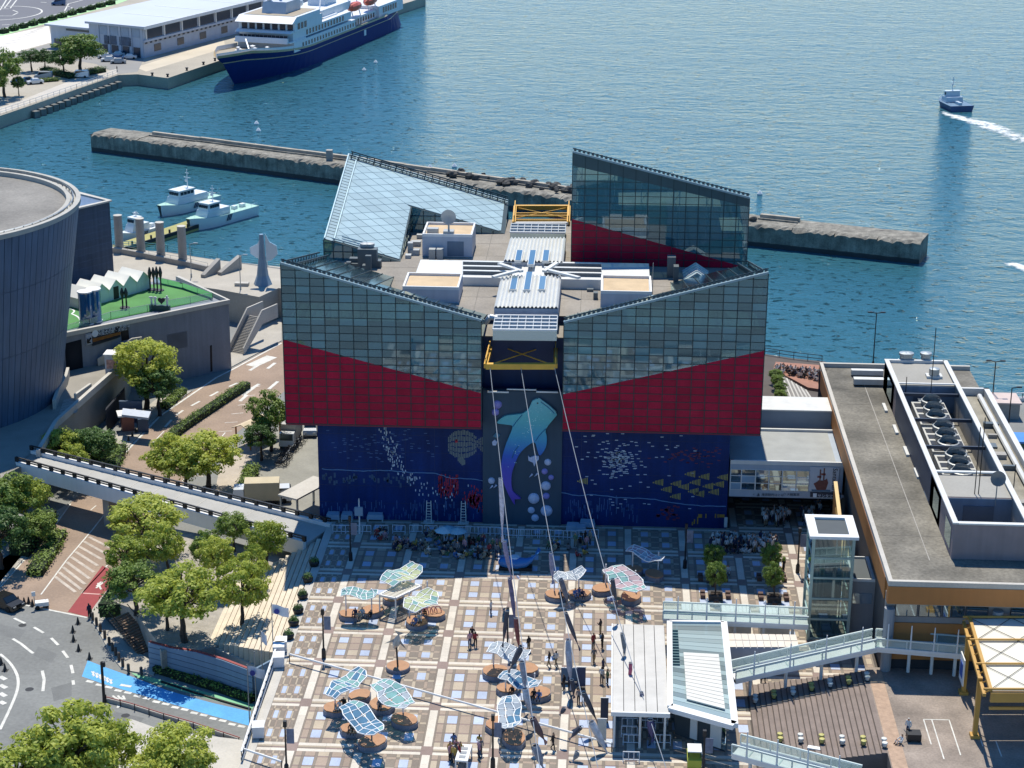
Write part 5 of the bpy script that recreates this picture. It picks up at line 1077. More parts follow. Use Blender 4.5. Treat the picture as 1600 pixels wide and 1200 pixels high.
# ---- glass lift tower and its side block
e0, e1 = G(1262, 1000, 0), G(1323, 1000, 0); ez = 10.9
lf = thing('lift_tower', 'glass lift tower with white frame roof beside the mall', 'lift tower', (e0.x, e0.y, 0)); ew, ed = e1.x-e0.x, 4.8
GREENS = M('pale_green_steel', '9fb5ae', .45, .2, var=.08)
b = MB()
for x in (0, ew):
    for y in (0, ed): MB().box(x-.14, x+.14, y-.14, y+.14, -1, ez).build('post', GREENS, lf)
for z in (.2, 2.3, 4.5, 6.7, 8.8):
    f = MB()
    for (x0, y0, x1, y1) in ((0, 0, ew, 0), (0, ed, ew, ed), (0, 0, 0, ed), (ew, 0, ew, ed)): f.bar((x0, y0, z), (x1, y1, z), .16, .2)
    f.build('ring_beam', GREENS, lf)
    MB().quad((.05, -.02, z+.12), (ew-.05, -.02, z+.12), (ew-.05, -.02, z+2.0), (.05, -.02, z+2.0)).build('pane', GLASS('lift_glass', '4c6f74', .6, .14, .03, 'c0dcdc'), lf)
    MB().quad((-.02, .05, z+.12), (-.02, ed-.05, z+.12), (-.02, ed-.05, z+2.0), (-.02, .05, z+2.0)).build('pane', MATS['lift_glass'], lf)
for x in (.9, 1.3, 2.4, 3.0): MB().box(x, x+.14, 1.4, 1.6, 0, ez-.6).build('guide_rail', STEEL, lf)
MB().box(.8, 3.1, 1.6, 3.6, 3.6, 6.4).build('lift_car', M('lift_car_grey', '7f8a8c', .5, .3), lf); MB().box(.6, 3.2, 3.9, 4.1, 0, ez-.5).build('shaft_wall', GREYP, lf)
MB().strip([(0, 0), (ew, 0), (ew, ed), (0, ed)], 1.1, ez, ez+.3, True).build('roof_frame', WHITE, lf); MB().box(.2, ew-.2, .2, ed-.2, ez-.05, ez+.06).build('roof', M('dark_roof_felt', '4d5355', .85, var=.08), lf)
sx0, sx1, sy0 = e1.x+.2, 27.0, 172.2; sz = W(1350, 905, sy0).z
sbk = thing('stair_block', 'low grey block with dark flat roof between lift tower and mall', 'stair block', (sx0, sy0, 0)); wd_ = sx1-sx0
MB().box(0, wd_, 0, 5.5, -1, sz-.3).build('wall', GREYP, sbk); MB().box(.3, wd_-.35, .2, 5.2, sz-.3, sz-.2).build('roof', MATS['dark_roof_felt'], sbk); MB().strip([(.1, .1), (wd_-.15, .1), (wd_-.15, 5.4), (.1, 5.4)], .3, sz-.3, sz, True).build('parapet', WHITE, sbk); MB().box(.2, wd_-.2, -.06, 0, sz-2.6, sz-1.5).build('window', GLASS('pale_window', '8ea3b4', .05, .25), sbk)
# ---- glazed skywalk
GRN = M('mint_steel', 'bfcbc6', .45, .1, var=.06); SG = GLASS('mint_glass', 'b4cac4', .66, .06, .06, 'e0efea')
def skywalk(nm, lab, pts, w, zs, n, posts=True):
    """covered footway along plan points: floor, two glazed sides with frames, roof ribs"""
    t = thing(nm, lab, 'skywalk', (0, 0, 0)); P = [Vector((*p, z)) for p, z in zip(pts, zs)]
    for a, b2 in zip(P, P[1:]):
        d = (b2-a); L = d.length; d.normalize(); s = Vector((d.y, -d.x, 0)).normalized()*w/2; u = Vector((0, 0, 1)); k = max(2, int(L/2.4))
        MB().add([a-s, a+s, b2+s, b2-s, a-s-u*.35, a+s-u*.35, b2+s-u*.35, b2-s-u*.35], [(0, 1, 2, 3), (7, 6, 5, 4), (0, 4, 5, 1), (2, 6, 7, 3), (1, 5, 6, 2), (3, 7, 4, 0)]).build('floor', WHITE, t)
        for sg in (-1, 1):
            e = s*sg; MB().bar(a+e+u*1.02, b2+e+u*1.02, .13, .14).build('top_rail', GRN, t); MB().bar(a+e+u*.1, b2+e+u*.1, .22, .25).build('bottom_rail', WHITE, t)
            for i in range(k):
                p, q = a.lerp(b2, i/k), a.lerp(b2, (i+1)/k); MB().quad(p+e+u*.2, q+e+u*.2, q+e+u*.95, p+e+u*.95).build('pane', SG, t); MB().bar(p+e, p+e+u*1.02, .11).build('post', GRN, t)
        for i in range(n):
            p = a.lerp(b2, (i+.5)/n); MB().bar(p-s, p+s, .12).build('floor_beam', GRN, t)
            if posts: MB().cyl((p.x, p.y, -.1), (p.x, p.y, p.z-.3), .16, n=8).build('support', WHITE, t); MB().cyl(p+s, p+s+u*2.6, .1, .05, n=6).build('mast', WHITE, t)
    return t
sw = [G(1145, 1056, 2.2), G(1368, 1006, 4.5), G(1512, 1018, 4.5)]
skywalk('skywalk', 'mint glazed skywalk climbing over the broad dark steps to the mall', [tuple(p[:2]) for p in sw], 2.0, [2.2, 4.5, 4.5], 4)
sw2 = [G(1150, 1172, 2.6), G(1340, 1222, 2.6)]
skywalk('skywalk', 'mint glazed skywalk slanting across the bottom of the dark steps', [tuple(p[:2]) for p in sw2], 2.0, [2.6, 2.6], 4)
sw3 = [G(1036, 962, 3.0), G(1262, 972, 3.0)]
skywalk('skywalk', 'mint glazed skywalk running to the glass lift tower', [tuple(p[:2]) for p in sw3], 2.0, [3, 3], 5)
# ---- entrance pavilion: canopy, glass roof and white sheds behind
zk = 3.6
ka = [G(957, 975, zk), G(1045, 976, zk), G(1045, 1113, zk), G(957, 1113, zk)]
cn = thing('plaza_canopy', 'flat pale grey metal canopy beside the plaza lamp posts', 'canopy', (ka[3].x, ka[3].y, 0)); O4 = Vector((ka[3].x, ka[3].y, 0)); cw, cdp = ka[2].x-ka[3].x, ka[0].y-ka[3].y
for k in range(5): MB().box(cw*k/5+.03, cw*(k+1)/5-.03, .1, cdp, zk-.1, zk+.02).build('roof_sheet', M('canopy_sheet', 'b4b2ac', .55, .2, var=.1, scale=.7, fine=.05), cn)
MB().box(-.1, cw+.1, -.15, .1, zk-.3, zk+.1).build('gutter', WHITE, cn); MB().box(-.12, .0, -.1, cdp, zk-.3, zk+.06).build('gutter', WHITE, cn); MB().box(0, cw, .1, cdp, zk-.16, zk-.11).build('soffit', DARK, cn)
for x in (.2, cw*.5, cw-.3):
    for y in (.3, cdp*.5, cdp-.4): MB().cyl((x, y, 0), (x, y, zk-.15), .11, n=8).build('column', WHITE, cn)
pa = [G(1046, 973, zk), G(1131, 974, zk), G(1148, 1134, zk), G(1047, 1106, zk)]
pv = thing('entrance_pavilion', 'glass roofed entrance pavilion with a louvred panel and white frame', 'pavilion', (pa[3].x, pa[3].y, 0)); O5 = Vector((pa[3].x, pa[3].y, 0)); pl = [p-O5 for p in pa]
PVG = GLASS('pavilion_glass', 'a7b8b4', .12, .12, .15, 'c0d8d2')
N = 22
for k in range(N):
    a, c2 = Vector(lerp(pl[0], pl[3], k/N)), Vector(lerp(pl[1], pl[2], k/N)); a1, c3 = Vector(lerp(pl[0], pl[3], (k+.93)/N)), Vector(lerp(pl[1], pl[2], (k+.93)/N)); u = Vector((0, 0, .03))
    MB().add([a+u, a1+u, c3+u, c2+u, a-u, a1-u, c3-u, c2-u], [(0, 1, 2, 3), (7, 6, 5, 4), (0, 4, 5, 1), (1, 5, 6, 2), (2, 6, 7, 3), (3, 7, 4, 0)]).build('roof_pane', PVG, pv)
for a, c2, w in ((0, 1, .3), (1, 2, .6), (2, 3, .9), (3, 0, .5)): MB().bar(pl[a], pl[c2], w, .45).build('roof_edge', WHITE, pv)
for k in range(13): x, y = lerp((1051, 985), (1054, 1042), k/13); p = G(x, y, zk+.12)-O5; MB().box(p.x-.35, p.x+.5, p.y-.08, p.y+.1, zk-.05, zk+.2).build('louver', M('louver_teal', '4b6a6a', .5), pv)
q = [G(x, y, zk+.25)-O5 for x, y in ((1068, 1019), (1123, 1022), (1133, 1108), (1073, 1092))]
for k in range(14):
    a, c2, a1, c3 = [Vector(v) for v in (lerp(q[0], q[3], k/14), lerp(q[1], q[2], k/14), lerp(q[0], q[3], (k+.9)/14), lerp(q[1], q[2], (k+.9)/14))]
    MB().add([a, a1, c3, c2]+[v-Vector((0, 0, .12)) for v in (a, a1, c3, c2)], [(0, 1, 2, 3), (0, 4, 5, 1), (1, 5, 6, 2), (2, 6, 7, 3), (3, 7, 4, 0)]).build('louvred_slat', M('pale_slat', 'c9c7bd', .6, var=.06), pv)
base = [(p.x, p.y) for p in (pl[0], pl[1], pl[2]+Vector((-.6, 1.8, 0)), pl[3]+Vector((.6, 1.8, 0)))]
MB().prism(base, 0, zk-.3).build('wall', M('pavilion_inner', '3a444a', .6, var=.1), pv)
w0, w1 = Vector((*base[3], 0)), Vector((*base[2], 0)); dv = (w1-w0)
for k, (a, c2) in enumerate(((.3, .44), (.7, .92))): MB().bar(w0+dv*a+Vector((0, -.1, 1.6)), w0+dv*c2+Vector((0, -.1, 1.6)), .1, 2.7).build('white_panel', WHITE, pv)
MB().bar(w0+dv*.93+Vector((0, -.1, 1.6)), w0+dv*1.0+Vector((0, -.1, 1.6)), .1, 2.7).build('glass_door', WGL, pv)
for k, sv in enumerate(((1065, 1110, 980, 966, 961), (1128, 1174, 983, 967, 962), (1188, 1234, 985, 969, 964))):
    x0, x1, y0, y1, z0, z1 = survey(*sv, 1.2); t = thing('market_booth', ['white slatted booth roof nearest the glass pavilion', 'white slatted booth roof in the middle by the skywalk', 'white slatted booth roof nearest the lift tower'][k], 'booth', (x0, y0, 0), 0, 'white booths behind the skywalk')
    MB().box(0, x1-x0, 0, 2.6, 0, 2.4).build('body', OFFW, t)
    for i in range(7): MB().box((x1-x0)*i/7+.02, (x1-x0)*(i+1)/7-.02, -.3, 2.9, 2.4, 2.5).build('roof_sheet', WHITE, t)
s_ = [G(x, y, 2.8) for x, y in ((1136, 988), (1244, 990), (1249, 1010), (1140, 1010))]; sh = thing('white_shed', 'long white tiled shed roof in front of the lift tower', 'shed', (s_[3].x, s_[3].y, 0)); O6 = Vector((s_[3].x, s_[3].y, 0))
MB().prism([tuple((p-O6)[:2]) for p in s_], 0, 2.6).build('wall', PENT, sh)
for i in range(10):
    for j in range(2):
        c4 = [Vector(lerp(lerp(s_[3], s_[2], u), lerp(s_[0], s_[1], u), v))-O6 for u, v in ((i/10+.004, j/2+.02), ((i+1)/10-.004, j/2+.02), ((i+1)/10-.004, (j+1)/2-.02), (i/10+.004, (j+1)/2-.02))]
        MB().prism([tuple(p[:2]) for p in c4], 2.6, 2.72).build('roof_panel', M('warm_white_panel', 'd2c8b8', .6, var=.06, obj=.04), sh)
# ---- broad dark steps falling away to the parking yard
DST = M('dark_step_stone', '80736a', .92, var=.16, scale=.8, fine=.14); YZ = 1.9; bx0, bx1 = G(1172, 1110, 0).x, G(1372, 1120, YZ).x; N = 22; sb0 = 146.3; RS = YZ/N
stp = struct('grand_steps', MB().box(bx0, bx1, sb0, 161.2, -.5, .02), DST)
for k in range(N):
    x = bx0+(bx1-bx0)*k/N; MB().box(x, x+(bx1-bx0)/N-.002, sb0, 161.3, 0, RS*(k+1)).build('step', DST, stp); MB().box(x-.01, x+.07, sb0+.05, 161.2, RS*k, RS*(k+1)+.006).build('step_edge', M('step_edge_dark', '4f463f', .9), stp)
YD = M('worn_yard_asphalt', '8b7f73', .92, var=.35, scale=.35, fine=.2, bump=.1)
struct('parking_yard', MB().prism([(bx1, 130), (bx1, yw-.1), (60, yw-.1), (60, 130)], -1, YZ), YD)
struct('brick_border', MB().prism([(bx1+.1, 142), (bx1+.1, 161.2), (bx1+1.4, 161.2), (bx1+1.4, 142)], YZ-.1, YZ+.03), M('brick_edging', 'a98f78', .9, var=.2, scale=2, fine=.15))
for a, c2 in (((1443, 1124), (1455, 1163)), ((1456, 1125), (1475, 1186)), ((1483, 1125), (1501, 1180)), ((1525, 1135), (1536, 1166)), ((1556, 1158), (1565, 1182)), ((1443, 1124), (1484, 1125))): struct('bay_line', MB().strip(GP([a, c2], YZ), .11, YZ+.002, YZ+.012+LC[0]*.00001), LINE)
q = [G(1262, 1168, .9), G(1428, 1180, YZ)]; t = thing('steps_parapet', 'white topped blue grey parapet along the bottom of the dark steps', 'parapet', q[0]); q = [p-q[0] for p in q]
MB().strip([tuple(p[:2]) for p in q], .35, -1.2, .0).build('wall', GREYP, t); MB().strip([tuple(p[:2]) for p in q], .5, .0, .12).build('coping', WHITE, t)
# yellow framed tent hall
ZT = 7.7
ty = [G(1515, 967, ZT), G(1700, 967, ZT), G(1740, 1080, ZT), G(1548, 1080, ZT)]
tn_ = thing('tent_hall', 'yellow steel frame hall under cream fabric roof panels', 'tent', (ty[3].x, ty[3].y, 0)); O7 = Vector((ty[3].x, ty[3].y, 0)); tl = [p-O7 for p in ty]
FAB = M('cream_fabric', 'd6d0bd', .7, var=.05, scale=.5); YEL2 = M('ochre_steel', 'b98f45', .5, var=.08)
for k in range(3):
    a, c2, a1, c3 = [Vector(v) for v in (lerp(tl[0], tl[3], k/3), lerp(tl[1], tl[2], k/3), lerp(tl[0], tl[3], (k+.97)/3), lerp(tl[1], tl[2], (k+.97)/3))]; u = Vector((0, 0, .1))
    MB().add([a, a1, c3, c2, a-u, a1-u, c3-u, c2-u], [(0, 1, 2, 3), (7, 6, 5, 4), (0, 4, 5, 1), (1, 5, 6, 2), (2, 6, 7, 3), (3, 7, 4, 0)]).build('roof_panel', FAB, tn_)
    b = MB(); m = lambda u_, v_: Vector(lerp(lerp(a, a1, v_), lerp(c2, c3, v_), u_))+Vector((0, 0, .1))
    for i in range(2): b.bar(m(i*.35, 0), m((i+1)*.35, 1), .04); b.bar(m(i*.35, 1), m((i+1)*.35, 0), .04)
    b.build('cable', DARK, tn_)
for k in range(4): a, c2 = Vector(lerp(tl[0], tl[3], k/3)), Vector(lerp(tl[1], tl[2], k/3)); MB().bar(a+Vector((-.6, 0, .2)), c2+Vector((0, 0, .2)), .16).build('roof_beam', YEL2, tn_)
for d in (0, .5): MB().bar(tl[0]+Vector((-d, 0, .1-d)), tl[3]+Vector((-d, 0, .1-d)), .28).build('edge_beam', YEL2, tn_)
for k in range(9): p = Vector(lerp(tl[0], tl[3], k/8)); MB().bar(p+Vector((0, 0, .1)), p+Vector((-.5, .4, -.4)), .1).build('edge_brace', YEL2, tn_)
MB().bar(tl[3]+Vector((0, -.1, -.5)), tl[2]+Vector((0, -.1, -.5)), .3, .9).build('front_fascia', YEL2, tn_); MB().bar(tl[3]+Vector((0, 0, -1.6)), tl[2]+Vector((0, 0, -1.6)), .2, .25).build('front_beam', YEL2, tn_)
for t0 in (.25, .82): p = Vector(lerp(tl[0], tl[3], t0)); MB().box(p.x-.75, p.x-.35, p.y-.2, p.y+.2, YZ, ZT).build('post', YEL2, tn_); MB().box(p.x-.95, p.x-.15, p.y-.4, p.y+.4, YZ, YZ+.3).build('footing', YEL2, tn_)
p = Vector(lerp(tl[0], tl[3], .22)); MB().box(p.x-.95, p.x-.85, p.y-1.6, p.y+.3, 3.2, 5.8).build('sign_board', WHITE, tn_); MB().box(p.x-1.0, p.x-.94, p.y-1.2, p.y-.1, 3.8, 5.2).build('sign_print', M('sign_blue', '2f4f9a', .5), tn_)
# far right: quay corner, round fountain railing, small stores
fo = G(1560, 612, ZS); ft = thing('round_fence', 'curved white railing with dark fence on the quay corner', 'railing', fo); b = MB(); n = 14
pts = [(6*cos(pi+pi*k/n), 4.2*sin(pi+pi*k/n), 0) for k in range(n+1)]; rail(MB(), pts, 1.2, .06, 1.2, 2).build('rails', WHITE, ft); MB().strip([(p[0], p[1]) for p in pts], .5, 0, .5).build('kerb', OFFW, ft)
sv = survey(1555, 1592, 655, 640, 628, ZS); sr = thing('quay_store', 'low beige store shed behind the mall on the quay', 'shed', (sv[0], sv[2], ZS)); MB().box(0, sv[1]-sv[0], 0, 4, 0, 2.2).build('wall', CONC, sr); MB().box(-.2, sv[1]-sv[0]+.2, -.2, 4.2, 2.2, 2.4).build('roof', M('pinkish_roof', 'c0aea4', .8), sr)
sv = survey(1592, 1640, 715, 700, 681, ZS); sr = thing('blue_roof_stall', 'stall with bright blue roof at the frame edge behind the mall', 'stall', (sv[0], sv[2], ZS)); MB().box(0, 4, 0, 3, 0, 2.0).build('wall', M('stall_green', '3c5a4c', .7), sr); MB().box(-.3, 4.3, -.3, 3.3, 2.0, 2.25).build('roof', M('blue_sheet', '3f7fc0', .5, var=.1), sr)
lamp_post(1549, 640, ZS, 7, 'twin head lamp post on the quay behind the mall roof', 2); lamp_post(1575, 672, ZS, 6, 'single lamp post beside the low quay store', 1); lamp_post(1364, 570, ZS, 8, 'twin head lamp showing above the far end of the mall roof', 2)
# ================================================================== HARBOUR
# ---- breakwater
F = [G(143, 236, ZW), G(525, 287, ZW), G(1170, 384, ZW), G(1436, 413, ZW)]
bw = thing('breakwater', 'long weathered concrete breakwater behind the aquarium', 'breakwater', (0, 0, 0)); BWZ = -3.9
fr = [tuple(p[:2]) for p in F]; pts = []
for a, b in zip(fr, fr[1:]):
    n = max(2, int(math.hypot(b[0]-a[0], b[1]-a[1])/6.5))
    pts += [lerp(a, b, k/n) for k in range(n)]
pts.append(fr[-1]); bk = offs(pts, 7.2); rb = random.Random(11)
ROUGH = M('sea_worn_concrete', '7f7b70', .95, var=.5, scale=.5, fine=.4, bump=.8, streak=.3); WETC = M('wet_concrete_band', '33383a', .5, var=.2, scale=.5); TOPC = M('breakwater_top', 'a39b8c', .95, var=.25, scale=.5, fine=.2, bump=.5)
for i in range(len(pts)-1):
    z = BWZ+rb.uniform(-.06, .06); P = [pts[i], pts[i+1], bk[i+1], bk[i]]
    q = MB().prism(P, -9, -7.1).build('footing', WETC, bw)
    # face and top broken by worn edges
    b = MB(); n = 11; top = []
    for k in range(n+1):
        t = k/n; a = lerp(P[0], P[1], t); e = lerp(P[3], P[2], t); j = rb.uniform(0, 1.1); dz = rb.uniform(0, .6)*(rb.random() < .6)
        top.append((a, lerp(a, e, (.08+j*.14)), e, z-dz))
    for k in range(n):
        (a, i1, e, d1), (a2, i2, e2, d2) = top[k], top[k+1]
        b.quad((*a, -7.2), (*a2, -7.2), (*a2, d2-.25), (*a, d1-.25)); b.quad((*a, d1-.25), (*a2, d2-.25), (*i2, z), (*i1, z)); b.quad((*i1, z), (*i2, z), (*e2, z), (*e, z)); b.quad((*e, z), (*e2, z), (*e2, -7.2), (*e, -7.2))
    if i == 0: b.quad((*P[3], -7.2), (*P[0], -7.2), (*P[0], z-.2), (*P[3], z))
    if i == len(pts)-2: b.quad((*P[1], -7.2), (*P[2], -7.2), (*P[2], z), (*P[1], z-.2))
    b.build('wall_block', ROUGH, bw)
    if 1 < i < len(pts)*.62 or i > len(pts)*.82 and i < len(pts)-4:
        m0, m1 = [lerp(pts[k], bk[k], .82) for k in (i, i+1)]; MB().strip([m0, m1], .9, z-.1, z+.75).build('crest_wall', TOPC, bw); m0, m1 = [lerp(pts[k], bk[k], .62) for k in (i, i+1)]; MB().strip([m0, m1], .35, z-.1, z+.3).build('kerb', ROUGH, bw)
rocks = [MB().blob((0, 0, 0), (1, .85, .7), 7, 5, .28).mesh('rock', M('dark_rock', '4e4c48', .95, var=.3, scale=2, bump=.6)) for k in range(4)]
for k in range(95):
    t = rb.uniform(.52, .86); i = int(t*(len(pts)-1)); p = lerp(pts[i], bk[i], rb.uniform(.55, .98)); o = link('rock', rocks[k % 4], bw, (p[0]+rb.uniform(-3, 3), p[1]+rb.uniform(-1.5, 1.5), BWZ+.25+rb.uniform(0, .35)), rb.uniform(0, 6)); s = rb.uniform(.5, 1.25); o.scale = (s, s, s)
for k in range(26):
    t = rb.uniform(.72, .80); i = int(t*(len(pts)-1)); p = lerp(pts[i], bk[i], rb.uniform(-.15, .1)); o = link('rock', rocks[k % 4], bw, (p[0]+rb.uniform(-4, 4), p[1], -7+rb.uniform(0, 2.4)), rb.uniform(0, 6)); s = rb.uniform(.4, .9); o.scale = (s, s, s)
p = G(515, 250, BWZ); MB().cbox((p.x, p.y, BWZ), (1.3, 1.3, 2.2)).build('beacon_post', CONC, bw)
for x, y in ((1060, 372),): pass
for k, (x, y) in enumerate(((632, 261), (671, 264), (500, 250))): pass
# ---- far quay, its paved areas and walls
qpts = [(-120, 222), (0, 181), (47, 165), (185, 117), (215, 116), (262, 122), (345, 94), (640, 3), (665, -5)]
fq = GP(qpts, ZS)+[(-75, 760), (-600, 900), (-600, 500)]
QUAY = M('quay_concrete', 'a49c8c', .9, var=.14, scale=.08, fine=.12)
struct('far_quay', MB().prism(fq, -14, ZS), QUAY)
QW = M('quay_wall_face', '6f706b', .9, var=.3, scale=.4, fine=.2, streak=.2)
qa, qb = G(47, 165, ZS), G(185, 117, ZS)
for k in range(15): q = lerp(qa, qb, (k+.5)/15); MB().cbox((q[0]+.6, q[1]-.9, ZW-1), (1.6, 2.0, 2.6), .9).build('wall_buttress', QW, bpy.data.objects['far_quay'])
far = bpy.data.objects['far_quay']
def patch(nm, px, mat, dz): return MB().sheet(GP(px, ZS), ZS+dz).build(nm, mat, far)
patch('quay_road', [(-150, 90), (-150, -60), (260, -60), (186, 0), (0, 47)], M('far_asphalt', '6a6a6e', .9, var=.08, scale=.05, fine=.06), .01)
patch('green_strip', [(-150, 98), (-80, 72), (0, 47), (186, 0), (215, -12), (222, -8), (178, 8), (0, 57), (-150, 105)], M('pale_green_paving', 'a6cf96', .9, var=.06, scale=.1), .02)
patch('white_paving', [(-150, 110), (0, 57), (76, 40), (82, 66), (8, 86), (-150, 125)], M('white_court_paving', 'd3cdc2', .9, var=.06, scale=.1), .03)
patch('grey_lot', [(-20, 98), (8, 88), (82, 67), (225, 92), (215, 112), (185, 116), (150, 100), (100, 92), (30, 100)], M('far_lot_asphalt', '8b8984', .9, var=.1, scale=.1), .015)
patch('quay_promenade', [(-60, 200), (0, 178), (47, 162), (185, 115), (182, 108), (120, 122), (95, 132), (30, 158), (-60, 190)], M('far_promenade', 'b9b2a6', .9, var=.08, scale=.2), .03)
patch('pale_apron', [(212, 105), (350, 62), (352, 75), (228, 112)], M('pale_apron_concrete', 'c2b6a0', .9, var=.08, scale=.15), .012)
wl2 = [((0, 16), (10, 0)), ((7, 13), (17, 0)), ((16, 13), (26, 0)), ((-10, 25), (20, 25)), ((20, 16), (28, 19)), ((28, 20), (20, 24)), ((0, 14), (14, 14)), ((101, 17), (107, 6)), ((107, 6), (130, 0)), ((0, 46), (60, 30)), ((60, 30), (180, -2))]
for a, b in wl2: MB().strip(GP([a, b], ZS), .45, ZS+.02, ZS+.04).build('painted_line', LINE, far)
ov = [tuple((G(0, 20.5, ZS)+Vector((13*cos(a), 16*sin(a), 0)))[:2]) for a in [2*pi*k/32 for k in range(32)]]; MB().strip(ov, .6, ZS+.02, ZS+.04, True).build('painted_oval', LINE, far)
for k in range(14):
    a = -1.2+2.6*k/14; c0 = G(0, 20.5, ZS); MB().strip([tuple((c0+Vector((23*cos(q), 27*sin(q), 0)))[:2]) for q in (a, a+.1)], .5, ZS+.02, ZS+.04).build('painted_dash', LINE, far)
for k in range(7): x, y = lerp((2, 84), (76, 44), k/7); MB().strip(GP([(x-8, y-10+k), (x+14, y-12)], ZS), .25, ZS+.035, ZS+.05).build('paving_joint', CONC, far)
qr = thing('quay_railing', 'pale steel railing along the far promenade wall', 'railing', (0, 0, 0)); rail(MB(), [tuple(G(x, y, ZS)) for x, y in ((-60, 199), (0, 179), (47, 163.5), (120, 139), (184, 116))], 1.2, .05, 2.6, 2).build('rails', OFFW, qr)
for k, (x, y) in enumerate(((238, 119), (262, 121), (292, 111), (318, 102), (336, 96))):
    p = G(x, y-1, ZS); t = thing('mooring_bollard', 'iron mooring bollard on the ship quay edge, number %s from the quay corner' % ('one', 'two', 'three', 'four', 'five')[k], 'bollard', p, 0, 'mooring bollards on the ship quay'); MB().lathe([(.3, 0), (.25, .5), (.45, .6), (.4, .8), (.05, .85)], n=10).build('post', DARK, t)
# ---- terminal
tc = G(226, 91, ZS); tw = thing('ferry_terminal', 'long white ferry terminal with pale flat roof on the far quay', 'terminal', (tc.x, tc.y, ZS))
lv = (G(350, 58, ZS)-tc); lv.z = 0; lv.normalize(); fv = (G(150, 83, ZS)-tc); fv.z = 0; fl = fv.length; fv.normalize()
def TP(u, v, z): q = lv*u+fv*v; return (q.x, q.y, z)
TWALL = M('terminal_wall', 'b4bcc6', .7, var=.06, streak=.06); TROOF = M('terminal_roof', 'b3b9c0', .6, .1, var=.05, scale=.05); TDK = M('terminal_glass', '2c3d4c', .2, 0, var=.1)
def tbox(nm, u0, u1, v0, v1, z0, z1, mat, par=None):
    P = [TP(u0, v0, z0), TP(u1, v0, z0), TP(u1, v1, z0), TP(u0, v1, z0)]; return MB().prism([p[:2] for p in P], z0, z1).build(nm, mat, par or tw)
HT = 9.0; LT = 108; FW = fl+2
tbox('wall', 0, LT, 0, FW, 0, HT-.6, TWALL); tbox('roof', -1.2, LT, -1.2, FW+.5, HT-.6, HT, TROOF)
for k in range(1, 7): tbox('roof_seam', k*17, k*17+.5, -1, FW, HT+.0, HT+.06, WHITE)
tbox('eaves', -1.3, LT, -1.5, -1.2, HT-.8, HT+.1, WHITE)
for k in range(11):
    u = .8+k*9.2; tbox('clerestory_window', u+.6, u+8.6, -.12, .05, 5.2, 7.9, TDK); tbox('pier', u, u+.5, -.4, .1, 4.2, HT-.6, WHITE)
tbox('ledge', -.3, LT, -.5, 0, 4.4, 5.0, TWALL)
for k in range(8): u = 5+k*12; tbox('shutter', u, u+3.4, -.1, .05, 1.2, 3.2, TDK)
for k in range(44): tbox('ledge_bracket', k*2.4, k*2.4+1, -.62, -.5, 4.0, 4.4, DARK)
for k in range(5): tbox('pillar', -.25, .1, k*FW/5+.2, k*FW/5+1.0, 0, HT-.6, TWALL)
for k in range(4): tbox('bay_opening', -.15, .05, k*FW/5+1.4, (k+1)*FW/5-.2, 0, 2.8, TDK)
for k in range(4): tbox('upper_glazing', -.12, .05, k*FW/5+1.2, (k+1)*FW/5-.1, 5.6, 8.0, M('terminal_pale_glass', '8fa3b6', .3))
CARP = M('poster_car_print', '46586c', .5, var=.5, scale=.6)
for v0 in (FW*.22, FW*.5): q = tbox('wall_poster', -.25, .0, v0, v0+FW*.22, 3.0, 5.4, CARP)
lw2 = G(82, 76, ZS)-tc; vv = lw2.dot(fv)
tbox('low_wing', 2, LT, FW+.6, vv+2, 0, 6.3, TWALL); tbox('low_wing_roof', .5, LT, FW+.6, vv+3, 6.3, 6.8, TROOF)
for k in range(5): v = FW+2.5+k*(vv-FW-2)/5; tbox('bay_opening', 1.85, 2.05, v, v+2.6, 0, 2.6, TDK)
tbox('wing_slot', 1.8, 2.05, FW+1.5, vv-4, 5.3, 5.8, TDK)
# ---- cruise ship
sa, sbp = G(368, 130, ZW), G(632, 40, ZW)+Vector((-7.6, 2.5, 0)); sd2 = (sbp-sa); SL = sd2.length; sang = math.atan2(sd2.y, sd2.x)
sh_ = thing('cruise_ship', 'expedition cruise ship with navy hull and white decks moored at the terminal', 'ship', (sa.x, sa.y, ZW), sang)
OH = 11.5
def hb(x, lev):                                    # half beam at station x and level 0..1 (waterline..deck)
    t = (x+OH*lev**1.5)/SL; k = max(0, min(1, t/(.34))); w = 8.6*(1-(1-k)**(1.9+lev*.5))
    if t > .93: w *= 1-.25*((t-.93)/.09)
    return max(w, .02)
def zdk(x): return 5.6+3.0*max(0, 1-x/(SL*.30))**1.5
HULL = M('navy_hull', '0f2c66', .6, var=.08, streak=.06, spec=.15); TRIM = M('tan_stripe', 'b8a684', .5); HW = M('ship_white', 'd5d8da', .45, var=.04, streak=.04); SDECK = M('ship_deck', '9a8f7c', .8, var=.1); SWIN = M('ship_window', '1d2b3a', .15, var=.1)
def hullband(nm, l0, l1, mat, out=0, par=None):
    b = MB(); n = 40; X = [-OH+(SL+OH)*(k/n)**1.15 for k in range(n+1)]
    for s in (-1, 1):
        for i in range(n):
            v = []
            for x, l in ((X[i], l0), (X[i+1], l0), (X[i+1], l1), (X[i], l1)):
                xx = max(x, -OH*l**1.5); v.append((xx, s*(hb(xx, l)+out), l*zdk(max(0, x)) - (1.0 if l == 0 else 0)))
            b.quad(*(v if s < 0 else v[::-1]))
    xe = SL; b.quad((xe, -hb(xe, l0), l0*zdk(xe)-(1 if l0 == 0 else 0)), (xe, hb(xe, l0), l0*zdk(xe)-(1 if l0 == 0 else 0)), (xe, hb(xe, l1), l1*zdk(xe)), (xe, -hb(xe, l1), l1*zdk(xe)))
    return b.build(nm, mat, par or sh_, smooth=False)
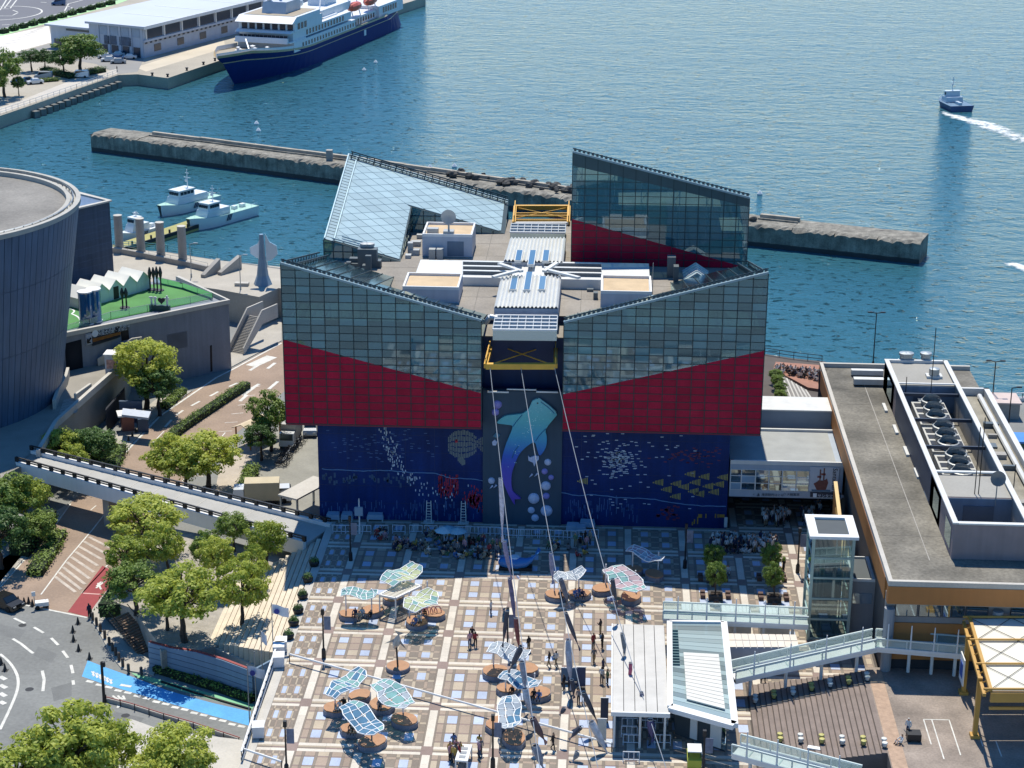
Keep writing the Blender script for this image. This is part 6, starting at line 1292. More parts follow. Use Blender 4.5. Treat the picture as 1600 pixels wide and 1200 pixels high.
hullband('hull', 0, .74, HULL); hullband('hull_stripe', .74, .775, TRIM, .05); hullband('upper_hull', .775, .97, HULL); hullband('sheer_strake', .97, 1.06, TRIM, .06)
b = MB(); n = 30; X = [-OH+.4+(SL+OH-.4)*k/n for k in range(n+1)]; v = [(x, -hb(x, 1)+.1, zdk(max(x, 0))-.2) for x in X]+[(x, hb(x, 1)-.1, zdk(max(x, 0))-.2) for x in X]; b.add(v, [(i, i+1, n+2+i, n+1+i) for i in range(n)]); b.build('deck', SDECK, sh_)
b = MB()
for s in (-1, 1):
    for i in range(16):
        x0, x1 = -OH+.1+i*2, -OH+.1+(i+1)*2; q = [(x0, s*(hb(x0, 1)+.04), zdk(max(x0, 0))), (x1, s*(hb(x1, 1)+.04), zdk(max(x1, 0))), (x1, s*(hb(x1, 1)+.04), zdk(max(x1, 0))+1.1), (x0, s*(hb(x0, 1)+.04), zdk(max(x0, 0))+1.1)]; b.quad(*q)
b.build('bulwark', HW, sh_)
def tier(nm, x0, x1, z0, z1, w, rake=0, mat=HW, par=None):
    b = MB(); b.add([(x0, -w, z0), (x1, -w, z0), (x1, w, z0), (x0, w, z0), (x0+rake, -w, z1), (x1, -w, z1), (x1, w, z1), (x0+rake, w, z1)], [(3, 2, 1, 0), (4, 5, 6, 7), (0, 1, 5, 4), (1, 2, 6, 5), (2, 3, 7, 6), (3, 0, 4, 7)]); return b.build(nm, mat, par or sh_)
tier('lower_house', 21, SL*.60, 5.4, 8.2, 8.55); tier('after_house', SL*.60, SL*.86, 5.4, 8.0, 6.6); tier('stern_house', SL*.80, SL-.8, 5.4, 9.0, 7.6); tier('promenade_deck', 18.5, 30, 8.2, 8.6, 8.4, -.2); tier('front_rail', 17.8, 18.6, 8.2, 9.7, 7.9, .3)
tier('middle_house', 21.5, SL*.58, 8.6, 10.9, 8.1); tier('front_visor', 19.2, 23, 10.8, 11.4, 8.3, 1.0); tier('bridge_house', 22, 42, 10.9, 13.6, 8.5); tier('bridge_visor', 19.8, 40, 13.5, 15.0, 8.7, 3.2); tier('bridge_roof_deck', 23.5, 40, 15.0, 15.1, 7.6, 0, SDECK)
tier('upper_house', 42, 72, 10.9, 13.2, 5.6); tier('radar_house', 27, 38, 15.1, 18.2, 3.6, 1.2, M('ship_grey_white', 'b7bcc2', .5)); tier('funnel', 58, 68, 13.2, 19.5, 2.6, 2.0); tier('pool_cover', SL*.42, SL*.52, 10.9, 11.3, 6.5)
for k in range(12): MB().box(19.4, 19.62, -7.2+k*1.22, -6.2+k*1.22, 8.9, 10.2).build('window', SWIN, sh_)
for k in range(7): MB().box(21.85, 22.05, -7.9+k*2.3, -6.3+k*2.3, 11.4, 13.0).build('window', SWIN, sh_)
for k in range(3): MB().box(24+k*2.4, 25.6+k*2.4, -8.56, -8.48, 11.4, 13.1).build('window', SWIN, sh_)
for k in range(22): MB().box(27+k*2.15, 27.9+k*2.15, -8.62, -8.5, 6.3, 7.4).build('window', SWIN, sh_)
for k in range(13): MB().box(31+k*2.3, 32.1+k*2.3, -8.17, -8.05, 9.0, 10.4).build('window', SWIN, sh_)
for k in range(8): MB().box(SL*.64+k*2.2, SL*.64+1.2+k*2.2, -6.66, -6.55, 6.0, 7.4).build('window', SWIN, sh_)
for k in range(6): MB().box(SL*.83+k*2.2, SL*.83+1.4+k*2.2, -7.66, -7.55, 6.6, 8.3).build('window', SWIN, sh_)
LB = M('lifeboat_orange', 'c05a42', .45, var=.1)
for k, x in enumerate((SL*.66, SL*.78)):
    o = MB().lathe([(.1, -4.6), (1.1, -3.4), (1.5, 0), (1.1, 3.6), (.1, 4.6)], n=10).build('lifeboat', LB, sh_, (x, -5.6, 11.0)); o.rotation_euler = (0, pi/2, 0)
    for dx in (-3, 3): MB().bar((x+dx, -6.4, 8.0), (x+dx, -5.2, 12.6), .25).build('davit', HW, sh_)
o = MB().lathe([(.1, -2.6), (.8, -1.6), (.9, 1.2), (.3, 2.4)], n=8).build('tender', M('tender_maroon', '7d3a3a', .5), sh_, (46, -5.6, 12.2)); o.rotation_euler = (0, pi/2, 0)
for a, c2 in (((44, -6.5, 11), (50, -5, 17)), ((SL*.6, -5, 11), (SL*.66, -5, 16)), ((6, -2, 7), (12, 2, 10))): MB().bar(a, c2, .35).build('crane_jib', HW, sh_)
MB().bar((32, 0, 18), (33, 0, 25), .6).build('mast', HW, sh_); MB().blob((29, 2, 19.2), 1.1, 10, 6).build('radome', HW, sh_); MB().blob((41, -2, 16.4), 1.2, 10, 6).build('radome', HW, sh_)
for x, y, s in ((4, 0, .7), (8, -2.5, .9), (8, 2.5, .9), (12, 0, 1.2), (15, -3, .9), (1, 0, .5)): MB().lathe([(s*.5, 0), (s*.4, s), (s*.7, s*1.1), (.1, s*1.3)], (x, y, zdk(x)-.2), 8).build('winch', HW, sh_)
MB().box(SL*.66, SL*.66+1.6, -8.72, -8.6, 2.3, 4.0).build('hull_emblem', HW, sh_)
t_ = text(sh_, 'HERITAGE ADVENTURER', .85, (6, -hb(14, .9)-.3, 4.9), (pi/2, 0, 0), HW) if False else None
# ---- patrol boats on the floating pier
pr = thing('floating_pier', 'olive decked floating pier between the moored patrol boats', 'pier', (0, 0, 0)); pp = GP([(178, 393), (310, 352), (322, 344), (303, 341), (262, 355), (176, 383)], ZW+1)
MB().prism(pp, ZW-.5, ZW+1.0).build('pontoon', M('olive_deck', 'a09a5e', .85, var=.15, scale=.6, fine=.1), pr); MB().strip([pp[0], pp[1]], .25, ZW+.5, ZW+1.2).build('fender', DARK, pr)
for k in range(4): p = lerp(pp[0], pp[1], .2+k*.22); MB().cyl((p[0], p[1]+.6, ZW), (p[0], p[1]+.6, ZW+1.8), .2, n=6).build('bollard', DARK, pr)
MINT = M('mint_deck', '9fc4b4', .7, var=.08); BWHT = M('boat_white', 'd6dad9', .4, var=.05)
def boat(lab, bow, stern, beam, hullm, deckm, cabm, f=1.0, mast=4.0, cab=(.22, .62), bridge=True, name='patrol_boat', cat='boat', group=None, arch=False):
    a, b2 = G(*bow, ZW), G(*stern, ZW); d = b2-a; L = d.length*f; t = thing(name, lab, cat, (a.x, a.y, ZW), math.atan2(d.y, d.x), group); w = beam/2; n = 14; H = L*.085+.55
    X = [L*k/n for k in range(n+1)]; hw = lambda x, l: w*min(1, (1-(1-min(1, (x/L+.02+.03*l)/.42))**2))*(.82+.18*l); zd = lambda x: H+.55*max(0, 1-x/(L*.5))**2
    b = MB()
    for s in (-1, 1):
        for i in range(n): b.quad(*[(x-(.5*l if x == 0 else 0), s*hw(x, l), zd(x)*l-.4*(1-l)) for x, l in ((X[i], 0), (X[i+1], 0), (X[i+1], 1), (X[i], 1))])
    b.quad((L, -hw(L, 0), -.4), (L, hw(L, 0), -.4), (L, hw(L, 1), zd(L)), (L, -hw(L, 1), zd(L))); b.build('hull', hullm, t)
    v = [(x-(.5 if x == 0 else 0), -hw(x, 1), zd(x)-.05) for x in X]+[(x-(.5 if x == 0 else 0), hw(x, 1), zd(x)-.05) for x in X]; MB().add(v, [(i, i+1, n+2+i, n+1+i) for i in range(n)]).build('deck', deckm, t)
    c0, c1 = cab[0]*L, cab[1]*L; cw = w*.72; z0 = H
    MB().add([(c0, -cw, z0), (c1, -cw, z0), (c1, cw, z0), (c0, cw, z0), (c0+.5, -cw*.95, z0+1.3), (c1, -cw*.95, z0+1.3), (c1, cw*.95, z0+1.3), (c0+.5, cw*.95, z0+1.3)], [(4, 5, 6, 7), (0, 1, 5, 4), (1, 2, 6, 5), (2, 3, 7, 6), (3, 0, 4, 7)]).build('cabin', cabm, t)
    if bridge:
        q0, q1 = c0+.6, c0+(c1-c0)*.6; MB().add([(q0, -cw*.85, z0+1.3), (q1, -cw*.85, z0+1.3), (q1, cw*.85, z0+1.3), (q0, cw*.85, z0+1.3), (q0+.4, -cw*.8, z0+2.6), (q1, -cw*.8, z0+2.6), (q1, cw*.8, z0+2.6), (q0+.4, cw*.8, z0+2.6)], [(4, 5, 6, 7), (0, 1, 5, 4), (1, 2, 6, 5), (2, 3, 7, 6), (3, 0, 4, 7)]).build('wheelhouse', cabm, t)
        for k in range(4): y = -cw*.7+k*cw*.38; MB().box(q0+.05, q0+.25, y, y+cw*.28, z0+1.8, z0+2.35).build('window', SWIN, t)
        for k in range(4): x = q0+.7+k*(q1-q0-.8)/4; MB().box(x, x+(q1-q0)*.16, -cw*.87, -cw*.8, z0+1.75, z0+2.35).build('window', SWIN, t)
        MB().box(q0+.2, q1+.2, -cw*.9, cw*.9, z0+2.6, z0+2.72).build('wheelhouse_roof', cabm, t); m = MB(); mx_ = q1-.5; m.bar((mx_, 0, z0+2.7), (mx_, 0, z0+2.7+mast), .14); m.bar((mx_, -.9, z0+2.7+mast*.55), (mx_, .9, z0+2.7+mast*.55), .1); m.bar((mx_, -.5, z0+2.7+mast*.8), (mx_, .5, z0+2.7+mast*.8), .1); m.blob((mx_-.3, 0, z0+2.9+mast*.35), .3, 6, 4); m.build('mast', cabm, t)
    for k in range(3): x = L*.46+k*.45; MB().add([(x, -hw(x, .75)-.03, zd(x)*.35), (x+.28, -hw(x, .75)-.03, zd(x)*.35), (x+.75, -hw(x, 1)-.04, zd(x)*.95), (x+.47, -hw(x, 1)-.04, zd(x)*.95)], [(0, 1, 2, 3)]).build('hull_mark', M('boat_navy_mark', '1c2c4c', .5), t) if name == 'patrol_boat' and L > 8 else None
    rail(MB(), [(L*.04, -hw(L*.04, 1)+.1, zd(0)-.1), (L*.2, -hw(L*.2, 1)+.1, zd(L*.2)-.1), (L*.5, -hw(L*.5, 1)+.1, H-.1), (L*.97, -w*.95, H-.1)], .75, .02, 1.4, 1).build('rail', cabm, t)
    for k in range(2): MB().cbox((L*(.72+.13*k), 0, H), (1.0, .9, .6)).build('deck_locker', cabm, t)
    return t
boat('white patrol boat with tall mast moored on the far side of the pier', (252, 338), (334, 316), 4.6, BWHT, MINT, BWHT, 1.0, 3.6, (.2, .78)); boat('white patrol boat with mint deck on the near side of the pier', (297, 361), (393, 334), 4.4, BWHT, MINT, BWHT, 1.0, 3.0, (.18, .56)); boat('small white launch moored nearest the museum columns', (186, 379), (246, 362), 3.0, BWHT, BWHT, BWHT, 1.0, 1.0, (.25, .7))
boat('dark blue tug boat trailing a white wake far out on the water', (1476, 162), (1531, 188), 6.4, M('tug_navy', '274670', .4), M('tug_deck', '5a7890', .6), M('tug_house', 'b9c6ce', .5), .5, 3.6, (.25, .55), name='tug_boat')
# wakes: foam lying on the water
fm = bpy.data.materials.new('foam'); fm.use_nodes = True; n, l = fm.node_tree.nodes, fm.node_tree.links; n['Principled BSDF'].inputs['Base Color'].default_value = (.75, .78, .76, 1); n['Principled BSDF'].inputs['Roughness'].default_value = .8
geo = n.new('ShaderNodeNewGeometry'); tx = n.new('ShaderNodeTexNoise'); tx.inputs['Scale'].default_value = .55; tx.inputs['Detail'].default_value = 8; tx.inputs['Roughness'].default_value = .7; l.new(geo.outputs['Position'], tx.inputs['Vector']); at = n.new('ShaderNodeAttribute'); at.attribute_name = 'thick'
ad = n.new('ShaderNodeMath'); ad.operation = 'ADD'; l.new(tx.outputs[0], ad.inputs[0]); l.new(at.outputs['Fac'], ad.inputs[1]); mr = n.new('ShaderNodeMapRange'); mr.inputs[1].default_value = .92; mr.inputs[2].default_value = 1.16; l.new(ad.outputs[0], mr.inputs[0]); l.new(mr.outputs[0], n['Principled BSDF'].inputs['Alpha'])
def wake(cl, nm='wake'):
    """foam ribbon: centre points in photo pixels with half width in metres"""
    b = MB(); th = []; P = [(G(x, y, ZW), w, s) for x, y, w, s in cl]; nn = 9
    for i, (p, w, s) in enumerate(P):
        q = P[min(i+1, len(P)-1)][0]-P[max(0, i-1)][0]; q.z = 0; q.normalize(); sd = Vector((-q.y, q.x, 0))
        for k in range(nn): u = -1+2*k/(nn-1); b.v.append(tuple(p+sd*w*u+Vector((0, 0, .02)))); th.append(s*(1-abs(u)**1.6))
    for i in range(len(P)-1):
        for k in range(nn-1): b.f.append((i*nn+k, i*nn+k+1, (i+1)*nn+k+1, (i+1)*nn+k)); b.m.append(0)
    me = b.mesh(nm, fm); a = me.attributes.new('thick', 'FLOAT', 'POINT'); a.data.foreach_set('value', th); o = link(nm, me); o['kind'] = 'stuff'; return o
wake([(1471, 172, .5, .4), (1478, 178, 3, .6), (1500, 184, 4.5, .62), (1530, 192, 6, .66), (1560, 203, 7, .6), (1590, 214, 7.5, .55), (1640, 232, 8, .6), (1700, 252, 8, .5)]); wake([(1562, 408, 1, .2), (1580, 412, 3, .6), (1610, 422, 3.5, .65), (1660, 440, 3, .5)])
# buoys
for k, (x, y) in enumerate(((569, 111), (587, 99), (401, 195), (404, 206), (1187, 305), (710, 262), (672, 264))):
    p = G(x, y, ZW); t = thing('mooring_buoy', ['white buoy nearest the ship stern shadow', 'white buoy a little further from the ship hull', 'white buoy alone in the open basin', 'small buoy just below another in the basin', 'pale buoy off the tall rear glass wing', 'pale buoy just behind the breakwater rocks', 'pale buoy behind the pale glass roof'][k], 'buoy', p); MB().lathe([(.15, -.3), (.55, 0), (.6, .35), (.35, .7), (.1, 1.0)], n=10).build('float', BWHT, t)
# ================================================================== TREES AND PLANTS
def leaf_mat(name, c1, c2, trans=.35):
    m = bpy.data.materials.new(name); m.use_nodes = True; MATS[name] = m; n, l = m.node_tree.nodes, m.node_tree.links; b = n['Principled BSDF']; out = n['Material Output']
    geo = n.new('ShaderNodeNewGeometry'); t = n.new('ShaderNodeTexNoise'); t.inputs['Scale'].default_value = .9; t.inputs['Detail'].default_value = 3; l.new(geo.outputs['Position'], t.inputs['Vector'])
    oi = n.new('ShaderNodeObjectInfo'); ri = n.new('ShaderNodeMath'); ri.operation = 'MULTIPLY_ADD'; ri.inputs[1].default_value = .35; l.new(geo.outputs['Random Per Island'], ri.inputs[0]); l.new(t.outputs[0], ri.inputs[2])
    r2 = n.new('ShaderNodeMath'); r2.operation = 'MULTIPLY_ADD'; r2.inputs[1].default_value = .3; l.new(oi.outputs['Random'], r2.inputs[0]); l.new(ri.outputs[0], r2.inputs[2])
    mr = n.new('ShaderNodeMapRange'); mr.inputs[1].default_value = .4; mr.inputs[2].default_value = 1.1; l.new(r2.outputs[0], mr.inputs[0])
    mx = n.new('ShaderNodeMix'); mx.data_type = 'RGBA'; mx.inputs[6].default_value = lin(c1); mx.inputs[7].default_value = lin(c2); l.new(mr.outputs[0], mx.inputs[0])
    l.new(mx.outputs[2], b.inputs['Base Color']); b.inputs['Roughness'].default_value = .55; b.inputs['Specular IOR Level'].default_value = .3
    tr = n.new('ShaderNodeBsdfTranslucent'); l.new(mx.outputs[2], tr.inputs['Color']); ms = n.new('ShaderNodeMixShader'); ms.inputs[0].default_value = trans; l.new(b.outputs[0], ms.inputs[1]); l.new(tr.outputs[0], ms.inputs[2]); l.new(ms.outputs[0], out.inputs[0]); return m
LEAF = leaf_mat('camphor_leaf', '6f8a30', 'c6cb5e', .45); LEAFD = leaf_mat('dark_leaf', '2f5024', '668444', .3); LEAFM = leaf_mat('mid_leaf', '4c6a2a', '8ca04a', .3)
BARK = M('bark', '4a4038', .95, var=.2, scale=3, bump=.5)
def leaves(b, c, r, n, size, rg):
    for _ in range(n):
        u = rg.uniform(-1, 1); a = rg.uniform(0, 2*pi); s = math.sqrt(1-u*u); d = Vector((s*cos(a), s*sin(a), u)); rad = (rg.random()**.4)
        if d.z < -.35 and rg.random() < .6: d.z = -d.z
        p = Vector((c[0]+d.x*r[0]*rad, c[1]+d.y*r[1]*rad, c[2]+d.z*r[2]*rad)); nn = (d+Vector((rg.uniform(-.7, .7), rg.uniform(-.7, .7), rg.uniform(-.1, .9)))).normalized()
        x = nn.orthogonal().normalized(); y = nn.cross(x); an = rg.uniform(0, pi); x, y = x*cos(an)+y*sin(an), y*cos(an)-x*sin(an); s1, s2 = size*rg.uniform(.7, 1.3), size*rg.uniform(.4, .7)
        b.v += [tuple(p-x*s1), tuple(p+y*s2), tuple(p+x*s1), tuple(p-y*s2)]; k = len(b.v); b.f.append((k-4, k-3, k-2, k-1)); b.m.append(0)
def tree_mesh(seed, H, CR, nclump, nleaf, size, flat=.75, trunk=True):
    """unit-less tree: trunk height, crown radius; clumps on limbs with sky gaps between"""
    rg = random.Random(seed); b = MB(); t = MB(); th = H-CR*flat*1.1
    lean = Vector((rg.uniform(-.06, .06), rg.uniform(-.06, .06), 1)); p = Vector((0, 0, -.3)); r0 = .035*H+.03; pts = []
    for k in range(5): q = lean*(th*(k+1)/5)+Vector((rg.uniform(-.12, .12), rg.uniform(-.12, .12), 0)); t.cyl(p, q, r0*(1-.12*k), r0*(1-.12*(k+1)), 8, False); p = q
    C = Vector((p.x, p.y, H-CR*flat)); gold = pi*(3-math.sqrt(5))
    for k in range(nclump):
        u = 1-1.55*(k+.5)/nclump; s = math.sqrt(max(0, 1-u*u)); a = gold*k+rg.uniform(-.4, .4); rad = rg.uniform(.62, 1.02)*(1-.25*(u < -.2))
        c = C+Vector((s*cos(a)*CR*rad, s*sin(a)*CR*rad, u*CR*flat*rad*.92)); cr = CR*rg.uniform(.17, .33); leaves(b, c, (cr, cr, cr*.66), int(nleaf*rg.uniform(.7, 1.3)), size, rg)
        if k % 3 == 0: st = p-lean*(th*rg.uniform(0, .3)); md = (st+c)/2+Vector((0, 0, .3)); t.cyl(st, md, r0*.4, r0*.25, 6, False); t.cyl(md, c, r0*.25, r0*.08, 5, False)
    return t.mesh('trunk', BARK), b
TV = []
for sd in range(5): tm, cb = tree_mesh(20+sd, 6.2, 2.75, 54, 100, .15, .92); TV.append((tm, {m.name: cb.mesh('crown', m) for m in (LEAF, LEAFM, LEAFD)}))
def put_tree(px, py, z, H, lab, name='camphor_tree', leaf=LEAF, var=0, wide=1.0, group='trees on the planting mound', cat='tree'):
    p = px if isinstance(px, Vector) else G(px, py, z); t = thing(name, lab, cat, p, rnd()*6.28, group); tm, cm = TV[var % 5]; s = H*(1.22 if name == 'camphor_tree' else 1)/6.2; t.scale = (s*wide, s*wide, s)
    link('trunk', tm, t); link('crown', cm[leaf.name], t); return t
# mound trees: trunk foot pixel (level -2.4), height, label
for i, (x, y, H, wd_, lf_, lab) in enumerate([
    (232, 872, 5.9, 1.35, LEAF, 'largest round camphor tree standing where the footbridge passes the road'), (203, 912, 4.6, 1.0, LEAF, 'camphor tree leaning over the red road lane'), (264, 910, 5.4, .8, LEAF, 'slim camphor tree on the mound behind the shaded stairs'),
    (212, 958, 4.6, 1.2, LEAFM, 'low dark camphor tree beside the top of the wooden stairs'), (290, 1003, 6.6, 1.15, LEAF, 'broad camphor tree above the blue retaining wall'), (262, 985, 4.8, .9, LEAF, 'small camphor tree between the wooden stairs and the retaining wall'),
    (340, 925, 5.2, .75, LEAF, 'thin camphor tree in the middle of the mound'), (320, 905, 4.6, .75, LEAFM, 'thin dark camphor tree behind the middle of the mound'), (380, 985, 6.4, .8, LEAF, 'upright camphor tree beside the stepped terrace'), (396, 932, 4.8, .7, LEAF, 'slim camphor tree near the top of the stepped terrace'), (417, 893, 5.0, .85, LEAF, 'camphor tree beside the plaza end of the footbridge'), (366, 862, 3.8, 1.0, LEAFM, 'small pale camphor tree under the footbridge parapet')]):
    put_tree(x, y, -2.4, H, lab, leaf=lf_, var=i, wide=wd_)
for i, (x, y, z, H, wd_, lf_, lab, gp) in enumerate([
    (262, 770, ZS, 6.0, 1.0, LEAF, 'camphor tree beside the hedge median end behind the footbridge', 'street trees'), (325, 768, ZS, 6.4, 1.25, LEAF, 'wide camphor tree behind the middle of the footbridge', 'street trees'), (290, 775, ZS, 5.6, 1.1, LEAF, 'camphor tree between two others behind the footbridge', 'street trees'),
    (228, 640, ZS, 8.6, 1.0, LEAF, 'tall camphor tree in front of the grey terrace wall', 'street trees'), (250, 650, ZS, 6.0, 1.0, LEAFD, 'dark evergreen tucked beside the tall camphor at the terrace wall', 'street trees'),
    (424, 705, ZS, 6.6, .8, LEAFM, 'mid green tree against the crimson corner of the aquarium', 'street trees'), (408, 720, ZS, 4.2, 1.0, LEAFD, 'dark low tree beside the beige shelter', 'street trees'),
    (98, 745, ZS, 5.4, 1.0, LEAF, 'yellow green tree against the museum deck wall above the footbridge', 'street trees'), (128, 742, ZS, 5.2, .95, LEAFD, 'dark tree against the museum deck wall', 'street trees'), (150, 738, ZS, 4.8, 1.1, LEAFD, 'dark spreading tree beside the car park mouth', 'street trees'), (120, 765, ZS, 4.6, .9, LEAF, 'small bright tree at the foot of the museum deck wall', 'street trees'),
    (12, 845, ZS, 6.8, 1.0, LEAFM, 'tall tree below the museum end of the footbridge at the frame edge', 'street trees'), (40, 828, ZS, 5.8, .9, LEAF, 'bright tree below the museum end of the footbridge beside the road', 'street trees'), (4, 890, ZS, 6.2, 1.0, LEAFD, 'dark tree at the frame edge beside the brown road', 'street trees'), (60, 855, ZS, 3.6, 1.2, LEAFM, 'low green bush tree along the brown road kerb', 'street trees'),
    (105, 1262, ZS, 8.0, 1.05, LEAF, 'biggest camphor tree in front of the turning circle', 'near trees'), (35, 1290, ZS, 6.4, 1.1, LEAF, 'camphor tree at the frame bottom corner', 'near trees'), (158, 1252, ZS, 6.6, .95, LEAF, 'camphor tree beside the biggest one near the lamp post', 'near trees'), (283, 1262, ZS, 6.8, .95, LEAF, 'round camphor tree beside the blue lane', 'near trees'), (250, 1280, ZS, 5.6, 1.0, LEAF, 'camphor tree low at the bottom edge beside the round one', 'near trees')]):
    put_tree(x, y, z, H, lab, leaf=lf_, var=i+2, wide=wd_, group=gp)
# trees of the far quay
for i, (x, y, H, wd_, lf_, lab) in enumerate([(126, 118, 11.5, 1.3, LEAFM, 'large round tree on the far quay lot'), (100, 120, 7.5, 1.1, LEAFD, 'dark tree at the side of the large round tree on the far quay'), (70, 112, 6.0, 1.1, LEAFD, 'dark shrub tree near the court on the far quay'), (50, 112, 6.2, 1.2, LEAFD, 'dark shrub tree nearest the frame edge on the far quay lot'), (8, 152, 12.0, .9, LEAFM, 'pale leafed tree at the frame edge on the far quay'), (30, 150, 5.2, .8, LEAFD, 'small round dark tree beside the far promenade'), (-10, 160, 9, 1, LEAFM, 'tree cut by the frame edge on the far promenade')]):
    put_tree(x, y, ZS, H, lab, 'quay_tree', lf_, i, wd_, 'trees on the far quay')
# shrubs and hedges: leafy masses
def hedge(name, lab, pts, z, w, h, mat, dens=60, size=.14, cat='hedge', group=None):
    rg = random.Random(len(lab)); b = MB(); P = GP(pts, z)
    for a, c in zip(P, P[1:]):
        L = math.hypot(c[0]-a[0], c[1]-a[1]); k = max(1, int(L/.7))
        for i in range(k):
            q = lerp(a, c, (i+.5)/k); hh = h*rg.uniform(.85, 1.15); leaves(b, (q[0]+rg.uniform(-.1, .1), q[1]+rg.uniform(-.1, .1), z+hh*.5), (w*.55, w*.55, hh*.55), dens, size, rg)
    t = thing(name, lab, cat, (0, 0, 0), 0, group); b.build('foliage', mat, t); core = MB().strip(P, w*.7, z, z+h*.7); core.build('stems', M('hedge_core', '1d2a14', .95), t); return t
hedge('hedge', 'long clipped hedge median curving along the brown road', smoothline([(258, 698), (275, 680), (300, 662), (330, 642), (360, 622), (386, 606)], 3), ZS, 1.7, 1.3, LEAFM, 90)
hedge('hedge', 'dark hedge strip at the foot of the blue retaining wall', [(243, 1048), (300, 1066), (350, 1081), (396, 1097)], ZS, 1.3, .9, LEAFM, 60)
for k in range(12): x, y = lerp((2, 51), (176, 4), k/11.5); hedge('hedge', 'dark shrub in the green strip by the far road, %s along the row' % ('first', 'second', 'third', 'fourth', 'fifth', 'sixth', 'seventh', 'eighth', 'ninth', 'tenth', 'eleventh', 'twelfth')[k], [(x, y+2), (x+9, y)], ZS, 2.4, 1.8, LEAFD, 28, .35, group='shrubs along the far green strip')
for i, (pts, z, w, h, mt, lab) in enumerate([([(55, 900), (75, 868), (92, 838)], ZS, 2.6, 1.2, LEAFM, 'ground cover shrubs along the kerb below the footbridge'), ([(30, 870), (60, 835), (75, 815)], ZS, 3.2, 2.2, LEAFD, 'dark shrub bank under the museum end of the footbridge'), ([(150, 770), (172, 740), (185, 705)], ZS, 3.0, 1.5, LEAFM, 'green shrub bank between the museum wall and the road'), ([(135, 760), (160, 725), (170, 700)], ZS, 2.4, 2.6, LEAFD, 'tall dark shrub bank against the museum deck wall'), ([(255, 640), (285, 614)], ZS, 2.0, .9, LEAFM, 'low green shrubs beside the road at the terrace wall'), ([(172, 965), (190, 935), (205, 910)], -4.0, 3.2, 2.2, LEAFD, 'dark shrub bank at the corner of the planting mound'), ([(378, 775), (395, 740)], ZS, 2.2, 1.6, LEAFM, 'green bush row beside the service yard'), ([(70, 112), (110, 122), (160, 112)], ZS, 4.0, 1.6, LEAFD, 'hedge bank round the large tree on the far quay'), ([(40, 130), (90, 126)], ZS, 3.0, 1.0, LEAFM, 'low planted strip beside cars on the far quay')]):
    hedge('shrub_bank', lab, pts, z, w, h, mt, 110, .17, 'shrubs')
# small trees in square planters on the plaza
for i, (x, y, lab) in enumerate([(1118, 935, 'small tree in a square planter nearest the art canopies'), (1114, 908, 'small shaded tree behind the first planter tree'), (1209, 938, 'small tree in a square planter beside the lift tower'), (1206, 908, 'small shaded tree nearest the school group')]):
    p = G(x, y, 0); put_tree(p, 0, 0, 4.2 if i % 2 == 0 else 4.4, lab, 'planter_tree', LEAFM, i, .62, 'planter trees on the plaza')
    pl = thing('tree_planter', ['square dark planter with seats under the first small tree', 'square dark planter in the shade behind the first planter', 'square dark planter with seats beside the lift tower', 'square dark planter in the shade near the school group'][i], 'planter', p, 0, 'tree planters on the plaza'); MB().strip([(-.6, -.6), (.6, -.6), (.6, .6), (-.6, .6)], .3, 0, .55, True).build('box', M('planter_dark', '4a4642', .8), pl); MB().box(-.5, .5, -.5, .5, 0, .45).build('soil', M('soil', '3a2f26', .95), pl)
    for dx, dy in ((-1.3, 0), (1.3, 0), (0, -1.3), (-1.3, .9), (1.3, .9)): MB().box(dx-.25, dx+.25, dy-.25, dy+.25, 0, .42).build('seat', M('seat_brown', '57433a', .8), pl)
for i, (x, y) in enumerate(((1211, 600), (1214, 609), (1217, 620), (1219, 633))): p = G(x, y, 0); put_tree(p, 0, 0, 2.2, 'small potted shrub on the side terrace, %s from the water' % ('first', 'second', 'third', 'fourth')[i], 'potted_shrub', LEAFM, i, 1.0, 'potted shrubs on the side terrace', 'shrub')
# ball topiary along the stepped edge
for i, (x, y) in enumerate(((481, 909), (473, 935), (466, 958), (459, 977), (451, 998), (491, 884))):
    p = G(x, y, 0); t = thing('ball_planter', 'dark round planter on the pale plaza edge, %s in its row from the stair railing' % ('fifth', 'fourth', 'third', 'second', 'first', 'sixth')[i], 'planter', p, 0, 'round planters along the plaza edge'); rg = random.Random(i); b = MB(); leaves(b, (0, 0, .62), (.55, .55, .48), 260, .09, rg); b.build('foliage', LEAFD, t); MB().lathe([(.45, 0), (.58, .45), (.5, .6)], n=12).build('pot', DARK, t)
# ================================================================== PLAZA FURNITURE, PEOPLE, VEHICLES
def pj(p): v = Vector(p)-EYE; a = v.dot(_f); return 800+FPX*v.dot(_r)/a, 600-FPX*v.dot(_u)/a
ORD = ('first', 'second', 'third', 'fourth', 'fifth', 'sixth', 'seventh', 'eighth', 'ninth', 'tenth', 'eleventh', 'twelfth', 'thirteenth', 'fourteenth', 'fifteenth', 'sixteenth')
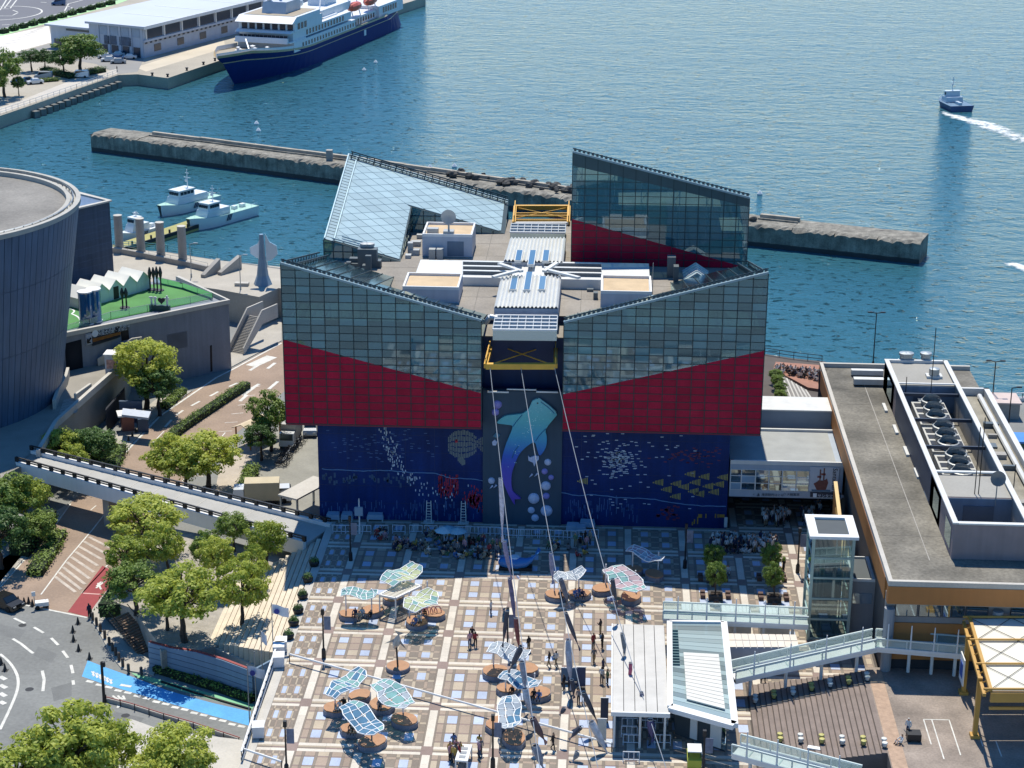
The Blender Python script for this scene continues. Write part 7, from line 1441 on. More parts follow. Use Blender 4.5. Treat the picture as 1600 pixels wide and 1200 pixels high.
# ---- leaf-shaped art canopies and their timber islands
VEIN = M('white_vein', 'd9dcdc', .5); TOPW = M('timber_island_top', 'a9805f', .8, var=.12, scale=1.5, fine=.1); SIDEG = M('island_side', '737884', .7, var=.1)
def cpane(nm, col): m = M(nm, col, .7, var=.08, scale=1, spec=.1); n, l = m.node_tree.nodes, m.node_tree.links; tr = n.new('ShaderNodeBsdfTransparent'); tr.inputs[0].default_value = lin(col); ms = n.new('ShaderNodeMixShader'); ms.inputs[0].default_value = .45; l.new(n['Principled BSDF'].outputs[0], ms.inputs[1]); l.new(tr.outputs[0], ms.inputs[2]); l.new(ms.outputs[0], n['Material Output'].inputs[0]); return m
GT, GW, GP_, GB, GY = cpane('canopy_teal', '9cc8c4'), cpane('canopy_white', 'c2ccd2'), cpane('canopy_pink', 'd2bcc0'), cpane('canopy_blue', '6f9cb8'), cpane('canopy_lime', 'd4dcb4')
def canopy(lab, a, b, w, z, mat, poles, seed, alt=None, dz=0):
    """leaf canopy between two photo pixels at height z: separate panes framed by veins, on slender poles"""
    rg = random.Random(seed); A, B = G(*a, z), G(*b, z+dz); d = B-A; L = d.length; s = Vector((-d.y, d.x, 0)).normalized(); n, m = 7, 3; C0 = (A+B)/2
    t = thing('art_canopy', lab, 'canopy', (C0.x, C0.y, 0), 0, 'leaf canopies on the plaza'); O = Vector((C0.x, C0.y, 0)); grid = []
    for i in range(n+1):
        u = i/n; hw = w/2*(.35+.75*math.sin(pi*min(1, max(.06, u*.94+.04)))**.7)*rg.uniform(.85, 1.12); row = []
        for j in range(m+1): v = -1+2*j/m; row.append(A+d*(u+rg.uniform(-.05, .05)*(0 < i < n))+s*hw*(v+rg.uniform(-.2, .2)*(0 < j < m))+Vector((0, 0, .25*sin(u*7)+.12*v+rg.uniform(-.06, .06)))-O)
        grid.append(row)
    vn = MB()
    for i in range(n):
        for j in range(m):
            q = [grid[i][j], grid[i+1][j], grid[i+1][j+1], grid[i][j+1]]; c = sum(q, Vector())/4; q = [c+(p-c)*.9 for p in q]; q = [q[i2].lerp(q[(i2+e) % 4], .27) for i2 in range(4) for e in (-1, 1)]; u = Vector((0, 0, .03))
            MB().add([p+u for p in q]+[p-u for p in q], [tuple(range(8)), tuple(range(15, 7, -1))]+[(i2, 8+i2, 8+(i2+1) % 8, (i2+1) % 8) for i2 in range(8)]).build('canopy_pane', alt if alt and rg.random() < .3 else mat, t)
            vn.bar(grid[i][j], grid[i+1][j], .075); vn.bar(grid[i][j], grid[i][j+1], .075)
    for i in range(n): vn.bar(grid[i][m], grid[i+1][m], .08)
    for j in range(m): vn.bar(grid[n][j], grid[n][j+1], .08)
    vn.build('vein_frame', VEIN, t)
    for (x, y) in poles: p = G(x, y, 0)-O; MB().cyl(p, p+Vector((0, 0, z)), .07, n=8).build('pole', VEIN, t)
canopy('flat green leaf canopy beside the white pergola, furthest towards the steps', (533, 926), (590, 927), 1.6, 3.0, GT, ((541, 963), (581, 962)), 1)
canopy('yellow green leaf canopy above the white pergola', (604, 911), (652, 884), 2.6, 3.0, GY, ((641, 918),), 2, GT)
canopy('lime leaf canopy in front of the white pergola', (640, 953), (676, 924), 2.6, 3.0, GY, ((640, 967), (668, 950)), 3, GT)
canopy('grey green leaf canopy nearest the white boxes of the plaza edge', (516, 1088), (566, 1047), 1.9, 2.8, GT, ((524, 1108),), 4, GB)
canopy('mint leaf canopy furthest from the plaza edge in its cluster of three', (589, 1066), (640, 1104), 2.4, 2.8, GT, ((592, 1107), (630, 1123)), 5, GW)
canopy('blue veined leaf canopy lowest in its cluster of three', (541, 1100), (592, 1146), 2.2, 2.8, GB, ((548, 1138), (581, 1158)), 6, GT)
canopy('white leaf canopy under the streamers in the plaza middle', (764, 1012), (826, 1024), 2.2, 2.6, GW, ((771, 1048), (820, 1052)), 7)
canopy('dark blue leaf canopy crossing below the white one', (782, 1054), (843, 1070), 1.8, 2.2, GB, ((790, 1085), (835, 1085)), 8, GW)
canopy('pale blue leaf canopy lowest in the plaza middle', (795, 1088), (797, 1139), 2.0, 2.6, GW, ((802, 1150),), 9, GB)
canopy('colourless leaf canopy beside the blue seats', (868, 906), (912, 890), 1.6, 2.8, GW, ((866, 932), (904, 930)), 10)
canopy('pink leaf canopy with a tail at the shadow edge', (952, 887), (1002, 924), 2.8, 2.8, GP_, ((946, 920), (992, 930)), 11, GT)
canopy('narrow pale slab canopy on two white posts in the shade', (981, 857), (1036, 875), 1.3, 2.6, GP_, ((988, 893), (1028, 897)), 12, GW)
def island(lab, px, py, rx, ry, rz=0, sides=6):
    p = G(px, py, 0); t = thing('timber_island', lab, 'platform', p, rz, 'timber islands on the plaza'); P = [(rx*.88*cos(2*pi*k/sides+.3), ry*.88*sin(2*pi*k/sides+.3)) for k in range(sides)]
    P = [lerp(P[k], P[(k+e) % sides], .22) for k in range(sides) for e in (-1, 1)]; MB().prism(P, 0, .5).build('side', SIDEG, t); MB().prism([(x*.95, y*.95) for x, y in P], .5, .62).build('top', TOPW, t)
isl = [(548, 966, 1.6, 1.3, 'nearest the steps under the flat green canopy'), (582, 960, 1.6, 1.3, 'beside the pergola under the flat green canopy'), (615, 938, 1.9, 1.4, 'under the white pergola'), (651, 978, 1.7, 1.4, 'under the front pole of the lime canopy'), (677, 965, 1.6, 1.3, 'with the pink hoop seat by the lime canopy'), (526, 1113, 1.6, 1.4, 'under the grey green canopy'), (562, 1094, 1.6, 1.3, 'behind the grey green canopy'), (597, 1108, 1.7, 1.5, 'under the mint canopy'), (632, 1132, 1.7, 1.4, 'in front of the mint canopy'), (551, 1146, 1.5, 1.3, 'under the blue veined canopy'), (582, 1166, 1.7, 1.4, 'lowest in the cluster by the plaza edge'), (774, 1056, 1.6, 1.6, 'under the white middle canopy'), (824, 1052, 1.5, 1.4, 'right behind the dark blue canopy'), (792, 1083, 1.3, 1.2, 'between the two middle canopies'), (839, 1090, 1.7, 1.5, 'facing the queue in the plaza middle'), (778, 1138, 1.8, 1.4, 'behind the lowest middle canopy'), (803, 1160, 2.0, 1.3, 'lowest in the plaza middle'), (868, 936, 1.5, 1.3, 'under the colourless canopy'), (905, 934, 1.6, 1.3, 'with the blue seats'), (942, 926, 1.6, 1.3, 'behind the pink canopy'), (986, 938, 1.9, 1.3, 'in front of the pink canopy'), (1022, 904, 1.6, 1.2, 'under the slab canopy near the planters'), (990, 896, 1.3, 1.1, 'under the slab canopy in deep shade')]
for k, (x, y, a, b, l_) in enumerate(isl): island('low timber island '+l_, x, y, a, b, k*.7, 6 if k % 3 else 5)
p = G(622, 1046, 0); t = thing('shark_statue', 'silver shark statue diving on a round timber island', 'statue', p); MB().lathe([(1.15, 0), (1.15, .4), (.1, .42)], n=20).build('island_side', SIDEG, t); MB().lathe([(1.1, .43), (.05, .45)], n=20).build('island_top', TOPW, t); MB().cyl((0, -.2, .4), (-.1, -.2, 2.4), .09, n=8).build('stand', DARK, t)
b = MB(); o_ = [(.05, -1.1), (.25, -.7), (.38, 0), (.3, .6), (.12, 1.2), (.03, 1.5)]; b.lathe(o_, n=10); b.add([(.3, 0, 0), (1.1, -.1, -.5), (.3, .05, .5), (-.3, 0, 0), (-1.1, -.1, -.5), (-.3, .05, .5), (0, .3, .1), (0, .9, .5), (0, .25, .7), (0, 0, 1.3), (.5, 0, 1.9), (-.5, 0, 1.9)], [(0, 1, 2), (3, 5, 4), (6, 7, 8), (9, 10, 11)]); o = b.build('shark', M('silver_paint', '8fa0ae', .3, .6, var=.1), t, (-.1, -.2, 2.9)); o.rotation_euler = (.5, .25, 0)
# white pergola and red hoops
A4 = [G(x, y, 2.3) for x, y in ((593, 930), (618, 935), (658, 916), (630, 909))]; t = thing('white_pergola', 'white slatted pergola over the timber islands', 'pergola', (A4[0].x, A4[0].y, 0)); O = Vector((A4[0].x, A4[0].y, 0)); q = [p-O for p in A4]
for k in range(4): MB().bar(q[k], q[(k+1) % 4], .2).build('edge_beam', WHITE, t); MB().cyl((q[k].x, q[k].y, 0), q[k], .08, n=6).build('post', WHITE, t)
for k in range(13): MB().bar(lerp(q[0], q[3], (k+.5)/13), lerp(q[1], q[2], (k+.5)/13), .16, .06).build('slat', M('pergola_cream', 'd8d3c0', .6), t)
p = G(676, 958, .62); t = thing('hoop_seat', 'pink hoop seat on the timber island', 'seat', p)
for k in range(4): MB().tube([(-.7+.4*k+.35*cos(a), .2*k-.3, .62*sin(a)+.05) for a in [pi*i/8 for i in range(9)]], .05, 5).build('hoop', M('pink_tube', 'c07a80', .5), t)
# ---- cables and streamers
ends = [(Vector(lerp(ga[3], ga[2], .06)), G(846, 1216, 1.5)), (Vector(lerp(ga[3], ga[2], .5)), G(938, 1216, 1.5)), (Vector(lerp(ga[3], ga[2], .98)), G(1046, 1216, 1.5))]
for k, (a, b) in enumerate(ends):
    t = thing('overhead_cable', ['thin cable from the yellow gantry to the plaza, carrying the most streamers', 'thin cable from the middle of the yellow gantry to the plaza', 'thin cable from the yellow gantry over the plaza canopy'][k], 'cable', a); n = 20; pts = [a.lerp(b, i/n)-Vector((0, 0, 2.2*sin(pi*i/n)))-a for i in range(n+1)]; MB().tube(pts, .035, 4).build('strand', M('cable_grey', '9aa0a6', .5), t)
def wire_y(k, py):
    a, b = ends[k]; best = min(range(201), key=lambda i: abs(pj(a.lerp(b, i/200)-Vector((0, 0, 2.2*sin(pi*i/200))))[1]-py)); return a.lerp(b, best/200).y
CN = {'7d8490': 'slate', 'c9c4cf': 'white', '8f86a0': 'mauve', '6b6480': 'purple grey', '7d3f3c': 'dark red', '3c3d48': 'black', '8a909c': 'silver', 'a8acb4': 'pale grey', '5a4648': 'brown', '8f8ba0': 'lilac', '6c6870': 'grey', '555058': 'charcoal', 'a6acb8': 'light grey', 'b0b4ba': 'ash grey', '45464e': 'dark', '70757a': 'mid grey', 'b05068': 'pink', '8a7f8c': 'dusty mauve', '4b4468': 'violet'}
STR = [(0, 782, 748, 786, 846, 'c9c4cf', 6), (0, 788, 846, 799, 906, '8f86a0', 6), (0, 796, 904, 807, 985, '6b6480', 6), (0, 806, 966, 812, 1022, '7d3f3c', 6), (0, 793, 955, 785, 1010, '3c3d48', 6), (0, 815, 1010, 795, 1050, '45464e', 8), (0, 815, 1034, 823, 1084, '8a909c', 8), (0, 820, 1076, 833, 1126, 'a8acb4', 9), (0, 832, 1122, 853, 1162, '5a4648', 10), (0, 836, 1165, 850, 1204, '7d8490', 11), (0, 808, 900, 812, 905, 'c9c4cf', 3),
       (1, 861, 864, 864, 912, '8f8ba0', 6), (1, 876, 905, 890, 948, '6c6870', 7), (1, 884, 958, 906, 1016, '555058', 6), (1, 888, 1000, 892, 1078, 'a6acb8', 8), (1, 893, 1062, 898, 1090, '3c3d48', 6), (1, 912, 1082, 935, 1132, '45464e', 7), (1, 924, 1128, 952, 1182, 'b0b4ba', 10), (1, 908, 1136, 889, 1155, '3c3d48', 7), (1, 882, 1106, 875, 1118, '45464e', 6), (1, 902, 1175, 896, 1190, '70757a', 7),
       (2, 957, 905, 964, 948, '45464e', 6), (2, 972, 990, 978, 1030, '70757a', 6), (2, 985, 1036, 982, 1076, 'b05068', 5), (2, 1002, 1082, 1010, 1122, '8a7f8c', 6), (2, 1016, 1125, 1020, 1158, '4b4468', 9)]
for k, (wi, x0, y0, x1, y1, col, wpx) in enumerate(STR):
    Y = wire_y(wi, y0); a = W(x0, y0, Y); b = W(x1, y1, Y-.2); d = b-a; L = d.length; r = wpx*.076/2*(Y/160)
    t = thing('fish_streamer', '%s fish streamer, %s down the cable %s' % (CN[col], ORD[k if wi == 0 else k-11 if wi == 1 else k-21], ('nearest the plaza steps', 'in the middle', 'nearest the mall')[wi]), 'streamer', a, 0, 'fish streamers on the overhead cables')
    b = MB(); q = d.to_track_quat('Z', 'Y'); X, Yv = q @ Vector((1, 0, 0)), q @ Vector((0, 1, 0)); n = 8; prof = [(0, .75), (.05, .9), (.25, 1.0), (.55, .85), (.8, .45), (.86, .35), (.93, .7), (1, 1.0)]
    wob = random.Random(k)
    sh_x = wob.uniform(-.2, .2)
    for i, (u, s) in enumerate(prof):
        c = d*u+X*sh_x*sin(u*5)*r*2; fl_ = 1.0 if i < 4 else .35
        b.v += [tuple(c+X*(cos(2*pi*j/n)*r*s)+Yv*(sin(2*pi*j/n)*r*s*fl_)) for j in range(n)]
    for i in range(len(prof)-1):
        for j in range(n): b.f.append((i*n+j, i*n+(j+1) % n, (i+1)*n+(j+1) % n, (i+1)*n+j)); b.m.append(0)
    b.build('body', M('streamer_'+col, col, .6, var=.35, scale=2.5), t); MB().lathe([(r*.8, 0), (r*.85, .06)], n=10, caps=False).build('mouth_ring', WHITE, t)
# ---- people
HAIR = M('dark_hair', '17130f', .7); SKIN = M('skin_tone', 'b98a6c', .6)
def body_mesh(name, J, E, cuts):
    """one continuous skinned figure; J joints {key: (x, y, z, r)}, E edges; cuts: z levels of shoes, trousers, shirt, head"""
    ks = list(J); me = bpy.data.meshes.new(name); me.from_pydata([J[k][:3] for k in ks], [(ks.index(a), ks.index(b)) for a, b in E], []); o = bpy.data.objects.new(name, me); COL.objects.link(o)
    sk_ = o.modifiers.new('s', 'SKIN'); sk_.use_smooth_shade = True; bpy.context.view_layer.objects.active = o
    for i, k in enumerate(ks): v = me.skin_vertices[0].data[i]; v.radius = (J[k][3], J[k][3]*(.72 if k in ('chest', 'belly', 'pelvis') else 1)); v.use_root = k == 'pelvis'
    su = o.modifiers.new('u', 'SUBSURF'); su.levels = 1; su.render_levels = 1; bpy.context.view_layer.update(); m2 = bpy.data.meshes.new_from_object(o.evaluated_get(bpy.context.evaluated_depsgraph_get())); bpy.data.objects.remove(o); m2.name = name
    m2.materials.clear()
    for q in range(5): m2.materials.append(MATS['dark_hair'])
    hd = J['head']; sit = cuts.get('sit', 0)
    for f in m2.polygons:
        c = f.center; i = 2
        if c.z > J['neck'][2]-.02: i = 0 if (c.z > hd[2]+.05 or c.y > hd[1]+.03) else 1
        elif any((Vector(c)-Vector(J[h][:3])).length < .1 for h in ('hl', 'hr')): i = 1
        elif any((Vector(c)-Vector(J[h][:3])).length < .14 for h in ('fl', 'fr', 'tl', 'tr')): i = 4
        elif (c.z < J['pelvis'][2]+.04 and not any((Vector(c)-Vector(J[h][:3])).length < .16 for h in ('el', 'er', 'hl', 'hr'))): i = 3
        f.material_index = i
    return m2
def pose(kind):
    J = dict(pelvis=(0, 0, .92, .14), belly=(0, 0, 1.1, .135), chest=(0, 0, 1.32, .155), neck=(0, -.01, 1.47, .055), head=(0, -.03, 1.6, .105), top=(0, -.02, 1.68, .08))
    for s, k in ((-1, 'l'), (1, 'r')):
        J.update({'s'+k: (s*.18, 0, 1.40, .065), 'e'+k: (s*.25, .02, 1.13, .05), 'h'+k: (s*.24, -.06, .9, .045), 'p'+k: (s*.09, 0, .86, .095), 'k'+k: (s*.1, -.01, .48, .07), 'f'+k: (s*.1, .02, .07, .05), 't'+k: (s*.11, -.14, .04, .04)})
    if kind == 'walk': J.update(kl=(-.1, -.16, .5, .07), fl=(-.1, -.2, .08, .05), tl=(-.11, -.36, .05, .04), kr=(.1, .05, .48, .07), fr=(.1, .26, .13, .05), tr=(.11, .16, .04, .04), hl=(-.24, .14, .93, .045), hr=(.24, -.2, .98, .045))
    if kind == 'phone': J.update(hr=(.1, -.3, 1.28, .045), er=(.24, -.08, 1.12, .05))
    if kind == 'sit':                              # sitting on the ground, knees drawn up
        for k in ('pelvis', 'belly', 'chest', 'neck', 'head', 'top', 'sl', 'sr', 'el', 'er'): x, y, z, r = J[k]; J[k] = (x, y+(z-.92)*.12, z-.78, r)
        for s, k in ((-1, 'l'), (1, 'r')): J.update({'p'+k: (s*.1, -.05, .13, .1), 'k'+k: (s*.14, -.42, .42, .07), 'f'+k: (s*.12, -.55, .07, .05), 't'+k: (s*.12, -.7, .04, .04), 'h'+k: (s*.12, -.42, .46, .045), 'e'+k: (s*.26, -.12, .4, .05)})
    E = [('pelvis', 'belly'), ('belly', 'chest'), ('chest', 'neck'), ('neck', 'head'), ('head', 'top')]
    for k in 'lr': E += [('chest', 's'+k), ('s'+k, 'e'+k), ('e'+k, 'h'+k), ('pelvis', 'p'+k), ('p'+k, 'k'+k), ('k'+k, 'f'+k), ('f'+k, 't'+k)]
    return body_mesh('person', J, E, {})
PM = {k: pose(k) for k in ('stand', 'walk', 'phone', 'sit')}
SH = {c: M('shirt_'+c, h, .8, var=.1) for c, h in dict(white='c8c8c4', black='1c1c20', navy='232c48', grey='6e7074', red='8e2f33', beige='a8977c', blue='4f6f9c', green='55704e', pink='b88c92', yellow='b99b4c').items()}
TRS = [M('trousers_'+c, h, .85, var=.1) for c, h in (('black', '1a1b1e'), ('denim', '2f3d57'), ('grey', '4c4c4e'), ('tan', '857355'))]; SHOE = M('shoe_dark', '222222', .7)
HAIRS = [HAIR, HAIR, HAIR, M('brown_hair', '3b2819', .7), M('white_hat', 'c4c2ba', .8)]
def person(p, kind, shirt, lab, group, rz=None, hair=None, trouser=None):
    o = link('person', PM[kind], None, p, ru(0, 6.28) if rz is None else rz); s = ru(.94, 1.06); o.scale = (s, s, s); tag(o, lab, 'person', group)
    ms = [hair or HAIRS[int(rnd()*5)], SKIN, SH[shirt], trouser or TRS[int(rnd()*4)], SHOE]
    for i, m in enumerate(ms): o.material_slots[i].link = 'OBJECT'; o.material_slots[i].material = m
    return o
ks = list(SH)
def crowd(n, box, kind, lab, group, shirts=ks, z=0, minsep=.45, rz=None, hair=None):
    """people over a photo region (four pixel corners), kept apart"""
    got = []; tries = 0; Q = [G(*q, z) for q in box]
    while len(got) < n and tries < n*60:
        tries += 1; u, v = rnd(), rnd(); p = Vector(lerp(lerp(Q[0], Q[1], u), lerp(Q[3], Q[2], u), v)); p.z = z
        if any((p-q).length < minsep for q in got): continue
        got.append(p); s = shirts[int(rnd()*len(shirts))]; k = kind if isinstance(kind, str) else kind[int(rnd()*len(kind))]; person(p, k, s, lab, group, None if rz is None else rz+ru(-.6, .6), hair)
crowd(12, ((615, 846), (642, 846), (642, 860), (615, 860)), 'sit', 'visitor sitting in the small shaded group near the aquarium barrier', 'small seated group', z=0); crowd(9, ((650, 850), (674, 850), (674, 868), (650, 868)), 'sit', 'visitor sitting in the shaded group nearest the shadow edge', 'middle seated group')
crowd(44, ((682, 845), (758, 848), (758, 878), (686, 870)), ('sit', 'sit', 'stand'), 'visitor in the large seated crowd shaded by the aquarium', 'large seated crowd'); crowd(6, ((588, 832), (602, 832), (602, 846), (588, 846)), 'sit', 'visitor sitting in the shade beside the white pole', 'group by the white pole'); crowd(5, ((664, 834), (690, 834), (690, 842), (664, 842)), 'sit', 'visitor sitting against the aquarium barrier', 'group against the barrier')
crowd(5, ((856, 850), (874, 850), (874, 862), (856, 862)), 'sit', 'visitor sitting in the shade below the whale panel', 'group below the whale panel'); crowd(10, ((884, 848), (922, 850), (922, 872), (890, 870)), ('sit', 'stand'), 'visitor in the loose shaded group below the whale panel', 'loose group below the panel'); crowd(6, ((764, 858), (784, 858), (784, 872), (764, 872)), ('stand', 'phone'), 'visitor standing beside the blue whale float', 'visitors by the float')
crowd(78, ((1106, 850), (1212, 852), (1212, 866), (1112, 866)), ('stand', 'stand', 'sit'), 'pupil in white shirt in the school group packed in the shade', 'school group', ['white', 'white', 'white', 'navy'], minsep=.38)
crowd(22, ((1190, 808), (1232, 808), (1232, 824), (1194, 824)), 'stand', 'visitor in white standing in the passage mouth under the link block', 'passage group', ['white', 'white', 'white', 'grey'], minsep=.4); crowd(9, ((1252, 806), (1280, 806), (1280, 822), (1252, 822)), 'stand', 'visitor standing apart in the passage near the red cart', 'passage visitors', ['white', 'grey', 'navy']); crowd(7, ((1275, 792), (1308, 792), (1308, 806), (1275, 806)), 'stand', 'visitor deep in the dark passage beside the ochre fins', 'deep passage visitors', ['grey', 'blue', 'black'])
crowd(52, ((1210, 574), (1284, 582), (1284, 596), (1214, 584)), 'sit', 'person sitting in the crowd on the waterfront terrace', 'terrace crowd', ['white', 'navy', 'white', 'black'], z=.4, minsep=.4)
solo = [(738, 1004, 'walk', 'black', 'in black behind the pair left of the middle streamers'), (734, 1012, 'stand', 'pink', 'in mauve top of the pair left of the middle streamers'), (743, 1011, 'stand', 'red', 'in red trousers of the pair left of the middle streamers'), (767, 960, 'phone', 'white', 'alone with a white bag left of the cables'), (826, 1018, 'stand', 'black', 'in black alone beside the white leaf canopy'), (858, 1042, 'walk', 'black', 'in black walking with a companion towards the queue'), (869, 1042, 'walk', 'white', 'in white vest walking beside a black dressed companion'), (881, 1079, 'stand', 'black', 'in black nearer the canopies by the info board'), (889, 1080, 'stand', 'navy', 'in navy beside another at the info board'), (904, 1100, 'stand', 'grey', 'in grey of the pair below the info board'), (911, 1099, 'stand', 'navy', 'in navy of the pair below the info board'), (927, 1014, 'stand', 'red', 'in dark red beside the plaza canopy'), (938, 992, 'phone', 'black', 'tall in black at the far corner of the plaza canopy'), (941, 1014, 'stand', 'black', 'in black behind the red clad person by the canopy'), (928, 1036, 'walk', 'grey', 'in grey shirt walking along the plaza canopy'), (942, 1054, 'stand', 'navy', 'in navy waiting midway along the canopy'), (940, 1068, 'stand', 'white', 'in white by the canopy edge'), (949, 1069, 'stand', 'green', 'in dark green by the canopy edge'), (864, 1172, 'walk', 'black', 'in black walking alone at the bottom of the plaza'), (944, 909, 'stand', 'white', 'in white at the shadow edge by the pink canopy'), (950, 911, 'stand', 'grey', 'in grey at the shadow edge by the pink canopy'), (1192, 1068, 'walk', 'black', 'walking at the foot of the dark steps'), (1224, 893, 'stand', 'black', 'in black standing by the lift tower planters'), (1213, 890, 'sit', 'white', 'sitting by the lift tower planters'), (1216, 893, 'sit', 'beige', 'in beige sitting by the lift tower planters'), (1137, 896, 'sit', 'white', 'sitting alone by the first planter'), (1015, 1165, 'stand', 'navy', 'in navy under the front of the plaza canopy'), (1000, 1150, 'stand', 'black', 'in black in the shade of the plaza canopy')]
for x, y, k, s, l_ in solo: person(G(x, y, 0), k, s, 'person '+l_, 'visitors spread over the plaza', hair=HAIR)
for i, (x, y, s) in enumerate([(555, 962, 'navy'), (561, 968, 'beige'), (566, 962, 'white'), (579, 965, 'black'), (655, 970, 'white'), (649, 975, 'blue'), (663, 957, 'black'), (537, 1103, 'black'), (548, 1106, 'black'), (531, 1108, 'white'), (594, 1106, 'grey'), (549, 1143, 'black'), (552, 1144, 'beige'), (899, 932, 'blue'), (905, 930, 'blue'), (910, 933, 'navy'), (876, 934, 'black'), (957, 925, 'beige'), (800, 1084, 'black'), (834, 1090, 'black'), (842, 1092, 'blue')]): person(G(x, y, .62), 'sit', s, 'visitor in %s resting on a timber island, %s from the plaza steps' % (s, ORD[min(i, 15)] if i < 16 else 'late in the row'), 'visitors resting on timber islands', rz=ru(-.5, .5))
crowd(9, ((702, 1172), (716, 1168), (722, 1195), (702, 1195)), ('stand', 'phone'), 'visitor beside the white stage rack at the bottom of the plaza', 'visitors by the white rack'); crowd(4, ((746, 1172), (754, 1172), (754, 1185), (746, 1185)), 'stand', 'visitor on the cable side of the white stage rack', 'visitors behind the white rack')
person(G(1418, 1150, YZ), 'stand', 'white', 'worker in white pushing the black cart beside the dark steps', 'yard workers'); person(G(1408, 1162, YZ), 'sit', 'white', 'worker crouching beside the dark steps', 'yard workers')
person(G(140, 966, ZS), 'stand', 'navy', 'guard in navy standing at the road barrier', 'road guards'); person(G(183, 112, ZS), 'stand', 'black', 'person at the corner of the far promenade', 'far quay walkers')
# ---- barriers, ladders, boxes in front of the mural
FEN = M('white_barrier', 'c9ced4', .5); fm_ = MB()
for z in (.95, .2): fm_.bar((-.72, 0, z), (.72, 0, z), .07)
for x in (-.7, .7, -.23, .23): fm_.bar((x, 0, 0 if abs(x) > .5 else .2), (x, 0, .95), .06)
for x in (-.7, .7): fm_.bar((x, -.25, .03), (x, .25, .03), .07)
fme = fm_.mesh('crowd_barrier', FEN); path = [(530, 833), (570, 833), (650, 833), (720, 835), (775, 836), (800, 839), (850, 840), (890, 842), (925, 840)]
for k in range(25):
    t = k/24*(len(path)-1); i = min(len(path)-2, int(t)); x, y = lerp(path[i], path[i+1], t-i); p = G(x, y, 0); tag(link('crowd_barrier', fme, None, p, ru(-.06, .06)), 'white tubular barrier in the long row before the aquarium wall', 'barrier', 'barrier row before the mural')
for k, (x, y) in enumerate(((984, 1137), (983, 1150), (986, 1163), (986, 1190), (1035, 1163), (1031, 1132), (1012, 1140))): tag(link('crowd_barrier', fme, None, G(x, y, 0), 0), 'white tubular barrier by the plaza canopy front, %s counted from the cable' % ORD[k], 'barrier', 'barriers by the canopy')
for k, (x, y) in enumerate(((670, 817), (724, 818))):
    p = G(x, y, 0); t = thing('lookout_ladder', ['white ladder chair by the mural nearest the footbridge', 'white ladder chair by the mural nearest the whale panel'][k], 'ladder', p); MB().box(-.6, .6, -.3, .6, 0, .12).build('base', OFFW, t)
    for s in (-.3, .3): MB().bar((s, 0, .1), (s*.75, .25, 2.6), .09).build('stile', OFFW, t)
    for q in range(7): MB().bar((-.28, .03+q*.035, .4+q*.32), (.28, .03+q*.035, .4+q*.32), .07).build('rung', OFFW, t)
CV = M('pale_cover', '8fa3b4', .7, var=.12)
for k, (x0, x1, yb, yt, yk) in enumerate(((509, 531, 816, 805, 801), (532, 551, 816, 805, 801), (573, 599, 816, 806, 804), (884, 906, 833, 822, 819), (905, 930, 828, 817, 813), (900, 916, 836, 826, 822))):
    x0_, x1_2, y0_, y1_, z0_, z1_ = survey(x0, x1, yb, yt, yk, 0); t = thing('covered_crate', ['pale covered cart nearest the footbridge', 'pale covered cart second from the footbridge', 'pale covered bench beside the white pole', 'pale covered crate nearest the whale panel', 'pale covered crate at the back of its stack', 'low pale covered crate in front of its stack'][k], 'crate', (x0_, y0_, 0), 0, 'covered crates before the mural'); w_ = x1_2-x0_
    MB().add([(0, 0, .3), (w_, 0, .3), (w_, 1, .3), (0, 1, .3), (.08, .06, .85), (w_-.08, .06, .85), (w_-.15, .94, .95), (.15, .94, .95)], [(4, 5, 6, 7), (0, 1, 5, 4), (1, 2, 6, 5), (2, 3, 7, 6), (3, 0, 4, 7)]).build('cover', CV, t)
    for x in (.12, w_-.12): MB().cyl((x, .1, 0), (x, .1, .3), .07, n=6).build('leg', OFFW, t); MB().cyl((x, .9, 0), (x, .9, .3), .07, n=6).build('leg', OFFW, t)
p = G(562, 834, 0); t = thing('white_pole', 'tall white pole with small box before the mural', 'pole', p); MB().cyl((0, 0, 0), (0, 0, 4.2), .09, .06, n=8).build('shaft', WHITE, t); MB().box(-.5, .4, -.15, .1, 2.2, 3.2).build('box', CV, t)
for k, (x, y, c) in enumerate(((694, 852, 'a8c8d0'), (715, 853, '8fb4c0'), (700, 850, '7fa8b8'))):
    p = G(x, y, 0); t = thing('parasol', ['pale blue parasol over the large seated crowd nearest the footbridge', 'grey blue parasol over the large seated crowd nearest the whale panel', 'teal parasol between the two others over the crowd'][k], 'parasol', p); MB().cyl((0, 0, 0), (0, 0, 2.1), .04, n=6).build('pole', WHITE, t); MB().lathe([(1.05, 1.75), (.6, 2.0), (.05, 2.2)], n=8, caps=False).build('fabric', M('parasol_'+c, c, .8), t)
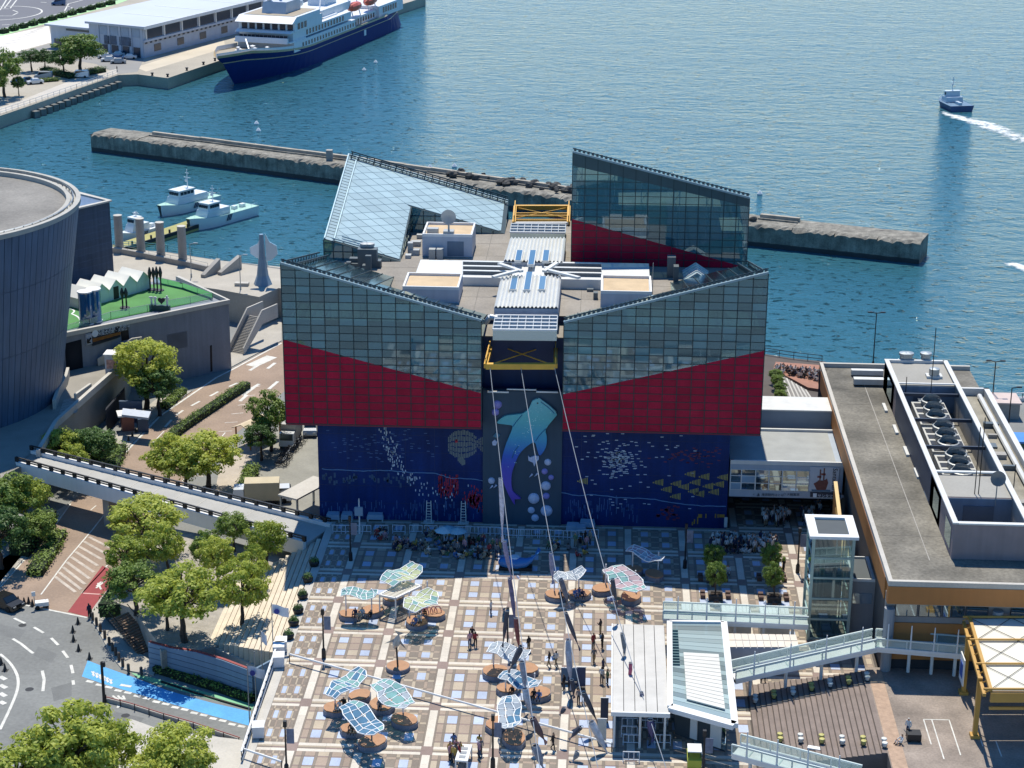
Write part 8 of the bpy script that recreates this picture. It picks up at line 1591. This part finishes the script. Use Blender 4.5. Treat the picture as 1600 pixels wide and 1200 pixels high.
# blue whale float
p = G(808, 889, 0); t = thing('whale_float', 'blue whale shaped float with raised tail before the whale panel', 'float', p); b = MB(); n = 12; prof = [(-2.0, .25, .75), (-1.7, .62, .8), (-1.0, .8, .72), (0, .82, .65), (1.0, .62, .75), (1.6, .35, 1.15), (1.95, .18, 1.65), (2.1, .1, 1.95)]
for x, r, z in prof: b.v += [(x, r*cos(2*pi*j/n)*.9, z+r*sin(2*pi*j/n)*.8) for j in range(n)]
for i in range(len(prof)-1):
    for j in range(n): b.f.append((i*n+j, i*n+(j+1) % n, (i+1)*n+(j+1) % n, (i+1)*n+j)); b.m.append(0)
b.f.append(tuple(range(n))); b.m.append(0); b.build('body', M('whale_blue', '2f6fae', .4, var=.1), t, smooth=True); MB().add([(1.9, 0, 1.8), (2.2, -.9, 2.1), (2.5, 0, 2.2), (2.2, .9, 2.1), (1.9, 0, 1.9), (2.2, -.9, 2.2), (2.5, 0, 2.3), (2.2, .9, 2.2)], [(0, 1, 2, 3), (7, 6, 5, 4), (0, 4, 5, 1), (1, 5, 6, 2), (2, 6, 7, 3), (3, 7, 4, 0)]).build('tail_fluke', MATS['whale_blue'], t); MB().box(-1.9, 1.6, -.6, .6, 0, .35).build('base', DARK, t); MB().lathe([(.72, 0), (.5, .25), (.1, .3)], (0, 0, 0), 12).build('back_patch', M('whale_pale_back', 'c4d0da', .5), t, (-.3, .25, 1.1))
# lamps, flags, sign boards
for k, (x, y, h, l_) in enumerate(((506, 1028, 4.6, 'with banner on the plaza nearest the stepped edge'), (448, 1210, 4.6, 'at the bottom corner of the plaza near the railing'), (1070, 888, 4.6, 'in the shade beside the slab canopy'), (1246, 895, 4.6, 'by the lift tower at the plaza side'), (770, 1200, 4.6, 'at the plaza bottom below the middle canopies'), (793, 1022, 4.4, 'behind the white middle canopy'), (548, 876, 4.6, 'in the shade near the footbridge end'), (1098, 1215, 4.0, 'in front of the glass pavilion'))):
    p = G(x, y, 0); t = thing('plaza_lamp', 'black lamp post '+l_, 'lamp', p, 0, 'black lamp posts on the plaza'); MB().lathe([(.22, 0), (.2, .9), (.09, 1.1), (.07, h)], n=8).build('pole', DARK, t); MB().cbox((0, 0, h), (.3, .3, .55)).build('lamp_head', DARK, t); MB().box(.1, .75, -.02, .02, h-1.6, h-.2).build('banner', M('lamp_banner', '6d7486', .7, var=.3, scale=2), t)
FLG = M('flag_white', 'd4d5da', .8, var=.05); FLB = M('flag_emblem_blue', '3a3f8c', .8)
for k, (x, y, yt) in enumerate(((390, 1128, 1038), (401, 1112, 1018), (412, 1098, 985), (428, 1044, 942))):
    Y = G(x, y, ZS if k < 3 else -2).y; z0 = ZS if k < 3 else -2.2; p = G(x, y, z0); h = W(x, yt, p.y).z-z0; t = thing('flag_pole', ['tallest flag pole with a white flag by the blue lane', 'bare flag pole beside the white flag', 'flag pole with a folded grey flag', 'flag pole with white and blue flag on the terrace'][k], 'flagpole', p, 0, 'flag poles at the plaza edge'); MB().cyl((0, 0, 0), (0, 0, h), .06, .04, n=6).build('pole', STEEL, t)
    if k != 1:
        b = MB(); n = 8; w_, hh = (1.6, 1.0) if k in (0, 3) else (.5, 1.1)
        for i in range(n+1): u = i/n; b.v += [(.05+u*w_, .12*sin(u*6), h-.15-u*.35), (.05+u*w_, .12*sin(u*6+.4), h-.15-hh-u*.35)]
        for i in range(n): b.f += [(2*i, 2*i+1, 2*i+3, 2*i+2)]; b.m += [0]
        b.build('flag', FLG, t); b = MB(); b.add([(.5+.3*cos(a)*.9, -.13+.0*a, h-.85+.3*sin(a)) for a in [2*pi*i/10 for i in range(10)]], [tuple(range(10))]); b.build('emblem', FLB, t) if k in (0, 3) else None
WB = M('box_white', 'd4d6d8', .5, var=.05)
for k, (x, y) in enumerate(((440, 1016), (436, 1040), (436, 1024), (404, 1150))): p = G(x, y, 0); t = thing('white_cabinet', ['white cabinet nearest the round planters at the plaza edge', 'white cabinet lower in the pair at the plaza edge', 'white cabinet between two others at the plaza edge', 'white bench cabinet by the railing near the blue lane'][k], 'cabinet', p, R(8), 'white cabinets at the plaza edge'); MB().box(-.5, .5, -.6, .6, .1, 1.1).build('body', WB, t); MB().box(-.55, .55, -.65, .65, 1.1, 1.2).build('lid', WHITE, t); MB().box(-.4, .4, -.5, .5, 0, .1).build('plinth', DARK, t)
for k, (x, y, w_, h, c, l_) in enumerate(((889, 1068, 1.5, 1.6, '53738c', 'wide info board by the queue'), (908, 1076, .8, 2.2, '22385c', 'narrow navy banner stand by the queue'), (944, 1128, .7, 2.4, '24364e', 'navy banner stand at the canopy corner'), (940, 1158, .8, 2.2, 'b4b8b4', 'pale banner stand with dark foot by the canopy'), (1074, 1148, 1.0, 1.6, '9ec0c8', 'white easel sign in front of the pavilion'))):
    p = G(x, y, 0); t = thing('sign_stand', l_, 'sign', p, 0); MB().box(-w_/2, w_/2, -.04, .04, .25, h).build('panel', M('board_'+c, c, .5, var=.15, scale=2), t); MB().box(-w_/2-.05, w_/2+.05, -.03, .05, h, h+.06).build('top_edge', WHITE, t); MB().box(-w_/2, w_/2, -.25, .25, 0, .08).build('foot', DARK, t); MB().bar((0, 0, .05), (0, 0, .3), .08).build('stem', DARK, t)
# railing of the plaza edge above the blue lane and guy rope lines
er = [G(x, y, 0) for x, y in ((438, 1008), (420, 1062), (398, 1128), (378, 1190))]; t = thing('edge_railing', 'white and black railing along the plaza edge above the blue lane', 'railing', er[0]); P = [p-er[0] for p in er]
b = MB()
for a, c in zip(P, P[1:]): b.bar(a+Vector((0, 0, 1.0)), c+Vector((0, 0, 1.0)), .16, .12); b.bar(a+Vector((0, 0, .25)), c+Vector((0, 0, .25)), .2, .3)
b.build('white_rail', WHITE, t); rail(MB(), P, .9, .04, 1.4, 2).build('black_rail', DARK, t)
for k, (a, b) in enumerate((((452, 1022), (956, 1162)), ((380, 1170), (440, 1190)))): A, B = G(*a, .8), G(*b, .8); t = thing('rope_line', ['long white rope stretched low across the plaza', 'short white rope at the bottom corner of the plaza'][k], 'rope', A); MB().cyl((0, 0, 0), B-A, .1, n=6).build('rope', WHITE, t); MB().cyl((0, 0, -.8), (0, 0, .1), .05, n=6).build('stake', DARK, t); MB().cyl(B-A-Vector((0, 0, .8)), B-A+Vector((0, 0, .1)), .05, n=6).build('stake', DARK, t)
p = G(725, 1192, 0); t = thing('stage_rack', 'white slotted stage rack at the bottom of the plaza', 'rack', p, R(-4)); MB().box(-.55, .55, -1.6, 1.2, 1.0, 1.15).build('top', WHITE, t)
for y in (-1.2, -.5, .2): MB().box(-.28, .28, y, y+.45, 1.15, 1.18).build('slot', M('slot_grey', '8a8e90', .6), t)
for x in (-.5, .5):
    for y in (-1.5, 1.1): MB().box(x-.06, x+.06, y-.06, y+.06, 0, 1.0).build('leg', WHITE, t)
# stools on the dark steps
STW, STY = M('stool_white', 'c9c9c0', .6), M('stool_lime', 'b0a860', .6)
def step_z(x): k = min(21, max(0, int((x-bx0)/((bx1-bx0)/22)))); return RS*(k+1)
for r_, lst in enumerate((((1180, 1099), (1209, 1092), (1239, 1087), (1268, 1080), (1297, 1074), (1326, 1070), (1355, 1064)), ((1219, 1160), (1251, 1161), (1284, 1162), (1316, 1164), (1349, 1165), (1382, 1168)))):
    for k, (x, y) in enumerate(lst):
        p = G(x, y, 1); p = G(x, y, step_z(p.x)); t = thing('step_stool', 'pair of %s topped stools, %s in the %s row on the dark steps' % (('white', 'lime')[(k+r_) % 2], ORD[k], ('upper', 'lower')[r_]), 'stool', p, 0, 'stools on the dark steps')
        for dy in (0, .55): MB().lathe([(.16, 0), (.2, .38), (.27, .4), (.24, .5), (.05, .54)], (0, dy, .1*(dy > 0)), 10).build('seat', (STW, STY)[(k+r_) % 2], t); MB().lathe([(.18, 0), (.18, .12)], (0, dy, 0), 10).build('base', DARK, t)
# street furniture: bollards, cones, lamp, retaining wall, wooden stairs
for k, (x, y) in enumerate(((142, 963), (145, 969), (151, 977), (157, 987), (164, 997), (171, 1008), (176, 1017), (181, 1024), (186, 1032), (192, 1041), (201, 1050), (221, 1055), (156, 955), (163, 945))):
    p = G(x, y, ZS+.12); tag(MB().lathe([(.16, 0), (.16, .85), (.1, .92)], n=10).build('stone_bollard', M('bollard_brown', '4a4440', .8), None, p), 'dark stone bollard on the pavement kerb, %s of the row from the red lane' % ORD[k], 'bollard', 'bollards round the turning circle')
CONE = M('cone_dark', '2a2b2c', .6)
for k, (x, y) in enumerate(((122, 975), (114, 988), (115, 1002), (123, 1017), (140, 1030), (29, 942), (38, 944), (45, 943), (51, 947), (2, 1038), (8, 1048), (72, 947), (201, 690), (207, 683), (213, 677))):
    p = G(x, y, ZS); t = thing('traffic_cone', 'black traffic cone, %s counted from the red lane down and round' % ORD[k], 'cone', p, 0, 'traffic cones on the street'); MB().lathe([(.2, .06), (.05, .8)], n=10).build('body', CONE, t); MB().box(-.28, .28, -.28, .28, 0, .06).build('base', CONE, t)
p = G(163, 1098, ZS); t = thing('traffic_pole', 'thick black pole standing at the edge of the blue lane', 'pole', p); MB().lathe([(.2, 0), (.16, .5), (.13, 4.4)], n=10).build('shaft', DARK, t); MB().cbox((.15, 0, 3.9), (.35, .3, .5)).build('signal_box', DARK, t)
rw = [(238, 1022), (270, 1012), (300, 1017), (345, 1006), (385, 1014), (412, 1003)]; wlp = GP([(236, 1043), (270, 1052), (310, 1063), (350, 1075), (398, 1092)], ZS); RWM = M('blue_grey_wall_paint', '74899c', .7, var=.1, scale=.5, streak=.08)
t = thing('retaining_wall', 'blue grey curved retaining wall below the planting mound', 'wall', (0, 0, 0)); zt = lambda p: -2.0+.25*sin(p[0]*1.7); MB().strip(wlp, .5, ZS-.2, zt).build('wall', RWM, t); MB().strip(wlp, .3, lambda p: zt(p)-.02, lambda p: zt(p)+.07).build('red_coping', M('coping_red', '8f3f3c', .7), t)
for z in (-4.4, -3.8, -3.2, -2.6): MB().strip(offs(wlp, -.26), .03, z, z+.05).build('groove', M('groove_dark', '4d5f70', .8), t)
MB().add([(*wlp[-1], ZS), (PX0-.1, 164.6, ZS), (PX0-.1, 164.6, -.1), (*wlp[-1], -1.9), (wlp[-1][0], wlp[-1][1]+.4, ZS), (PX0-.1, 165, ZS), (PX0-.1, 165, -.1), (wlp[-1][0], wlp[-1][1]+.4, -1.9)], [(0, 1, 2, 3), (3, 2, 6, 7), (7, 6, 5, 4)]).build('end_wall', RWM, t)
A0, A1 = G(231, 1018, ZS), G(185, 962, -2.4); t = thing('wooden_stair', 'narrow dark timber stair climbing the planting mound', 'stair', A0); d = A1-A0; n = 16; s = Vector((-d.y, d.x, 0)).normalized()*1.2
for k in range(n): q = d*(k/n); MB().add([q-s, q+s, q+s+Vector((d.x, d.y, 0))*(1/n)*.8, q-s+Vector((d.x, d.y, 0))*(1/n)*.8]+[v+Vector((0, 0, .18)) for v in (q-s, q+s, q+s+Vector((d.x, d.y, 0))*(1/n)*.8, q-s+Vector((d.x, d.y, 0))*(1/n)*.8)], [(4, 5, 6, 7), (0, 1, 5, 4), (1, 2, 6, 5), (2, 3, 7, 6), (3, 0, 4, 7)]).build('step', M('dark_timber', '7d6858', .9, var=.2), t)
for sg in (-1, 1): MB().bar(s*sg+Vector((0, 0, .9)), d+s*sg+Vector((0, 0, .9)), .07).build('handrail', DARK, t)
fn_ = [tuple(G(x, y, ZS)) for x, y in ((166, 1096), (205, 1106), (255, 1122), (300, 1135), (375, 1160))]; t = thing('lane_fence', 'low red topped fence wall along the near side of the lane', 'fence', (0, 0, 0)); MB().strip([p[:2] for p in fn_], .25, ZS, ZS+.35).build('kerb_wall', CONC, t); MB().tube([(p[0], p[1], ZS+.5) for p in fn_], .05, 6).build('red_rail', M('rail_red', '9c4a44', .6), t)
for k in range(10): q = lerp(fn_[0], fn_[-1], k/9); MB().cyl((q[0], q[1]-.05*k, ZS), (q[0], q[1]-.05*k, ZS+.75), .05, n=6).build('post', DARK, t)
dw = GP([(155, 1180), (205, 1132), (255, 1150), (380, 1165), (390, 1230), (130, 1260)], ZS); struct('near_terrace', MB().prism(dw, ZS-.2, ZS+.6), CONCL)
# ---- vehicles
TYRE, GLS, CHR = M('tyre', '161616', .8), M('car_glass', '1a2530', .08, var=0), M('car_trim', '8d9092', .4, .5)
def car_mesh(L, Wd, H, kind):
    h = Wd/2; bz = .28; prof = {'car': [(-L/2, .5), (-L/2+.1, .8), (-L*.28, .92), (-L*.14, H), (L*.2, H), (L*.36, .98), (L/2-.05, .9), (L/2, .5)], 'van': [(-L/2, .5), (-L/2+.15, 1.0), (-L*.33, 1.15), (-L*.22, H), (L*.46, H), (L/2, H*.9), (L/2, .5)]}[kind]
    b = MB(); n = len(prof); 
    for s in (-1, 1): b.v += [(x, s*h*(.86 if z > 1.0 else 1), z) for x, z in prof]+[(L/2-.05, s*h, bz), (-L/2+.05, s*h, bz)]
    m = n+2; b.f.append(tuple(range(m))); b.m.append(0); b.f.append(tuple(range(2*m-1, m-1, -1))); b.m.append(0)
    for i in range(m): b.f.append((i, m+i, m+(i+1) % m, (i+1) % m)); b.m.append(0)
    g = MB(); 
    idx = [i for i in range(n-1) if max(prof[i][1], prof[i+1][1]) >= H*.97 and min(prof[i][1], prof[i+1][1]) < H*.95]
    for i in idx:
        (x0, z0), (x1, z1) = prof[i], prof[i+1]; dx, dz = x1-x0, z1-z0; q = math.hypot(dx, dz); nx, nz = -dz/q*.015, dx/q*.015
        p0, p1 = (x0+dx*.12+nx, z0+dz*.12+nz), (x0+dx*.9+nx, z0+dz*.9+nz); g.quad((p0[0], -h*.82, p0[1]), (p0[0], h*.82, p0[1]), (p1[0], h*.78, p1[1]), (p1[0], -h*.78, p1[1]))
    xs = [x for x, z in prof if z >= H*.97]
    for s in (-1, 1): g.quad((min(xs)-.25, s*h*.885, 1.02), (max(xs)+.15, s*h*.885, 1.02), (max(xs)-.05, s*h*.875, H-.12), (min(xs)+.1, s*h*.875, H-.12))
    wv = MB().cyl((0, -.11, 0), (0, .11, 0), .32, n=14); return b, g, wv
PAINT = {c: M('car_paint_'+c, h, .25, .1, var=.02, spec=.7) for c, h in dict(black='0f1012', white='d4d6d6', silver='9da2a6', red='a02c28', blue='33507a', grey='5a5e62', beige='b9b0a0').items()}
VM = {k: car_mesh(*a) for k, a in dict(car=(4.3, 1.75, 1.45, 'car'), van=(4.7, 1.8, 1.95, 'van')).items()}; VMESH = {}
for k, (b, g, wv) in VM.items(): VMESH[k] = ({c: b.mesh('body', PAINT[c]) for c in PAINT}, g.mesh('windows', GLS), wv.mesh('wheel', TYRE), MB().box(-.05, .05, -.18, .18, 0, .14).mesh('headlight', CHR))
def car(px, py, z, ang, kind, col, lab, group=None, name=None):
    p = G(px, py, z); t = thing(name or ('parked_'+kind), lab, 'car' if kind == 'car' else 'van', p, ang, group); bm, gm, wm_, hm = VMESH[kind]; L, Wd = (4.3, 1.75) if kind == 'car' else (4.7, 1.8)
    link('body', bm[col], t); link('windows', gm, t)
    for x in (-L*.31, L*.31):
        for y in (-Wd/2+.05, Wd/2-.05): link('wheel', wm_, t, (x, y, .32))
    for y in (-.6, .6): link('headlight', hm, t, (-L/2-.02, y, .62)); link('tail_light', hm, t, (L/2+.02, y, .7))
    return t
car(8, 948, ZS, R(150), 'car', 'black', 'black car stopped at the frame edge by the brown road', name='black_car')
car(486, 675, ZS, R(95), 'van', 'silver', 'silver van parked at the aquarium wall in the service yard'); car(425, 783, ZS, R(10), 'van', 'white', 'white pickup van parked behind the footbridge in the service yard')
fl2 = [(125, 121, 5, 'van', 'white', 'white van under the large tree on the far quay'), (68, 123, 5, 'van', 'silver', 'silver wagon beside the planted strip on the far quay'), (55, 131, 30, 'car', 'white', 'white car parked in front of the silver wagon on the far quay'), (43, 129, 30, 'car', 'black', 'black car between two others on the far quay'), (30, 131, 30, 'car', 'blue', 'blue car nearest the frame edge on the far quay'), (250, 81, 55, 'van', 'white', 'white van parked along the terminal side wall'), (165, 91, 10, 'car', 'white', 'white car in the terminal lot nearest the large tree'), (186, 83, 10, 'car', 'red', 'red car in front of the terminal'), (184, 88, 10, 'car', 'white', 'white car in front of the red car'), (200, 87, 10, 'car', 'silver', 'silver car beside the red car at the terminal'), (182, 94, 10, 'car', 'blue', 'blue car in the middle of the terminal lot'), (202, 92, 10, 'car', 'white', 'white car nearest the ship quay in the terminal lot'), (185, 99, 10, 'car', 'silver', 'silver car in the front row of the terminal lot'), (210, 84, 10, 'car', 'grey', 'grey car tight by the terminal corner'), (170, 96, 10, 'car', 'white', 'white car at the front corner of the terminal lot'), (92, 8, 5, 'van', 'blue', 'blue truck on the far dark road')]
for x, y, a, k, c, l_ in fl2: car(x, y, ZS, R(a), k, c, l_, 'vehicles on the far quay')
def box_truck(px, py, ang, lab, col):
    p = G(px, py, ZS); t = thing('box_truck', lab, 'truck', p, ang); m = M('truck_box_'+col, col, .6, var=.1); MB().box(-1.6, 2.6, -1.05, 1.05, .7, 3.0).build('cargo_box', m, t); MB().add([(-3.2, -1, .5), (-1.7, -1, .5), (-1.7, 1, .5), (-3.2, 1, .5), (-2.9, -.95, 2.2), (-1.7, -.95, 2.2), (-1.7, .95, 2.2), (-2.9, .95, 2.2)], [(4, 5, 6, 7), (0, 1, 5, 4), (1, 2, 6, 5), (2, 3, 7, 6), (3, 0, 4, 7)]).build('cab', PAINT['white'], t); MB().quad((-3.1, -.85, 1.3), (-3.1, .85, 1.3), (-2.94, .82, 2.1), (-2.94, -.82, 2.1)).build('windscreen', GLS, t); MB().box(-3.1, 2.5, -.9, .9, .35, .7).build('chassis', DARK, t)
    for x in (-2.3, 1.5):
        for y in (-.9, .9): MB().cyl((x, y-.12, .4), (x, y+.12, .4), .4, n=12).build('wheel', TYRE, t)
box_truck(455, 690, R(88), 'grey cargo truck beside the bicycles in the service yard', 'a8a69e'); box_truck(404, 786, R(8), 'beige cargo truck parked behind the footbridge', 'b8aa8a')
a = G(478, 800, ZS); t = thing('yard_canopy', 'pale flat canopy beside the aquarium wall above the footbridge end', 'canopy', a, R(62)); MB().box(-3.5, 3.5, -1.4, 1.4, 3.0, 3.2).build('roof', CONCL, t)
for x in (-3.2, 3.2):
    for y in (-1.2, 1.2): MB().box(x-.1, x+.1, y-.1, y+.1, 0, 3.0).build('post', STEEL, t)
a = G(404, 690, ZS); t = thing('bus_shelter', 'beige roofed shelter by the road beside the dark tree', 'shelter', a, R(60)); 
for s in (-1, 1): MB().add([(-3.4, 0, 3.4), (3.4, 0, 3.4), (3.4, s*1.6, 2.7), (-3.4, s*1.6, 2.7), (-3.4, 0, 3.3), (3.4, 0, 3.3), (3.4, s*1.6, 2.6), (-3.4, s*1.6, 2.6)], [(0, 1, 2, 3), (7, 6, 5, 4), (1, 5, 6, 2), (3, 7, 4, 0), (2, 6, 7, 3)]).build('roof_sheet', M('beige_sheet', 'cbb898', .7), t)
for x in (-3, 3):
    for y in (-1.2, 1.2): MB().box(x-.08, x+.08, y-.08, y+.08, 0, 2.8).build('post', M('shelter_orange', 'b0703c', .6), t)
bk_ = MB()
for x in (-.5, .5): bk_.tube([(x+.33*cos(q), 0, .35+.33*sin(q)) for q in [2*pi*i/10 for i in range(11)]], .03, 4)
bk_.tube([(-.5, 0, .35), (-.25, 0, .8), (.35, 0, .8), (.5, 0, .35)], .03, 4); bk_.tube([(-.25, 0, .8), (0, 0, .35), (.35, 0, .8), (.38, 0, 1.0)], .03, 4); bkf = bk_.mesh('frame', M('bike_frame', '3a3c42', .5, .4, obj=.5)); bks = MB().box(-.38, -.14, -.07, .07, .85, .92).mesh('saddle', BLACK); bkh = MB().bar((.38, -.28, 1.0), (.38, .28, 1.0), .04).mesh('handlebar', CHR)
for k in range(22):
    x, y = lerp((468, 690), (438, 730), k/21); p = G(x+ru(-3, 3), y+ru(-2, 2), ZS); t = thing('bicycle', 'bicycle in the tight row parked behind the cargo truck', 'bicycle', p, ru(-.3, .3), 'parked bicycles'); link('frame', bkf, t); link('saddle', bks, t); link('handlebar', bkh, t)
p = G(1286, 832, 0); t = thing('red_cart', 'red vintage cart with canopy parked at the passage mouth', 'cart', p, R(5)); MB().box(-.75, .75, -.9, .9, .45, 1.0).build('body', PAINT['red'], t); MB().box(-.8, .8, -.7, .8, 1.75, 1.85).build('canopy', M('cart_canopy', '9c4a3c', .6, var=.3, scale=3), t); MB().box(-.6, .6, -.1, .5, 1.0, 1.35).build('seat', M('cart_seat', 'c9b9a8', .7), t)
for x in (-.7, .7):
    for y in (-.6, .7): MB().bar((x, y, 1), (x, y, 1.76), .06).build('post', DARK, t); MB().cyl((x-.08, y, .38), (x+.08, y, .38), .38, n=12).build('wheel', TYRE, t)
p = G(1084, 1196, 0); t = thing('utility_cart', 'lime utility cart at the bottom edge in front of the pavilion', 'cart', p); MB().box(-.6, .6, -1.1, 1.1, .4, 1.1).build('body', M('lime_paint', 'a9b040', .4), t); MB().box(-.6, .6, -.8, .6, 1.7, 1.8).build('roof', WHITE, t)
for x in (-.5, .5):
    for y in (-.7, .7): MB().cyl((x-.08, y, .3), (x+.08, y, .3), .3, n=10).build('wheel', TYRE, t); MB().bar((x, y*.8, 1.1), (x, y*.8, 1.7), .06).build('post', DARK, t)
p = G(1427, 1156, YZ); t = thing('hand_cart', 'black hand cart on the parking yard', 'cart', p); MB().box(-.6, .6, -.5, .5, .2, .75).build('tub', DARK, t); MB().bar((-.9, 0, 1.0), (-.5, 0, .5), .06).build('handle', STEEL, t)
for x in (-.4, .4):
    for y in (-.4, .4): MB().cyl((x, y-.05, .15), (x, y+.05, .15), .15, n=8).build('wheel', TYRE, t)
p = G(66, 950, ZS); t = thing('scooter_cart', 'white three wheeled barrow parked by the traffic cones', 'cart', p, R(20)); MB().box(-.7, .7, -.4, .4, .35, .8).build('tray', WHITE, t); MB().bar((-.7, 0, .5), (-.8, 0, 1.9), .08).build('sign_post', STEEL, t); MB().box(-1.0, -.6, -.05, .05, 1.5, 2.0).build('sign_plate', WHITE, t)
for x, y in ((-.5, .4), (-.5, -.4), (.5, 0)): MB().cyl((x, y-.05, .25), (x, y+.05, .25), .25, n=8).build('wheel', TYRE, t)
# waterfront terrace beside the aquarium: rail, timber wall, striped steps
tr = struct('waterfront_steps', MB().prism(GP([(1222, 600), (1268, 624), (1282, 640), (1236, 640)], 0), -.1, .1), CONCL)
for k in range(12): a, c = lerp((1218, 585), (1262, 612), k/12), lerp((1240, 642), (1284, 642), k/12); MB().strip(GP([a, c], .1), .22, .1, .22).build('step', CONCL if k % 2 else M('step_grey', '837e77', .85), tr)
struct('brick_terrace', MB().prism(GP([(1208, 578), (1240, 594), (1262, 606), (1288, 610), (1290, 572), (1212, 566)], .3), -.1, .38), M('brick_paving', '9a6f5c', .9, var=.15, scale=1.5, fine=.12))
t = thing('waterfront_rail', 'dark quay rail behind the seated terrace crowd', 'railing', (0, 0, 0)); rail(MB(), [tuple(G(x, y, 0)) for x, y in ((1195, 554), (1240, 561), (1284, 566))], 1.0, .05, 1.8, 2).build('rails', DARK, t)
